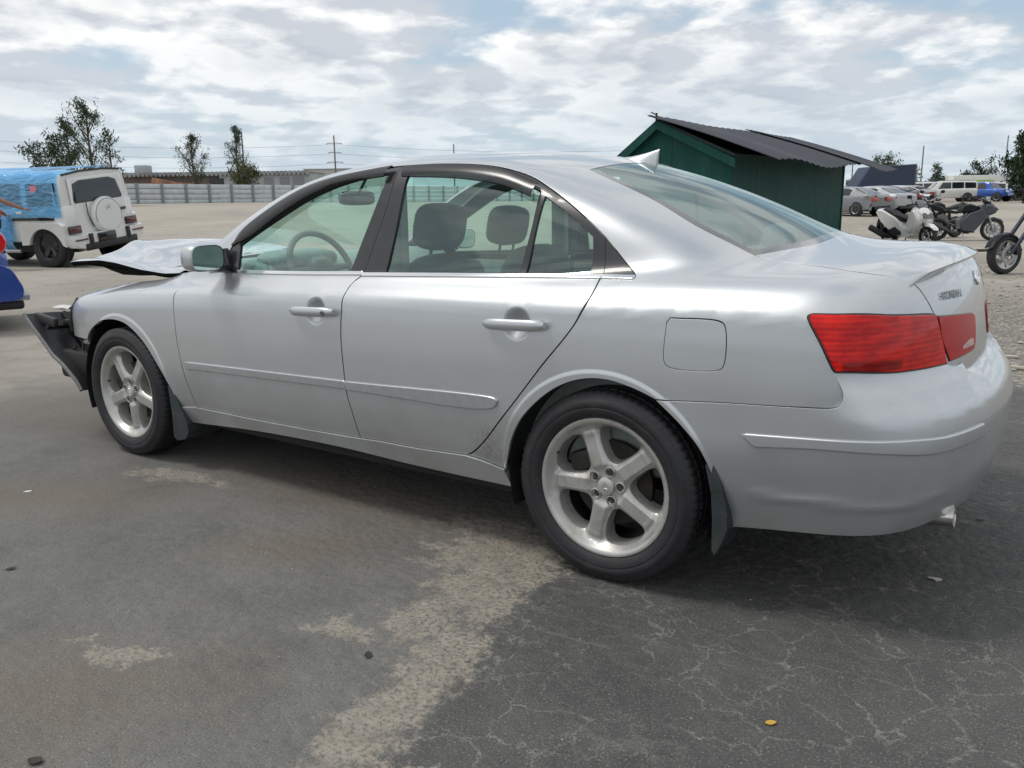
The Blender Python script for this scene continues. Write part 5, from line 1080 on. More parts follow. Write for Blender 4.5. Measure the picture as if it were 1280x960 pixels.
bb2 = thing('building', 'plain beige block building behind the sedan roof, right of the warehouse', 'building', yard(px(430, 150), 156), YROT)
block(bb2, (0, 0, 2.7), (13.5, 10, 5.4), 'wall', BEIGE); block(bb2, (0, 0, 5.46), (13.8, 10.3, .12), 'roof_edge', CONC)
WOODP = mat('weathered_pole', (.17, .155, .14), .85, noise=.2, nscale=3)
def pole(label, u, d, h, arms, r=.14):
    t = thing('utility_pole', label, 'utility pole', yard(px(u, d), d), YROT + R(8)); MB().tube([(0, 0, 0), (0, 0, h)], [r, r * .7], 10).build('post', WOODP, t)
    for z, w in arms:
        MB().tube([(-w, 0, z - .12), (-w * .5, 0, z + .02), (0, 0, z), (w * .5, 0, z + .02), (w, 0, z - .12)], .06, 6).build('crossarm', WOODP, t)
    return t
pole('tall utility pole with three bent crossarms, above the sedan windshield', 422, 140, 10.2, ((9.0, 1.25), (7.6, 1.05), (6.1, 1.3)), .15)
pole('bare pole beside the second slim tree', 309, 118, 9.2, (), .13)
pole('short distant pole above the white parked SUVs', 1149, 130, 7.6, (), .12)
pole('distant pole with one crossarm above the wrecked coupe', 1063, 150, 6.8, ((6.2, 1.0),), .13)
pole('thin grey pole left of the large dark tree', 1252, 105, 7.4, (), .09)
pole('tiny pole tip showing over the sedan roof', 569, 120, 7.55, (), .11)
for k, (z0, z1) in enumerate(((8.9, 10.4), (7.5, 8.9), (6.0, 7.2))):
    a, b = yard(px(-60, 135), 135), yard(px(422, 140), 140); a.z += z1; b.z += z0 - .1; c = yard(px(900, 150), 150); c.z += z0; pts = []
    for p, q in ((a, b), (b, c)):
        for i in range(17):
            u = i / 16; v = p.lerp(q, u); v.z -= 1.1 * 4 * u * (1 - u); pts.append(v)
    o = MB().tube(pts, .018, 4, False).build('power_line', mat('cable_grey', (.12, .12, .12), .6)); tag(o, ('topmost', 'middle', 'lowest')[k] + ' of the thin power lines strung to the crossarm pole', 'power line', 'power lines above the warehouse')
# ================================================================== trees
BARK = mat('bark', (.10, .082, .065), .9, noise=.3, nscale=6)
def leafmat(name, c0, c1):
    if name in MATS: return MATS[name]
    m = mat(name, c0, .75, noise=.0); t = m.node_tree; b = t.nodes['Principled BSDF']; L = t.links.new
    tc = N(t, 'ShaderNodeTexCoord'); n = N(t, 'ShaderNodeTexNoise', inp={'Scale': 1.1, 'Detail': 4.0}); L(tc.outputs['Object'], n.inputs[0]); cr = N(t, 'ShaderNodeValToRGB'); L(n.outputs[0], cr.inputs[0])
    e = cr.color_ramp.elements; e[0].position = .35; e[0].color = (*c0, 1); e[1].position = .65; e[1].color = (*c1, 1); L(cr.outputs[0], b.inputs['Base Color']); b.inputs['Specular IOR Level'].default_value = .2
    return m
LEAF = leafmat('feathery_foliage', (.040, .060, .036), (.085, .112, .066)); LEAF2 = leafmat('olive_foliage', (.060, .070, .030), (.105, .115, .055)); LEAF3 = leafmat('dense_foliage', (.018, .034, .018), (.045, .066, .032))
def tree(name, label, u, d, h, spread, kind, seed, leaf=LEAF, n=2600, lsize=.20, base=.12, group='trees round the yard', cat='tree', lean=0.0):
    """trunk, limbs and leaf sprays set along the limbs"""
    rr = random.Random(seed); t = thing(name, label, cat, yard(px(u, d), d), rr.random() * .6 + YROT, group); tr = MB(); limbs = []
    top = Vector((lean * h, 0, h * .93)); tr.tube([(0, 0, -.2), (lean * h * .3, .02 * h, h * .3), (lean * h * .6, -.01 * h, h * .62), top], [h * .020, h * .015, h * .009, h * .003], 8)
    nl = {'cone': 34, 'open': 22, 'bush': 26, 'big': 46}[kind]
    for i in range(nl):
        u_ = base + (1 - base) * (i + rr.random()) / nl; z = h * .92 * u_; a = rr.random() * 6.283
        if kind == 'cone': ln = spread * (1.0 - u_) ** .6 * rr.uniform(.5, 1.25) + .25; up = rr.uniform(.9, 2.0)
        elif kind == 'open': ln = spread * (.35 + .8 * math.sin(math.pi * min(1, u_ * 1.05)) ** .8) * rr.uniform(.35, 1.1); up = rr.uniform(.5, 1.3)
        elif kind == 'bush': ln = spread * rr.uniform(.5, 1.05); up = rr.uniform(.1, .9)
        else: ln = spread * (.45 + .75 * math.sin(math.pi * min(1, .1 + u_ * .9))) * rr.uniform(.5, 1.05); up = rr.uniform(.1, .8)
        p0 = Vector((lean * z, 0, z)); dv = Vector((math.cos(a), math.sin(a), up)).normalized(); p1 = p0 + dv * ln * .55 + Vector((0, 0, .04 * ln)); p2 = p0 + dv * ln + Vector((0, 0, .18 * ln * up))
        tr.tube([p0, p1, p2], [h * .006, h * .004, h * .0015], 5, False); limbs.append((p0, p1, p2))
    tr.build('trunk', BARK, t, fix=False)
    cr = MB(); tw = max(1, n // len(limbs))
    for p0, p1, p2 in limbs:
        ln = (p2 - p0).length; ntw = max(2, tw // 9)
        for _ in range(ntw):                           # a twig with a clump of leaves round it
            u_ = rr.uniform(.18 if kind in ('bush', 'big') else .25, 1.0) ** .8; c = p0.lerp(p1, u_ * 2) if u_ < .5 else p1.lerp(p2, u_ * 2 - 1)
            c = c + Vector((rr.gauss(0, 1), rr.gauss(0, 1), rr.gauss(0, .8))) * (.07 * ln + .05); s = lsize * rr.uniform(.6, 1.5); ax = Vector((rr.gauss(0, .6), rr.gauss(0, .6), 1)).normalized()
            for _k in range(9):
                q = c + Vector((rr.gauss(0, 1), rr.gauss(0, 1), rr.gauss(0, 1))) * s * .85; d1 = (ax + Vector((rr.gauss(0, .7), rr.gauss(0, .7), rr.gauss(0, .5)))).normalized(); d2 = d1.cross(Vector((rr.gauss(0, 1), rr.gauss(0, 1), rr.gauss(0, 1)))).normalized()
                a_, b_ = d1 * s * rr.uniform(.5, 1.1), d2 * s * rr.uniform(.12, .30); cr.add([q - a_, q + b_, q + a_, q - b_], [(0, 1, 2, 3)])
    cr.build('crown', leaf, t, fix=False); return t
tree('pine_tree', 'tallest feathery tree, with separate upright limbs, behind the film-wrapped white SUV', 122, 60, 7.2, 2.1, 'open', 3, n=3200, lsize=.125)
tree('pine_tree', 'low dark bushy tree at the left end of the tree group behind the wrapped SUV', 66, 58, 3.9, 1.7, 'bush', 5, n=3000, lsize=.16, leaf=LEAF)
tree('pine_tree', 'sparse thin tree between the bushy one and the tallest one', 96, 63, 6.2, 1.3, 'open', 9, n=2200, lsize=.16)
tree('pine_tree', 'straggly half-bare tree at the right edge of the tree group', 146, 61, 5.3, 1.1, 'open', 12, n=900, lsize=.14)
tree('pine_tree', 'slim pointed tree behind the board fence, left one of a pair', 246, 96, 7.4, 2.9, 'cone', 21, n=3200, lsize=.13)
tree('pine_tree', 'slim pointed tree with an olive base behind the board fence, right one of a pair', 301, 98, 8.6, 2.7, 'cone', 27, n=3200, lsize=.13)
tree('shrub', 'rounded olive shrub at the foot of the slim tree behind the fence', 311, 95, 3.6, 2.1, 'bush', 31, leaf=LEAF2, n=2600, lsize=.2, cat='shrub', group='shrubs round the yard')
tree('large_tree', 'large dense dark tree at the right edge above the board fence', 1279, 74, 5.7, 1.75, 'big', 41, leaf=LEAF3, n=6500, lsize=.26, base=.05)
tree('small_tree', 'loose dark tree showing over the end of the black roof sheets', 1106, 110, 5.0, 2.1, 'bush', 43, n=1800, lsize=.25)
tree('small_tree', 'small leaning tree over the roof of the white SUV', 1165, 120, 4.6, 1.3, 'open', 47, n=800, lsize=.22, lean=.12)
tree('small_tree', 'small domed tree above the white trailer', 1223, 115, 4.6, 1.9, 'bush', 49, n=1600, lsize=.25, leaf=LEAF3)
tree('small_tree', 'bare-branched tree right of the white trailer', 1241, 112, 4.2, 1.4, 'open', 53, n=320, lsize=.18)
tree('small_tree', 'short dark tree left of the white trailer', 1201, 118, 3.7, .9, 'open', 55, n=700, lsize=.22, lean=.1)
tree('shrub', 'light green shrub beside the dark blue trailer', 1139, 105, 3.2, 1.2, 'bush', 57, n=900, lsize=.25, leaf=LEAF2, cat='shrub', group='shrubs round the yard')
tl_ = MB(); rr = random.Random(77)
for i in range(5200):
    u = rr.uniform(1040, 1260); d = rr.uniform(150, 200); p = yard(px(u, d), d); hgt = 2.6 + 1.0 * math.sin(u * .13) + .6 * math.sin(u * .41); q = Vector((p.x, p.y, p.z + rr.random() ** .6 * hgt)); s = rr.uniform(.25, .6)
    v = [Vector((rr.gauss(0, 1), rr.gauss(0, 1), rr.gauss(0, 1))) * s for _ in range(3)]; tl_.add([q + k for k in v], [(0, 1, 2)])
o = tl_.build('far_treeline', leafmat('far_foliage', (.06, .085, .06), (.10, .125, .085)), fix=False); o['kind'] = 'stuff'
# ================================================================== other vehicles
WHITEP = mat('white_paint', (.72, .73, .72), .25, coat=.6, noise=.04, nscale=2, dirt=((.42, .39, .33), .5, 2.2))
DGLASS = mat('dark_car_glass', (.018, .022, .028), .06, coat=.6)
REDL = mat('tail_red', (.30, .012, .015), .2, coat=.8)
ALLOY = mat('plain_alloy', (.48, .48, .47), .35, .8)
def yaw_of(fl, fd): w = YR * fl + YF * fd; return math.atan2(w.y, w.x)
def pillow(mb, outline, w, c=(0, 0, 0), plane='xz', bev=.2, shr=.9):
    """flat outline given a rounded thickness"""
    q = np.array(outline, float); m = q.mean(0); n = len(q); rows = []; p_ = 1.6 + 2.2 * max(0, .4 - bev) / .4 * 2
    for t_ in (-1, -.92, -.75, -.5, -.2, .2, .5, .75, .92, 1):
        p = m + (q - m) * (1 - (1 - shr) * abs(t_) ** p_ - (.02 if abs(t_) == 1 else 0)); y = t_ * .5
        rows.append([{'xz': (a + c[0], y * w + c[1], b + c[2]), 'xy': (a + c[0], b + c[1], y * w + c[2]), 'yz': (y * w + c[0], a + c[1], b + c[2])}[plane] for a, b in p])
    mb.grid(rows, closed=True); mb.add(rows[0], [tuple(range(n))]); mb.add(rows[-1], [tuple(range(n))[::-1]]); return mb
def road_wheel(parent, x, y, r, w, side, spokes=5, rim=.64, rimmat=None, tyremat=None):
    """side: -1 right-hand face outwards to -y, +1 to +y"""
    e = bpy.data.objects.new('wheel', None); COL.objects.link(e); e.parent = parent; e.location = (x, y, r)
    MB().lathe([(r * rim, -w * .42), (r * (rim + .06), -w * .5), (r * .90, -w * .5), (r * .97, -w * .42), (r, -w * .3), (r, w * .3), (r * .97, w * .42), (r * .90, w * .5), (r * (rim + .06), w * .5), (r * rim, w * .42)], 36, 'y').build('tyre', tyremat or RUBBER, e)
    m = MB(); o = side * w * .5
    m.lathe([(r * rim * 1.02, o * .84), (r * rim * 1.0, o * .98), (r * rim * .93, o * .9), (r * rim * .90, o * .3)], 36, 'y'); m.lathe([(0, o * .62), (r * .12, o * .6), (r * .15, o * .3)], 18, 'y')
    for i in range(spokes):
        a = 2 * math.pi * i / spokes + .3; d = Vector((math.cos(a), 0, math.sin(a))); p = Vector((-d.z, 0, d.x)); y0 = Vector((0, o * .72, 0)); y1 = Vector((0, o * .25, 0)); wi, wo = r * rim * .13, r * rim * (.20 if spokes < 7 else .07)
        q = [d * r * .08 + p * wi + y0 * .8, d * r * rim * .95 + p * wo + y0, d * r * rim * .95 - p * wo + y0, d * r * .08 - p * wi + y0 * .8]; q2 = [v + y1 - y0 * .9 for v in q]
        m.add(q + q2, [(0, 1, 2, 3), (7, 6, 5, 4), (0, 4, 5, 1), (1, 5, 6, 2), (2, 6, 7, 3), (3, 7, 4, 0)])
    m.build('rim', rimmat or ALLOY, e); MB().lathe([(0, o * .1), (r * rim * .95, o * .1)], 24, 'y').build('brake_disc', DARK, e); return e
def lerp_st(st, x):
    xs = [s[0] for s in st]; return [float(np.interp(x, xs, [s[k] for s in st])) for k in range(1, 6)]
def section(st, x, W):
    """half outline of the body across station x: (y, z) from sill to roof centre"""
    zb, zbelt, ztop, ws, wt = lerp_st(st, x); w = W / 2 * ws; cab = ztop - zbelt; r = min(.10, max(.02, cab * .25))
    return [(w * .90, zb), (w * .975, zb + .06), (w, zb + (zbelt - zb) * .45), (w * .985, zb + (zbelt - zb) * .82), (w * .95, zbelt - .015), (w * .925, zbelt + .01 * min(1, cab * 4)), (W / 2 * wt + (w * .925 - W / 2 * wt) * .5, zbelt + cab * .48), (W / 2 * wt, ztop - r), (W / 2 * wt - r * .55, ztop - r * .28), (W / 2 * wt * .62, ztop), (0, ztop + .012)]
def auto(name, label, pos, rz, st, W, paint, wheels, r, side_glass, front_glass=None, rear_glass=None, lamps=(), extras=None, group=None, crumple=None, cat='car', wheel_w=.22, spokes=5, dup=False, seed=1, glassmat=None):
    """a car from lengthwise stations (x, z sill, z belt, z top, width share, roof width share); x grows to the front"""
    t = thing(name, label, cat, pos, rz, group); rr = random.Random(seed); xs0 = [s[0] for s in st]; xs = sorted(set(np.round(np.concatenate([np.linspace(xs0[0], xs0[-1], 46), xs0]), 3)))
    rows = []; dent = lambda p: p
    if crumple:
        (x0, x1, amt) = crumple; ph = [rr.uniform(0, 6) for _ in range(9)]
        def dent(p):
            k = amt * float(smooth(x0, x1, p[0])); 
            if k == 0: return p
            f = lambda i: math.sin(p[0] * 7 + p[1] * 5 * (1 + i) + ph[i]) + .8 * math.sin(p[2] * 11 + p[1] * 7 + ph[i + 3]) + .5 * math.sin(17 * p[1] + 19 * p[2] + ph[i + 5])
            return (p[0] - k * abs(f(0)) * (1 if x1 > x0 else -1) * .9, p[1] + k * .45 * f(1), p[2] + k * .4 * f(2))
    for x in xs:
        h = section(st, x, W); rows.append([dent((x, -y, z)) for y, z in h] + [dent((x, y, z)) for y, z in h[-2::-1]])
    mb = MB().grid(rows); n = len(rows[0]); mb.add(rows[0], [tuple(range(n))]); mb.add(rows[-1], [tuple(range(n))[::-1]]); body = mb.build('body', paint, t, sharp=38)
    gm_ = glassmat or DGLASS
    def sg_(x0, x1, s, zs=(.10, .86), rake0=0.0, rake1=0.0):
        rows = []; 
        for k in range(9):
            u = k / 8; row = []
            for v in (0, .5, 1):
                q = zs[0] + (zs[1] - zs[0]) * v; xx = (x0 + rake0 * v) * (1 - u) + (x1 + rake1 * v) * u; zb, zbelt, ztop, ws, wt = lerp_st(st, xx); w = W / 2 * ws; y0, y1 = w * .925, W / 2 * wt
                row.append(dent((xx, s * (y0 + (y1 - y0) * q + .008), zbelt + (ztop - .03 - zbelt) * q)))
            rows.append(row)
        return MB().grid(rows)
    for g in side_glass:
        for s in (-1, 1): sg_(g[0], g[1], s, *(g[2:])).build('side_window', gm_, t)
    def eg(x0, x1, z=.9, off=.006):
        rows = []
        for k in range(7):
            u = k / 6; xx = x0 + (x1 - x0) * u; zb, zbelt, ztop, ws, wt = lerp_st(st, xx); y = W / 2 * wt * z - .05
            dx = .01; za = lerp_st(st, xx - dx)[2]; zc = lerp_st(st, xx + dx)[2]; nx = -(zc - za) / (2 * dx); nl = math.hypot(nx, 1)
            rows.append([dent((xx + nx / nl * off, yy, ztop + (.012 if abs(yy) < y * .6 else .004) + off / nl)) for yy in (-y, -y * .55, 0, y * .55, y)])
        return MB().grid(rows)
    if front_glass: eg(*front_glass).build('windshield', gm_, t)
    if rear_glass: eg(*rear_glass).build('rear_window', gm_, t)
    for xw in wheels:
        for s in (-1, 1):
            zb, zbelt, ztop, ws, wt = lerp_st(st, xw); yw = s * (W / 2 * ws - .02)
            a = MB().lathe([(.02, yw + s * .022), (r * 1.13, yw + s * .022), (r * 1.13, yw - s * .12)], 32, 'y', (xw, 0, r * 1.02)); a.build('wheel_arch', BLACK, t)
            road_wheel(t, xw, s * (W / 2 * ws - wheel_w * .5 + .035), r, wheel_w, s, spokes)
    for nm, c, d, m_ in lamps: MB().box(c, d, bev=min(d) * .3).build(nm, m_, t)
    if extras: extras(t)
    return t
SEDAN = [(-2.25, .42, .90, .92, .80, .80), (-2.15, .30, .98, 1.02, .93, .86), (-1.75, .22, .97, 1.06, .98, .86), (-1.15, .20, .95, 1.30, 1.0, .70), (-.75, .19, .94, 1.40, 1.0, .66), (.1, .19, .93, 1.42, 1.0, .66), (.55, .19, .92, 1.34, 1.0, .68), (1.12, .19, .92, .99, .99, .80), (1.7, .20, .84, .90, .96, .84), (2.15, .24, .72, .78, .88, .78), (2.3, .32, .62, .66, .74, .70)]
SUV = [(-2.60, .55, 1.10, 1.12, .90, .84), (-2.55, .42, 1.16, 1.70, .97, .80), (-2.45, .38, 1.18, 1.88, 1.0, .78), (-1.0, .36, 1.17, 1.94, 1.0, .78), (.6, .36, 1.15, 1.92, 1.0, .78), (.95, .36, 1.14, 1.82, 1.0, .79), (1.5, .36, 1.14, 1.24, .99, .88), (2.2, .38, 1.10, 1.17, .97, .88), (2.55, .42, .98, 1.04, .90, .84), (2.66, .5, .80, .84, .82, .78)]
def lam(nm, x, y, z, d, m_): return [(nm, (x, s * y, z), d, m_) for s in (-1, 1)]
# --- row of wrecks and parked cars across the yard
COUPE = mat('silver_car_paint', (.42, .43, .44), .3, .5, coat=.5, noise=.1, nscale=1.5); MAROON = mat('crushed_plum_paint', (.13, .095, .115), .4, .3, coat=.3, noise=.35, nscale=2.5, dirt=((.30, .27, .26), .6, 3)); GREYC = mat('grey_car_paint', (.20, .21, .22), .35, .4, coat=.4, noise=.15)
BLUEP = mat('bright_blue_paint', (.02, .085, .36), .3, .3, coat=.6, noise=.15, nscale=2); PEARL = mat('pearl_white_paint', (.66, .66, .62), .28, coat=.5, noise=.04, dirt=((.4, .37, .32), .4, 2)); NAVYT = mat('navy_trailer_skin', (.030, .042, .085), .45, .1, noise=.12, nscale=.5)
def P(u, d, dz=0.0): return yard(px(u, d), d, dz)
def bumper_bits(t): MB().box((-2.28, 0, .36), (.08, 1.3, .16), bev=.03).build('bumper', BLACK, t)
auto('sports_coupe', 'silver coupe with red tail lamps, next to the green shed wall', P(1086, 46), yaw_of(-.50, .87), SEDAN, 1.82, COUPE, (-1.38, 1.38), .33, [(-.95, .75)], (.62, 1.08), (-1.75, -1.0), lam('tail_light', -2.14, .62, .83, (.12, .42, .11), REDL), bumper_bits)
auto('wrecked_car', 'grey wrecked car with a broken red tail lamp, half hidden by the green shed', P(1052, 44), yaw_of(-.55, .83), SEDAN, 1.78, GREYC, (-1.38, 1.38), .32, [(-.95, .75)], (.62, 1.08), (-1.75, -1.0), lam('tail_light', -2.18, .58, .80, (.14, .5, .2), mat('broken_red_lens', (.42, .06, .05), .3, coat=.5, noise=.5, nscale=9)), bumper_bits, crumple=(-1.6, -2.2, .10), seed=3)
auto('wrecked_car', 'crushed plum-grey car with torn rear end, right of the silver coupe', P(1100, 50), yaw_of(-.42, .9), SEDAN, 1.8, MAROON, (-1.38, 1.38), .33, [(-.9, .7)], (.62, 1.08), (-1.75, -1.0), lam('tail_light', -2.1, .6, .84, (.14, .4, .14), REDL), crumple=(-.6, -2.0, .17), seed=5)
auto('wrecked_car', 'white car with its black smashed-open nose facing the yard, beyond the crushed plum car', P(1117, 55), yaw_of(.35, -.93), SEDAN, 1.8, WHITEP, (-1.38, 1.38), .33, [(-.9, .7)], (.62, 1.08), (-1.75, -1.0), [('grille_hole', (2.10, 0, .55), (.5, 1.25, .42), BLACK), ('headlight', (2.0, -.66, .70), (.3, .26, .12), COUPE), ('headlight', (2.0, .66, .70), (.3, .26, .12), COUPE)], crumple=(1.2, 2.2, .13), seed=8)
auto('wrecked_car', 'mangled silver and red wreck in front of the white SUV hood', P(1131, 60), yaw_of(-.2, .98), SEDAN, 1.8, COUPE, (-1.38, 1.38), .33, [(-.9, .7)], (.62, 1.08), (-1.75, -1.0), lam('tail_light', -2.05, .45, .88, (.2, .4, .3), REDL), crumple=(-.3, -2.0, .22), seed=13)
auto('parked_car', 'car with a bright blue windshield, roof showing in front of the navy trailer', P(1097, 62), yaw_of(.45, -.89), SEDAN, 1.82, GREYC, (-1.38, 1.38), .33, [(-.9, .7)], (.55, 1.10), (-1.75, -1.0), seed=14, glassmat=mat('sky_blue_glass', (.08, .16, .42), .08, coat=.6))  # all glass of this car gets one blue colour
t = thing('box_trailer', 'long dark navy trailer with a slanted front end, behind the row of wrecks', 'trailer', P(1098, 74), YROT + R(3))
pillow(MB(), [(-2.45, .9), (-2.45, 1.5), (-1.55, 3.0), (-1.2, 3.05), (2.45, 3.22), (2.45, .9)], 2.3, bev=.03, shr=.985).build('body', NAVYT, t); MB().box((2.42, -1.16, 2.05), (.10, .05, 2.3)).box((.5, -1.165, 3.10), (3.9, .05, .07), Matrix.Rotation(R(-2.6), 3, 'Y')).build('edge_trim', mat('trailer_trim', (.14, .16, .20), .4, .5), t)
for x in (-.9, .1): road_wheel(t, x, -1.0, .38, .24, -1)
MB().box((0, 0, .72), (4.6, 1.6, .36)).build('chassis', BLACK, t)
def suvx(t):
    MB().box((-2.60, 0, .62), (.10, 1.86, .22), bev=.04).build('bumper', PEARL, t); MB().box((0, -.985, .42), (2.4, .10, .06), bev=.02).build('running_board', BLACK, t)
    for y in (-.66, .66): MB().tube([(-2.2, y, 1.96), (-1.0, y, 2.0), (.5, y, 1.97)], .022, 6).build('roof_rail', GREYC, t)
    MB().tube([(.1, -1.0, 1.02), (.3, -1.0, 1.02)], .018, 6).build('door_handle', CHROME, t)
G3 = [(-2.35, -1.38), (-1.28, -.25), (-.16, .98, (.10, .86), 0.0, -.42)]
auto('parked_suv', 'long pearl-white SUV parked side-on, in front of the white trailer', P(1181, 83), yaw_of(-.985, .17), SUV, 2.0, PEARL, (-1.62, 1.45), .40, G3, (.98, 1.48), None, lam('tail_light', -2.54, .90, 1.22, (.16, .12, .34), REDL), suvx, cat='SUV', group='white SUVs parked in the yard')
auto('parked_suv', 'second white SUV seen behind the hood of the long pearl-white one', P(1148, 91), yaw_of(-.96, .28), SUV, 1.95, WHITEP, (-1.62, 1.45), .39, G3, (.98, 1.48), None, lam('tail_light', -2.54, .90, 1.22, (.16, .12, .34), REDL), suvx, cat='SUV', group='white SUVs parked in the yard')
PICK = [(-2.75, .62, 1.02, 1.04, .94, .90), (-2.65, .5, 1.08, 1.10, 1.0, .92), (-.95, .48, 1.08, 1.10, 1.0, .92), (-.85, .46, 1.10, 1.75, 1.0, .78), (.4, .46, 1.10, 1.82, 1.0, .76), (.75, .46, 1.10, 1.70, 1.0, .78), (1.2, .46, 1.10, 1.18, .99, .9), (2.3, .48, 1.05, 1.12, .97, .9), (2.6, .56, .86, .9, .88, .84)]
auto('pickup_truck', 'bright blue crew-cab pickup with a covered tail beside the white SUV', P(1229, 82), yaw_of(.55, -.83), PICK, 1.9, BLUEP, (-1.75, 1.65), .40, [(-.6, .62, (.1, .86), 0, -.2)], (.78, 1.18), (-.94, -.84), lam('headlight', 2.45, .7, .92, (.2, .3, .16), CHROME), cat='pickup', crumple=(1.2, 2.4, .10), seed=21)
auto('pickup_truck', 'white pickup bed with a dark wheel, right of the bright blue pickup', P(1243, 86), yaw_of(-.97, .2), PICK, 1.9, WHITEP, (-1.75, 1.65), .43, [(-.6, .62, (.1, .86), 0, -.2)], (.78, 1.18), (-.94, -.84), lam('tail_light', -2.68, .86, .92, (.1, .1, .22), REDL), cat='pickup')
t = thing('trailer', 'white box trailer with a small yellow-green stripe, behind the pickups', 'trailer', P(1216, 98), YROT + R(-4)); MB().box((0, 0, 1.75), (5.6, 2.2, 1.9), bev=.06).build('body', PEARL, t); MB().box((.6, -1.115, 2.05), (1.9, .02, .26)).build('stripe', mat('lime_stripe', (.35, .5, .08), .5), t); MB().box((0, 0, .68), (5.0, 1.6, .2)).build('chassis', BLACK, t)
for x in (-.5, .4): road_wheel(t, x, -.95, .34, .22, -1)
def heap(name, label, u, d, n, w, h, cols, seed, cat):
    rr = random.Random(seed); mb = MB()
    for _ in range(n): mb.box((rr.uniform(-w, w), rr.uniform(-.4, .4), rr.uniform(.03, h)), (rr.uniform(.2, .9), rr.uniform(.1, .5), rr.uniform(.03, .14)), Matrix.Rotation(rr.uniform(-.6, .6), 3, 'Y') @ Matrix.Rotation(rr.random() * 3, 3, 'Z'), bev=.01)
    o = mb.build(name, cols); o.location = P(u, d); return tag(o, label, cat)
o = heap('scrap_heap', 'flat heap of orange-brown broken panels on the ground by the white pickup', 1263, 84, 9, 1.6, .25, mat('scrap_orange', (.36, .16, .10), .7, noise=.5, nscale=2), 4, 'scrap'); o['kind'] = 'stuff'
o = heap('car_parts', 'low heap of dark car parts between the SUV and the blue pickup', 1215, 80, 14, .9, .55, mat('scrap_dark', (.05, .05, .055), .6, .3, noise=.5, nscale=3), 6, 'scrap'); o['kind'] = 'stuff'
# --- boxy white off-roader under blue film
GW = (-8.27, 17.95); GH = (-.932, .362)
gl = thing('offroader', 'boxy white off-roader, its front half under blue film, left of the sedan hood', 'SUV', yard(*GW), yaw_of(*GH))
cw = .97; off = Vector((0, cw, 0))                        # local x forward from the rear bumper, y to the vehicle's left (the near side is +y: flipped below)
ROLL = R(6.5)
def gb(mb, name, mt, parent=None, **k):
    o = []
    for x, y, z in mb.v:                                  # the body leans over on its near-side springs
        c, s = math.cos(ROLL), math.sin(ROLL); zz = z - .45; o.append((x, y * c - zz * s * -1.0, .45 - y * s + zz * c - .03))
    mb.v = o; return mb.build(name, mt, parent or gl, **k)
NEAR = 1                                                  # near (vehicle's left) side is +y
GWHITE = mat('offroader_white', (.74, .745, .73), .25, coat=.6, noise=.03, dirt=((.5, .47, .42), .35, 2))
m = MB().box((2.32, 0, .98), (4.35, 1.76, .72), bev=.05); gb(m, 'body', GWHITE)
rows = []
for x, ins in ((.20, .0), (.24, .0), (3.05, .0), (3.35, .0)):
    dx = .32 if x > 3 else 0.0
    rows.append([(x + (0 if x < 3.2 else 0), s * y, z) for s, lst in ((1, ((.87, 1.32), (.845, 1.55), (.80, 1.86), (.75, 1.925), (.40, 1.955))), (-1, ((.40, 1.955), (.75, 1.925), (.80, 1.86), (.845, 1.55), (.87, 1.32)))) for y, z in lst])
m = MB().grid(rows); m.add(rows[0], [tuple(range(10))]); m.add(rows[-1], [tuple(range(10))[::-1]]); gb(m, 'cabin', GWHITE, sharp=30)
gb(MB().box((3.9, 0, 1.30), (1.15, 1.66, .14), bev=.05), 'hood', GWHITE)
gb(MB().tube([(.19, .74, 1.93), (.19, .3, 1.972), (.19, -.3, 1.972), (.19, -.74, 1.93)], .022, 6), 'roof_lip', BLACK)
pil = lambda ol, x, w, nm, mt, par=None, b=.25: gb(pillow(MB(), ol, w, (x, 0, 0), 'yz', b, .93), nm, mt, par)
rd_ = pil([(-.70, .70), (.66, .70), (.66, 1.86), (-.70, 1.86)], .165, .05, 'rear_door', GWHITE)
pil([(-.62, 1.36), (.60, 1.36), (.62, 1.42), (.58, 1.74), (.40, 1.80), (-.36, 1.80), (-.54, 1.74), (-.64, 1.42)], .142, .03, 'rear_window', DGLASS, rd_)
sp = [(-.06 + .375 * math.cos(a), 1.06 + .375 * math.sin(a)) for a in np.linspace(0, 2 * math.pi, 33)[:-1]]
cv = gb(pillow(MB(), sp, .17, (.07, 0, 0), 'yz', .30, .86), 'spare_wheel_cover', GWHITE, rd_); gb(MB().tube([(-.004, y_, z_) for y_, z_ in [(.33 * math.cos(a) - .06, 1.06 + .33 * math.sin(a)) for a in np.linspace(-.3, 3.44, 30)]], .012, 6), 'cover_ring', mat('ring_grey', (.35, .36, .36), .35, .4), cv)
gb(MB().tube([(.10, .36, 1.36), (.10, .365, 1.10), (.10, .27, .86)], .010, 6), 'cover_gap', BLACK, rd_)
st_ = MB().tube([(-.020, -.06 + .055 * math.cos(a), 1.22 + .055 * math.sin(a)) for a in np.linspace(0, 6.283, 21)], .006, 5, False)
for k in range(3): a = math.pi / 2 + k * 2.094; st_.tube([(-.022, -.06, 1.22), (-.022, -.06 + .05 * math.cos(a), 1.22 + .05 * math.sin(a))], [.012, .003], 5)
gb(st_, 'star_emblem', CHROME, cv)
gb(MB().box((.12, -.56, 1.13), (.03, .20, .055), bev=.01), 'model_plate', GLOSSB, rd_)
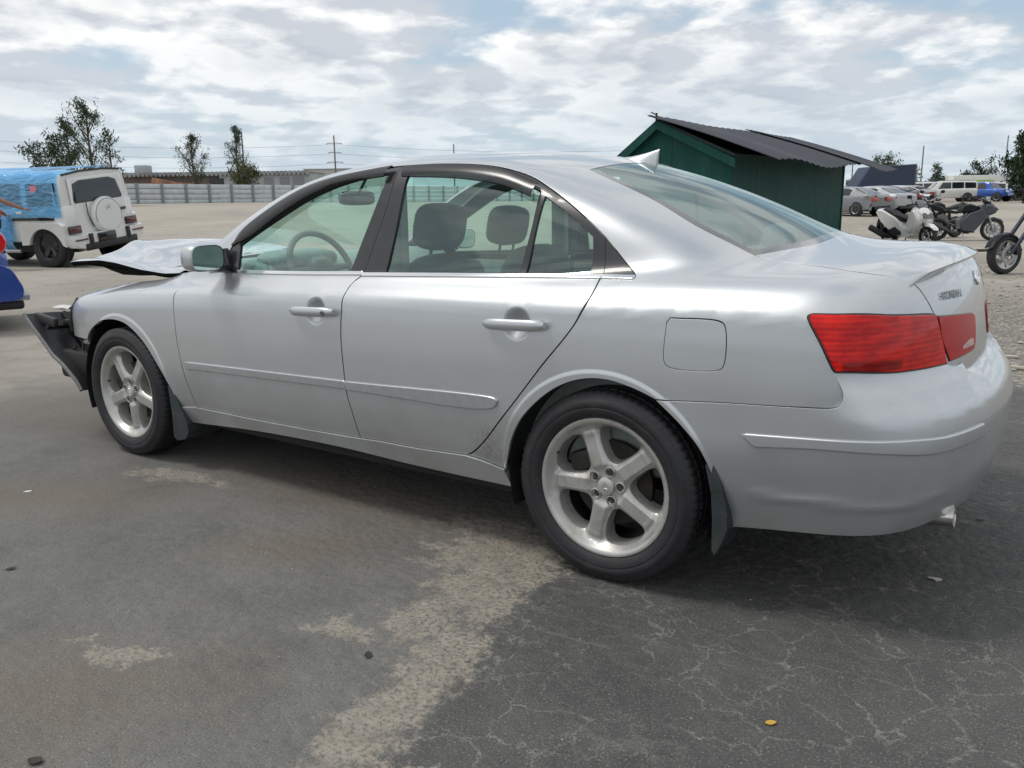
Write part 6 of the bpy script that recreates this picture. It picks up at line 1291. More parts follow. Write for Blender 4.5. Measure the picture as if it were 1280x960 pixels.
for s in (1, -1):
    gb(MB().box((.115, s * .74, .86), (.06, .27, .115), bev=.015), 'tail_light', mat('smoked_red', (.10, .012, .016), .2, coat=.8)); gb(MB().box((.13, s * .74, .86), (.05, .31, .155), bev=.015), 'lamp_frame', GLOSSB)
    fl = [(.16, .60), (.18, .98), (.35, 1.03), (1.30, 1.03), (1.45, .95), (1.50, .62)]
    arc = [(.72 + .475 * math.cos(a), .44 + .475 * math.sin(a)) for a in np.linspace(math.radians(18), math.radians(162), 15)]
    ol = [(.19, .55), (.19, .97), (.30, 1.03), (1.18, 1.03), (1.34, .93), (1.37, .58)] + arc
    gb(MB().prism(ol, s * .87, s * .975), 'wheel_flare', GWHITE); gb(MB().prism([(2.9 + p[0], p[1]) for p in ol], s * .87, s * .975), 'wheel_flare', GWHITE)
    gb(MB().lathe([(.05, s * .884), (.47, s * .884)], 28, 'y', (.72, 0, .45)), 'wheel_well', BLACK); gb(MB().lathe([(.05, s * .884), (.47, s * .884)], 28, 'y', (3.62, 0, .45)), 'wheel_well', BLACK)
    for x0, x1 in ((.42, 1.12), (1.27, 2.02), (2.16, 2.95)):
        g = MB().grid([[(xx, s * (float(np.interp(zz, [1.32, 1.55, 1.86], [.87, .845, .80])) + .004), zz) for zz in (1.34, 1.45, 1.55, 1.66, 1.79)] for xx in (x0, x1 - (.05 if x1 > 2.5 else 0))]); gb(g, 'side_window', DGLASS)
    gb(MB().box((.33, s * .855, 1.58), (.035, .02, .42)), 'pillar_vent', BLACK); gb(MB().box((1.75, s * .895, 1.10), (2.6, .03, .07), bev=.01), 'side_strip', GLOSSB); gb(MB().box((2.35, s * .93, .46), (1.8, .12, .07), bev=.02), 'side_step', STEEL)
    gb(MB().box((1.34, s * .90, 1.22), (.16, .05, .05), bev=.015), 'door_handle', GWHITE)
bmp = [(-.90, .52), (-.95, .60), (-.95, .76), (.95, .76), (.95, .60), (.90, .52), (.62, .44), (-.62, .44)]
bp_ = pil(bmp, .12, .26, 'rear_bumper', GWHITE, None, .2); gb(MB().box((-.015, 0, .50), (.06, 1.35, .14), bev=.02), 'bumper_insert', BLACK, bp_)
gb(MB().box((-.03, .12, .655), (.06, .44, .17), bev=.01), 'plate_recess', GLOSSB, bp_)
for y in (.52, -.46): gb(MB().box((-.025, y, .64), (.05, .09, .24), bev=.01), 'bumper_slot', BLACK, bp_)
for y in (.75, -.75): gb(MB().box((-.02, y, .665), (.02, .30, .028)), 'reflector', mat('reflector_dark', (.12, .03, .03), .3), bp_)
for x in (.72, 3.62):
    for s in (1, -1): road_wheel(gl, x, s * .80, .43, .30, s, 5, .62, mat('dark_rim', (.06, .062, .066), .35, .6))
gb(MB().box((2.3, 0, .52), (4.1, 1.3, .24)), 'chassis', BLACK)
# the film: stretched over roof, near side and front
def film_mat():
    m = bpy.data.materials.new('blue_film'); m.use_nodes = True; t = m.node_tree; b = t.nodes['Principled BSDF']; L = t.links.new; o = t.nodes['Material Output']
    b.inputs['Base Color'].default_value = (.27, .60, .94, 1); b.inputs['Roughness'].default_value = .13; b.inputs['Coat Weight'].default_value = .5
    tc = N(t, 'ShaderNodeTexCoord'); mp = N(t, 'ShaderNodeMapping', inp={'Rotation': (.3, .5, .2), 'Scale': (1.0, 1.0, 2.6)}); L(tc.outputs['Object'], mp.inputs[0])
    n = N(t, 'ShaderNodeTexNoise', inp={'Scale': 1.9, 'Detail': 2.5, 'Roughness': .5, 'Distortion': 1.8}); L(mp.outputs[0], n.inputs[0]); bp = N(t, 'ShaderNodeBump', inp={'Strength': .8, 'Distance': .12}); L(n.outputs[0], bp.inputs['Height']); L(bp.outputs[0], b.inputs['Normal'])
    tr = N(t, 'ShaderNodeBsdfTransparent', inp={0: (.42, .76, 1.0, 1)}); mx = N(t, 'ShaderNodeMixShader', inp={0: .42}); L(tr.outputs[0], mx.inputs[1]); L(b.outputs[0], mx.inputs[2]); L(mx.outputs[0], o.inputs[0]); return m
FILM = film_mat(); film = MB(); rr = random.Random(5); rows = []
for i in range(61):
    u = i / 60; x = .22 + 3.2 * u; row = []; low = 1.12 if x < 1.52 else (1.12 - .70 * float(smooth(1.52, 1.78, x)))
    for j in range(33):
        v = j / 32; pl = [(.905, low), (.90 + .06 * (x > 1.6), .5 * (low + 1.33)), (.893, 1.34), (.862, 1.58), (.822, 1.86), (.77, 1.955), (.40, 1.985), (0, 1.995), (-.45, 1.98), (-.78, 1.94)]
        k = v * (len(pl) - 1); a = int(min(k, len(pl) - 2)); f = k - a; y = pl[a][0] * (1 - f) + pl[a + 1][0] * f; z = pl[a][1] * (1 - f) + pl[a + 1][1] * f
        w = .010 + (.028 if x > 1.5 and z < 1.35 else .008) * (math.sin(9 * x + 7 * z + 2 * math.sin(5 * z)) + .7 * math.sin(23 * z - 11 * x + 1.7)) * .8; edge = .35 * (1 - u) ** 6 * math.sin(5 * z)
        fr = .15 + .10 * (z > 1.6)
        row.append((max(x, fr) + .03 * edge, y + max(w, .004) * (1 if y > 0 else -1), z + (.05 * abs(math.sin(4.1 * x)) if z > 1.9 else 0) + max(w, 0) * .4))
    rows.append(row)
film.grid(rows)
for k in range(7): film.grid([[(1.6 + .23 * k + .05 * math.sin(3 * q) * (q / 6), .955 + .015 * math.sin(q + k) + .03 * (q % 2), 1.25 - .13 * q) for q in range(7)], [(1.72 + .23 * k + .06 * math.sin(2 * q + k), .975 + .02 * math.sin(2 * q + k), 1.22 - .128 * q) for q in range(7)]])
fo = gb(film, 'plastic_film', FILM, gl, sharp=180); fo.parent = None; fo.location = gl.location; fo.rotation_euler = gl.rotation_euler; tag(fo, 'crinkled blue plastic film wrapped over roof and near side of the boxy off-roader', 'plastic film')
tagp = MB().add([(.95, .868, 1.62), (.78, .868, 1.62), (.78, .862, 1.75), (.95, .862, 1.75)], [(0, 1, 2, 3)]); gb(tagp, 'window_sticker', mat('pink_paper', (.75, .25, .33), .6, noise=.35, nscale=30))
# --- rear corner of a blue car at the left edge
BLC = mat('ultramarine_paint', (.03, .075, .34), .25, .35, coat=.8, noise=.06, nscale=3)
HATCH = [(-1.95, .34, .78, .80, .80, .80), (-1.86, .30, .90, 1.05, .93, .80), (-1.70, .27, .95, 1.30, .98, .76), (-1.35, .24, .96, 1.45, 1.0, .72), (.1, .22, .94, 1.50, 1.0, .70), (.6, .22, .93, 1.38, 1.0, .72), (1.2, .22, .92, 1.0, .98, .82), (1.8, .24, .80, .86, .92, .82), (2.0, .34, .60, .64, .78, .72)]
def hx(t):
    for s in (-1, 1):
        pillow(MB(), [(-1.78 + .165 * math.cos(a), .90 + .145 * math.sin(a)) for a in np.linspace(0, 6.283, 25)[:-1]], .18, (0, s * .80, 0)).build('tail_light', mat('cherry_lens', (.58, .012, .020), .15, coat=1.0, noise=.15, nscale=12), t)
        pillow(MB(), [(-1.86, .82), (-1.84, .92), (-1.72, .94), (-1.70, .83)], .175, (0, s * .80, 0)).build('lamp_center', mat('clear_red_white', (.75, .45, .45), .2, coat=1.0), t)
        pillow(MB(), [(-2.00, .46), (-1.98, .60), (-1.90, .60), (-1.92, .46)], .10, (0, s * .74, 0)).build('reflector', REDL, t)
    pillow(MB(), [tuple(p[:2]) for p in crom([(-1.9, .27, 0), (-2.05, .30, 0), (-2.085, .40, 0), (-2.04, .52, 0), (-1.96, .66, 0), (-1.7, .72, 0), (-1.5, .6, 0), (-1.5, .30, 0)], .05)], 1.66, bev=.30, shr=.86).build('rear_bumper', BLC, t); pillow(MB(), [(-2.11, .31), (-2.11, .36), (-1.6, .37), (-1.6, .30)], 1.60, bev=.1, shr=.94).build('bumper_lip', mat('lip_grey', (.30, .29, .33), .3, .5), t); MB().box((-1.75, 0, .26), (.6, 1.4, .1), bev=.03).build('diffuser', BLACK, t)
auto('hatchback', 'blue car at the left edge, only its red-lamped rear corner in view', yard(-7.06, 8.08), yaw_of(-.8, -.6), HATCH, 1.75, BLC, (-1.25, 1.3), .31, [(-1.25, -.35), (-.25, .8, (.1, .86), 0, -.3)], (.65, 1.15), (-1.84, -1.40), (), hx)
# ================================================================== motorcycles
MWHITE = mat('scooter_white', (.74, .74, .72), .22, coat=.7, noise=.03); MGREY = mat('satin_grey_fairing', (.065, .072, .086), .40, .1, spec=.35, coat=.15, noise=.08); MBLK = mat('bike_black', (.010, .011, .014), .45, spec=.22, noise=.2); SEATV = mat('seat_vinyl', (.018, .018, .020), .65, spec=.25, bump=.1); ENG = mat('engine_alloy', (.16, .16, .165), .4, .8, noise=.25, nscale=14)
def bike_wheel(parent, x, r, w, spokes, disc=True, rimc=None, yo=0):
    e = bpy.data.objects.new('wheel', None); COL.objects.link(e); e.parent = parent; e.location = (x, yo, r)
    MB().lathe([(r * .72, -w * .36), (r * .80, -w * .5), (r * .90, -w * .48), (r * .97, -w * .3), (r, 0), (r * .97, w * .3), (r * .90, w * .48), (r * .80, w * .5), (r * .72, w * .36)], 44, 'y').build('tyre', RUBBER, e)
    m = MB().lathe([(r * .66, -w * .32), (r * .74, -w * .36), (r * .74, w * .36), (r * .66, w * .32)], 44, 'y', closed=True).lathe([(0, -w * .4), (r * .15, -w * .4), (r * .15, w * .4), (0, w * .4)], 16, 'y')
    for i in range(spokes):
        a = 6.283 * i / spokes; d = Vector((math.cos(a), 0, math.sin(a))); p = Vector((-d.z, 0, d.x)); m.tube([d * r * .12, d * r * .42 + p * r * .04, d * r * .69], [r * .05, r * .035, r * .045], 6)
    m.build('rim', rimc or MBLK, e)
    if disc:
        for s in ((-1, 1) if disc == 2 else (-1,)): MB().lathe([(r * .28, s * w * .62), (r * .48, s * w * .62), (r * .48, s * w * .55), (r * .28, s * w * .55)], 36, 'y', closed=True).build('brake_disc', STEEL, e)
    return e
def tb(t, name, mt, *tubes): 
    m = MB()
    for pts, r in tubes: m.tube(pts, r, 8)
    return m.build(name, mt, t)
def pl(t, name, mt, ol, w, y=0.0, bev=.28, shr=.86, par=None): return pillow(MB(), ol, w, (0, y, 0), 'xz', bev, shr).build(name, mt, par or t, sharp=60)
def mirrors(t, x, z, w, dz=.18):
    for s in (-1, 1):
        o = MB().tube([(x, s * w * .6, z), (x + .02, s * w * .85, z + dz * .8)], .008, 6).build('mirror_stalk', MBLK, t); MB().blob((x, s * w * .95, z + dz), (.03, .15, .09), .7, 14).build('mirror', MBLK, o)
# scooter
t = thing('scooter', 'white maxi scooter with a black seat, nearest the sedan trunk', 'scooter', yard(px(1135, 21.8), 21.8), yaw_of(.30, -.95))
bike_wheel(t, .66, .275, .11, 5, rimc=MBLK); bike_wheel(t, -.66, .265, .13, 5, rimc=MBLK)
pl(t, 'rear_panel', MWHITE, [(-1.04, .86), (-.98, .93), (-.75, .90), (-.30, .72), (-.06, .58), (.0, .36), (-.28, .32), (-.55, .42), (-.82, .60)], .42)
pl(t, 'seat', SEATV, [(-.92, .90), (-.80, .935), (-.55, .88), (-.40, .80), (-.10, .74), (.02, .69), (.0, .60), (-.25, .62), (-.70, .80)], .30)
pl(t, 'leg_shield', MWHITE, [(.16, .30), (.12, .52), (.22, .84), (.30, 1.00), (.40, .98), (.56, .78), (.60, .62), (.44, .46), (.30, .28)], .52, bev=.3, shr=.70)
pl(t, 'front_panel', MWHITE, [(.42, .60), (.36, .90), (.44, .98), (.58, .86), (.68, .66), (.60, .56)], .34, bev=.35, shr=.6); pl(t, 'headlight', mat('dark_headlight', (.06, .065, .07), .08, coat=1), [(.56, .66), (.50, .76), (.585, .84), (.675, .69)], .30, bev=.3)
pl(t, 'lower_panel', MWHITE, [(-.20, .24), (-.34, .34), (-.10, .44), (.18, .46), (.36, .30), (.20, .20)], .40); pl(t, 'floor_board', MBLK, [(-.42, .30), (-.46, .42), (-.25, .50), (-.02, .36), (.0, .28), (-.2, .24)], .47)
pl(t, 'front_mudguard', MWHITE, [(.34, .36), (.40, .53), (.56, .60), (.76, .575), (.93, .47), (.95, .42), (.80, .50), (.60, .52), (.46, .44)], .15)
pl(t, 'windscreen', mat('smoke_screen', (.03, .03, .035), .1, coat=.8), [(.34, .96), (.27, 1.14), (.31, 1.13), (.46, .96)], .30, bev=.2, shr=.7)
pl(t, 'engine_unit', MBLK, [(-.85, .22), (-.86, .36), (-.50, .44), (-.22, .38), (-.22, .24), (-.5, .18)], .30, .05); tb(t, 'exhaust', MBLK, ([(-.35, -.16, .22), (-.65, -.20, .26), (-1.12, -.21, .44)], [.03, .075, .085])); pl(t, 'rear_mudguard', MBLK, [(-.80, .72), (-.98, .80), (-1.06, .55), (-1.10, .30), (-1.02, .28), (-.96, .52)], .18)
pl(t, 'tail_light', REDL, [(-1.045, .82), (-1.01, .89), (-.96, .86), (-.99, .79)], .26); tb(t, 'fork', DARK, ([(.66, .085, .28), (.50, .085, .75)], .022), ([(.66, -.085, .28), (.50, -.085, .75)], .022)); tb(t, 'handlebar', MBLK, ([(.26, .36, 1.02), (.32, .15, 1.05), (.34, 0, 1.04), (.32, -.15, 1.05), (.26, -.36, 1.02)], .018)); mirrors(t, .32, 1.04, .36); tb(t, 'shock_absorber', DARK, ([(-.72, -.17, .28), (-.80, -.17, .70)], .035)); tb(t, 'center_stand', DARK, ([(-.2, .12, .2), (-.3, .16, .0)], .014), ([(-.2, -.12, .2), (-.3, -.16, .0)], .014))
# grey sport bike
t = thing('sport_bike', 'dark grey fully faired sport motorcycle on its side stand, right of the scooter', 'motorcycle', yard(px(1205, 24), 24), yaw_of(.965, -.26))
bike_wheel(t, .70, .305, .12, 10, 2, rimc=mat('bike_rim_grey', (.30, .30, .31), .35, .6)); bike_wheel(t, -.70, .31, .16, 10, rimc=MBLK)
pl(t, 'front_fairing', MGREY, [(.38, .58), (.30, .92), (.50, 1.06), (.66, 1.00), (.80, .84), (.74, .74), (.56, .66)], .34, bev=.36, shr=.55); pl(t, 'side_fairing', MGREY, [(-.12, .26), (-.20, .48), (.05, .76), (.40, .88), (.56, .66), (.36, .42), (.20, .22)], .44, bev=.2, shr=.88); pl(t, 'belly_pan', MBLK, [(-.18, .20), (-.16, .34), (.18, .32), (.26, .22)], .34)
pl(t, 'fuel_tank', MBLK, [(-.26, .74), (-.16, .96), (.10, 1.01), (.32, .93), (.30, .78)], .30, bev=.36, shr=.7); pl(t, 'seat', SEATV, [(-.62, .82), (-.50, .86), (-.22, .80), (-.20, .73), (-.55, .75)], .26); pl(t, 'tail', MBLK, [(-1.02, .98), (-.98, 1.02), (-.62, .93), (-.46, .80), (-.52, .72), (-.80, .84)], .20, shr=.7)
pl(t, 'engine', ENG, [(-.28, .30), (-.32, .56), (-.05, .70), (.16, .60), (.18, .32)], .36); tb(t, 'exhaust', mat('muffler', (.10, .10, .105), .35, .8), ([(.1, -.10, .22), (-.35, -.14, .24), (-.55, -.17, .34), (-.92, -.20, .52)], [.03, .035, .06, .062])); tb(t, 'swingarm', DARK, ([(-.25, .10, .42), (-.70, .10, .31)], .035), ([(-.25, -.10, .42), (-.70, -.10, .31)], .035))
pl(t, 'windscreen', mat('smoke_screen', (.03, .03, .035), .1), [(.40, 1.02), (.34, 1.16), (.40, 1.15), (.62, 1.02)], .26, bev=.3, shr=.6); pl(t, 'front_mudguard', MGREY, [(.44, .42), (.52, .58), (.70, .645), (.90, .58), (.98, .48), (.86, .55), (.70, .60), (.56, .52)], .13); tb(t, 'fork', STEEL, ([(.70, .10, .31), (.46, .10, .92)], .027), ([(.70, -.10, .31), (.46, -.10, .92)], .027)); tb(t, 'handlebar', MBLK, ([(.34, .32, .93), (.44, .12, .96)], .016), ([(.34, -.32, .93), (.44, -.12, .96)], .016)); mirrors(t, .52, 1.03, .34, .12)
pl(t, 'headlight', mat('dark_headlight', (.06, .065, .07), .08, coat=1), [(.68, .80), (.66, .90), (.72, .92), (.80, .83)], .26); tb(t, 'side_stand', STEEL, ([(-.10, -.14, .26), (-.02, -.30, .0)], .016)); tb(t, 'rear_shock', DARK, ([(-.34, 0, .40), (-.42, 0, .74)], .04)); tb(t, 'radiator_hose', ENG, ([(-.30, -.17, .62), (-.45, -.15, .50), (-.30, -.18, .42)], .03)); tb(t, 'foot_peg', STEEL, ([(-.38, -.14, .38), (-.38, -.28, .40)], .014), ([(-.38, .14, .38), (-.38, .28, .40)], .014)); pl(t, 'plate_holder', MBLK, [(-1.0, .92), (-.93, .92), (-1.02, .62), (-1.10, .62)], .12)
# naked black bike behind
t = thing('naked_bike', 'black naked motorcycle facing left, standing between the scooter and the sport bike', 'motorcycle', yard(px(1172, 25.6), 25.6), yaw_of(-.93, -.36))
bike_wheel(t, .70, .305, .12, 6, 2); bike_wheel(t, -.68, .31, .16, 6)
pl(t, 'fuel_tank', MBLK, [(-.18, .80), (-.12, .98), (.10, 1.05), (.34, .98), (.36, .84), (.1, .78)], .32, bev=.36, shr=.65); pl(t, 'seat', SEATV, [(-.86, .93), (-.80, .98), (-.50, .90), (-.20, .86), (-.18, .79), (-.55, .82)], .26); pl(t, 'tail', MBLK, [(-1.0, .98), (-.90, 1.03), (-.6, .9), (-.5, .82), (-.7, .80)], .18, shr=.7); pl(t, 'engine', ENG, [(-.28, .28), (-.30, .60), (.0, .76), (.24, .66), (.26, .30)], .36); pl(t, 'radiator', MBLK, [(.26, .40), (.24, .72), (.32, .72), (.34, .40)], .36)
pl(t, 'headlight', mat('dark_headlight', (.06, .065, .07), .08, coat=1), [(.50, .86), (.48, 1.0), (.60, 1.02), (.66, .88)], .22, bev=.36); tb(t, 'fork', STEEL, ([(.70, .10, .31), (.44, .10, 1.0)], .028), ([(.70, -.10, .31), (.44, -.10, 1.0)], .028)); tb(t, 'handlebar', STEEL, ([(.26, .40, 1.14), (.36, .2, 1.16), (.42, .08, 1.08), (.42, -.08, 1.08), (.36, -.2, 1.16), (.26, -.40, 1.14)], .016)); mirrors(t, .34, 1.16, .40, .18); tb(t, 'frame', MBLK, ([(.42, 0, 1.0), (.1, .14, .78), (-.3, .14, .5)], .03), ([(.42, 0, 1.0), (.1, -.14, .78), (-.3, -.14, .5)], .03), ([(.42, 0, .9), (.3, 0, .4), (-.2, 0, .26)], .03)); tb(t, 'swingarm', DARK, ([(-.25, .10, .42), (-.68, .10, .31)], .035), ([(-.25, -.10, .42), (-.68, -.10, .31)], .035)); tb(t, 'exhaust', mat('muffler', (.10, .10, .105), .35, .8), ([(.2, -.1, .4), (.1, -.12, .2), (-.3, -.15, .22), (-.8, -.19, .42)], [.025, .03, .04, .06]))
pl(t, 'front_mudguard', MBLK, [(.44, .42), (.52, .58), (.70, .645), (.90, .58), (.98, .48), (.86, .55), (.70, .60), (.56, .52)], .13); tb(t, 'tail_light', REDL, ([(-1.0, -.06, .98), (-1.0, .06, .98)], .025)); tb(t, 'side_stand', STEEL, ([(-.10, .14, .26), (-.02, .30, .0)], .016)); pl(t, 'plate_holder', MBLK, [(-.98, .92), (-.91, .92), (-1.06, .60), (-1.12, .60)], .12)
# front end of one more bike at the right edge
t = thing('cruiser_bike', 'dark motorcycle with a fat front tyre and spoked silver rim, cut by the right edge', 'motorcycle', yard(px(1262, 13.6) + .92, 14.02), yaw_of(-.95, -.30))
bike_wheel(t, .99, .315, .15, 10, 2, rimc=mat('bike_rim_bright', (.45, .45, .44), .3, .8)); bike_wheel(t, -.74, .315, .20, 10, 1)
pl(t, 'front_mudguard', MBLK, [(.75, .52), (.81, .60), (.97, .665), (1.15, .63), (1.29, .52), (1.35, .42), (1.31, .44), (1.17, .585), (.97, .625), (.83, .56)], .17); tb(t, 'fork', mat('anodised_blue', (.012, .016, .04), .5, .2), ([(.99, .12, .315), (.46, .12, 1.0)], .032), ([(.99, -.12, .315), (.46, -.12, 1.0)], .032)); MB().box((.87, .14, .38), (.08, .05, .14), bev=.01).box((.87, -.14, .38), (.08, .05, .14), bev=.01).build('brake_caliper', DARK, t)
pl(t, 'fuel_tank', MBLK, [(-.2, .82), (-.1, 1.0), (.12, 1.06), (.36, .98), (.36, .84)], .34, bev=.36, shr=.65); pl(t, 'seat', SEATV, [(-.9, .90), (-.5, .86), (-.2, .86), (-.18, .78), (-.6, .78)], .28); pl(t, 'engine', ENG, [(-.3, .26), (-.3, .62), (.02, .76), (.26, .66), (.28, .28)], .40); tb(t, 'handlebar', MBLK, ([(.26, .42, 1.12), (.42, .1, 1.10), (.42, -.1, 1.10), (.26, -.42, 1.12)], .018)); mirrors(t, .34, 1.12, .42); pl(t, 'headlight', mat('dark_headlight', (.06, .065, .07), .08, coat=1), [(.40, .86), (.38, 1.02), (.50, 1.04), (.56, .88)], .22, bev=.36); tb(t, 'swingarm', DARK, ([(-.25, .11, .42), (-.74, .11, .31)], .04), ([(-.25, -.11, .42), (-.74, -.11, .31)], .04)); tb(t, 'exhaust', MBLK, ([(.2, -.12, .4), (.1, -.14, .2), (-.4, -.17, .24), (-.9, -.2, .36)], [.03, .035, .05, .06])); tb(t, 'axle_bobbin', STEEL, ([(.99, -.16, .315), (.99, .16, .315)], .02)); tb(t, 'side_stand', STEEL, ([(-.10, .14, .26), (-.02, .30, .0)], .016)); tb(t, 'fender_stay', STEEL, ([(1.34, .03, .43), (1.42, .03, .415)], .012))
# ================================================================== the man at the film
def skin(name, verts, edges, radii, mt, parent=None, sub_=2, loc=(0, 0, 0)):
    me = bpy.data.meshes.new(name); me.from_pydata(verts, edges, []); o = bpy.data.objects.new(name, me); COL.objects.link(o)
    md = o.modifiers.new('s', 'SKIN'); md.use_smooth_shade = True
    for i, r in enumerate(radii): me.skin_vertices[0].data[i].radius = (r, r) if not isinstance(r, tuple) else r
    me.skin_vertices[0].data[0].use_root = True; sd = o.modifiers.new('d', 'SUBSURF'); sd.levels = sub_; sd.render_levels = sub_
    dg = bpy.context.evaluated_depsgraph_get(); m2 = bpy.data.meshes.new_from_object(o.evaluated_get(dg)); bpy.data.objects.remove(o); m2.name = name; m2.materials.clear()
    for p in m2.polygons: p.use_smooth = True
    return link(name, m2, mt, parent)
SKINM = mat('skin_tone', (.30, .155, .10), .55, noise=.08, nscale=6); man = thing('person', 'person in dark work clothes and orange vest, reaching out to the blue film', 'person', yard(-10.02, 16.75), yaw_of(.90, .42))
# x forward (towards the off-roader), y left
V = [(0, 0, .98), (0, 0, 1.18), (.01, 0, 1.36), (.01, 0, 1.48), (.02, 0, 1.55), (.03, 0, 1.62), (.03, 0, 1.72), (.02, 0, 1.79),
     (.01, .18, 1.44), (.08, .24, 1.18), (.26, .20, 1.06), (.01, -.18, 1.44), (.28, -.21, 1.32), (.53, -.19, 1.20), (.60, -.18, 1.17),
     (0, .10, .90), (.03, .12, .50), (.0, .13, .10), (.10, .14, .05), (0, -.10, .90), (-.04, -.12, .50), (-.08, -.13, .10), (.02, -.14, .05)]
Ed = [(0, 1), (1, 2), (2, 3), (3, 4), (4, 5), (5, 6), (6, 7), (2, 8), (8, 9), (9, 10), (2, 11), (11, 12), (12, 13), (13, 14), (0, 15), (15, 16), (16, 17), (17, 18), (0, 19), (19, 20), (20, 21), (21, 22)]
Rd = [(.15, .12), (.14, .115), (.16, .12), .085, .058, .085, .098, .06, .062, .046, .034, .062, .046, .034, .028, .085, .062, .045, .04, .085, .062, .045, .04]
skin('body', V, Ed, Rd, SKINM, man)
skin('trousers', [(0, 0, 1.0), (0, .10, .88), (.03, .12, .50), (0, .13, .10), (0, -.10, .88), (-.04, -.12, .50), (-.08, -.13, .10)], [(0, 1), (1, 2), (2, 3), (0, 4), (4, 5), (5, 6)], [(.165, .135), .102, .082, .072, .102, .082, .072], mat('navy_trousers', (.020, .024, .045), .8, bump=.2, bscale=30), man)
skin('shirt', [(0, 0, 1.0), (0, 0, 1.2), (.01, 0, 1.38), (.01, 0, 1.49), (.01, .18, 1.45), (.06, .23, 1.25), (.01, -.18, 1.45), (.20, -.205, 1.36)], [(0, 1), (1, 2), (2, 3), (2, 4), (4, 5), (2, 6), (6, 7)], [(.165, .135), (.158, .132), (.175, .136), .085, .078, .064, .078, .060], mat('dark_shirt', (.028, .026, .034), .85, bump=.2, bscale=30), man)
vest = MB()
for z0, z1, w in ((1.02, 1.12, .178), (1.24, 1.33, .185)): vest.lathe([(w, z0), (w + .006, (z0 + z1) / 2), (w, z1)], 28, 'z')
vest.v = [(x, y * 1.12, z) for x, y, z in vest.v]
for s in (-1, 1): vest.tube([(.16, s * .10, 1.02), (.155, s * .11, 1.30), (.05, s * .12, 1.53), (-.12, s * .11, 1.35), (-.15, s * .10, 1.02)], .028, 6)
vest.build('vest', mat('safety_orange', (.75, .13, .03), .6), man)
hnd = Vector((.62, -.18, 1.165)); hb = MB()
for k, (dy, ln) in enumerate(((-.030, .070), (-.010, .080), (.010, .075), (.029, .060))): hb.tube([hnd + Vector((.015, dy, .004)), hnd + Vector((.05 + ln * .3, dy * 1.15, -.004)), hnd + Vector((.05 + ln * .8, dy * 1.2, -.026))], [.0095, .0085, .007], 7)
hb.tube([hnd + Vector((-.01, .03, 0)), hnd + Vector((.03, .055, -.012)), hnd + Vector((.06, .058, -.024))], [.012, .010, .008], 7); hb.blob(hnd + Vector((.015, 0, 0)), (.10, .085, .032), .8, 14); hb.build('hand', SKINM, man)
hb = MB(); h2 = Vector((.27, .20, 1.05))
for dy, ln in ((-.030, .070), (-.010, .080), (.010, .075), (.029, .060)): hb.tube([h2 + Vector((.015, dy, 0)), h2 + Vector((.05, dy * 1.1, -.02)), h2 + Vector((.06 + ln * .3, dy, -.05))], [.0095, .0085, .007], 7)
hb.tube([h2 + Vector((-.01, -.03, 0)), h2 + Vector((.03, -.055, -.012)), h2 + Vector((.05, -.056, -.03))], [.012, .010, .008], 7); hb.blob(h2 + Vector((.01, 0, -.005)), (.10, .085, .032), .8, 14); hb.build('hand', SKINM, man)
MB().blob((.02, 0, 1.755), (.215, .185, .16), .9, 20).blob((.12, 0, 1.745), (.14, .15, .025), .8, 16).build('cap', mat('navy_cap', (.02, .022, .04), .8), man)
fc = MB().blob((.125, 0, 1.655), (.035, .030, .045), 1, 10)
for s in (-1, 1): fc.blob((.02, s * .097, 1.665), (.045, .02, .06), 1, 10)
fc.build('nose_and_ears', SKINM, man); MB().blob((.108, .034, 1.685), (.016, .026, .014), 1, 8).blob((.108, -.034, 1.685), (.016, .026, .014), 1, 8).build('eyes', GLOSSB, man); MB().blob((.110, 0, 1.610), (.016, .05, .014), 1, 10).build('mouth', mat('lip_tone', (.22, .09, .07), .5), man)
for y, x in ((.135, .06), (-.135, -.02)): pillow(MB(), [(-.14 + x, 0), (-.14 + x, .10), (-.02 + x, .12), (.12 + x, .06), (.14 + x, 0)], .10, (0, y, 0)).build('shoe', BLACK, man)
# ================================================================== small things on the ground
def leaf(loc, s, rot, mt, label, name='leaf'):
    mb = MB(); rows = []
    for i in range(9):
        u = i / 8; w = math.sin(math.pi * u) ** .8 * .32; rows.append([(u - .5, -w, .12 * u * u + .06), (u - .5, 0, .10 * u * u), (u - .5, w, .10 * u + .04)])
    o = mb.grid(rows).build(name, mt, sharp=180); o.location = loc; o.scale = (s, s, s); o.rotation_euler = (0, 0, rot); return tag(o, label, name.replace('_', ' '))
leaf((.73, -1.37, .002), .030, .6, mat('yellow_leaf', (.55, .33, .06), .6), 'small yellow leaf on the cracked dark asphalt below the rear bumper')
leaf((-.32, -1.68, .002), .034, 2.4, mat('dead_leaf', (.03, .026, .02), .7), 'dark curled leaf on grey asphalt, left of the sand streak', 'dead_leaf')
leaf((-.64, -2.45, .002), .045, .2, mat('dead_leaf', (.03, .026, .02), .7), 'black curled leaf at the bottom left corner', 'dead_leaf')
leaf((-1.80, -1.95, .002), .035, 1.0, mat('dead_leaf', (.03, .026, .02), .7), 'dark curled leaf at the left edge of the grey asphalt', 'dead_leaf')
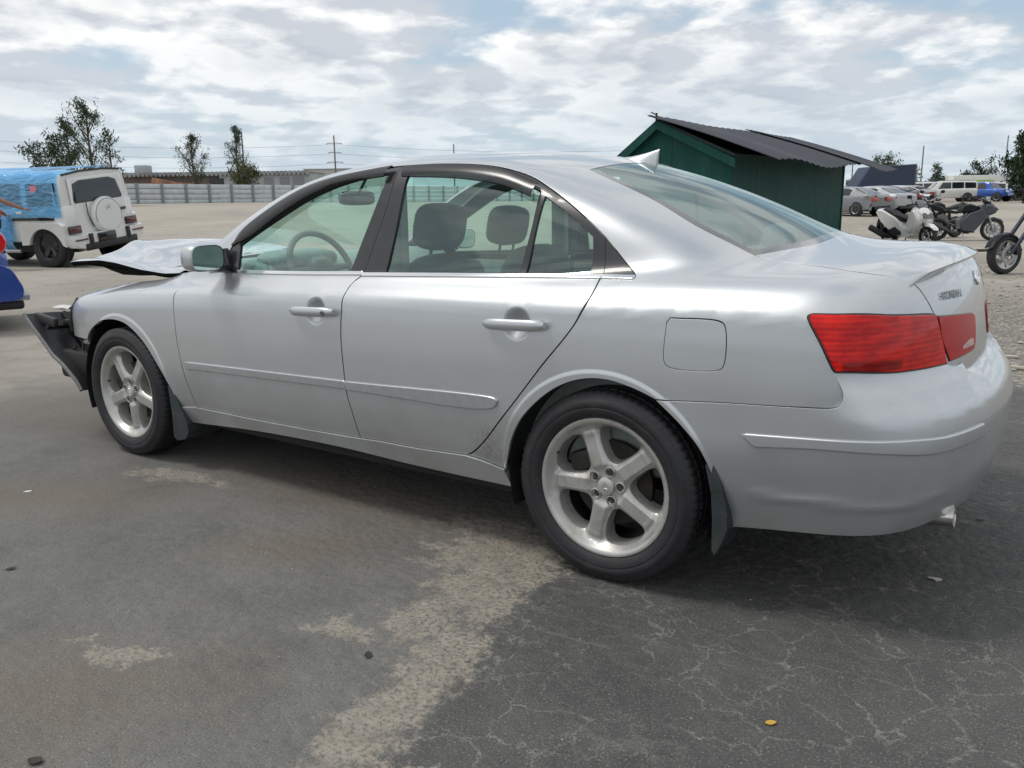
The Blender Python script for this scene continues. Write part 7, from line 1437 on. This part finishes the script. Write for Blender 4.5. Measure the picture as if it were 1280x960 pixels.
def scrap(loc, s, rot, mt, label, name, seed):
    rr = random.Random(seed); n = 9; ring = [(math.cos(a) * rr.uniform(.5, 1.0), math.sin(a) * rr.uniform(.25, .55)) for a in np.linspace(0, 6.283, n + 1)[:-1]]
    mb = MB(); vs = [(x, y, .04 + .22 * rr.random()) for x, y in ring] + [(0, 0, .30)]; mb.add(vs, [(i, (i + 1) % n, n) for i in range(n)]); mb.add([(x, y, z - .05) for x, y, z in vs], [((i + 1) % n, i, n) for i in range(n)])
    mb.add(vs[:n] + [(x, y, z - .05) for x, y, z in vs[:n]], [(i, i + n, (i + 1) % n + n, (i + 1) % n) for i in range(n)]); o = mb.build(name, mt); o.location = loc; o.scale = (s, s, s); o.rotation_euler = (0, 0, rot); return tag(o, label, name.replace('_', ' '))
PAPER = mat('white_scrap', (.70, .69, .66), .6); 
scrap((-9.19, 2.22, .0), .17, .5, PAPER, 'crumpled white scrap on the dirt above the torn bumper', 'plastic_scrap', 1)
scrap((-5.05, .55, .0), .08, .2, PAPER, 'small white shard on the dirt left of the torn bumper', 'plastic_shard', 2)
scrap((-2.60, -1.49, .0), .022, .9, PAPER, 'tiny white chip on the asphalt below the front wheel', 'plastic_chip', 3)
scrap((.93, -.28, .0), .030, .4, mat('grey_chip', (.4, .39, .37), .7), 'flat grey chip on the dark asphalt under the rear bumper', 'stone_chip', 4)
scrap((.85, .28, .0), .022, .1, BLACK, 'black crumb of rubber right of the exhaust tip', 'rubber_crumb', 5); scrap((.99, .40, .0), .025, 1.2, BLACK, 'second black crumb of rubber, farther from the exhaust tip', 'rubber_crumb', 6)
for (x, y, ln, rot, lb) in ((.62, 4.25, .42, .25, 'short pale splinter of wood on the gravel behind the trunk'), (.82, 3.80, .34, .05, 'nearer pale splinter of wood on the gravel, close to the asphalt edge')):
    o = MB().box((0, 0, .02), (ln, .035, .02), Matrix.Rotation(.05, 3, 'Y'), bev=.006).build('wood_splinter', mat('pale_wood', (.50, .45, .36), .8, noise=.2, nscale=12)); o.location = (x, y, 0); o.rotation_euler = (0, 0, rot); tag(o, lb, 'wood splinter')
o = MB().box((0, 0, .03), (1.7, .09, .05), bev=.008).build('plank', mat('dark_plank', (.06, .05, .04), .8)); p = yard(px(1232, 19.5), 19.5); o.location = p; o.rotation_euler = (0, 0, YROT + .03); tag(o, 'dark narrow plank lying on the ground before the sport bike', 'plank')
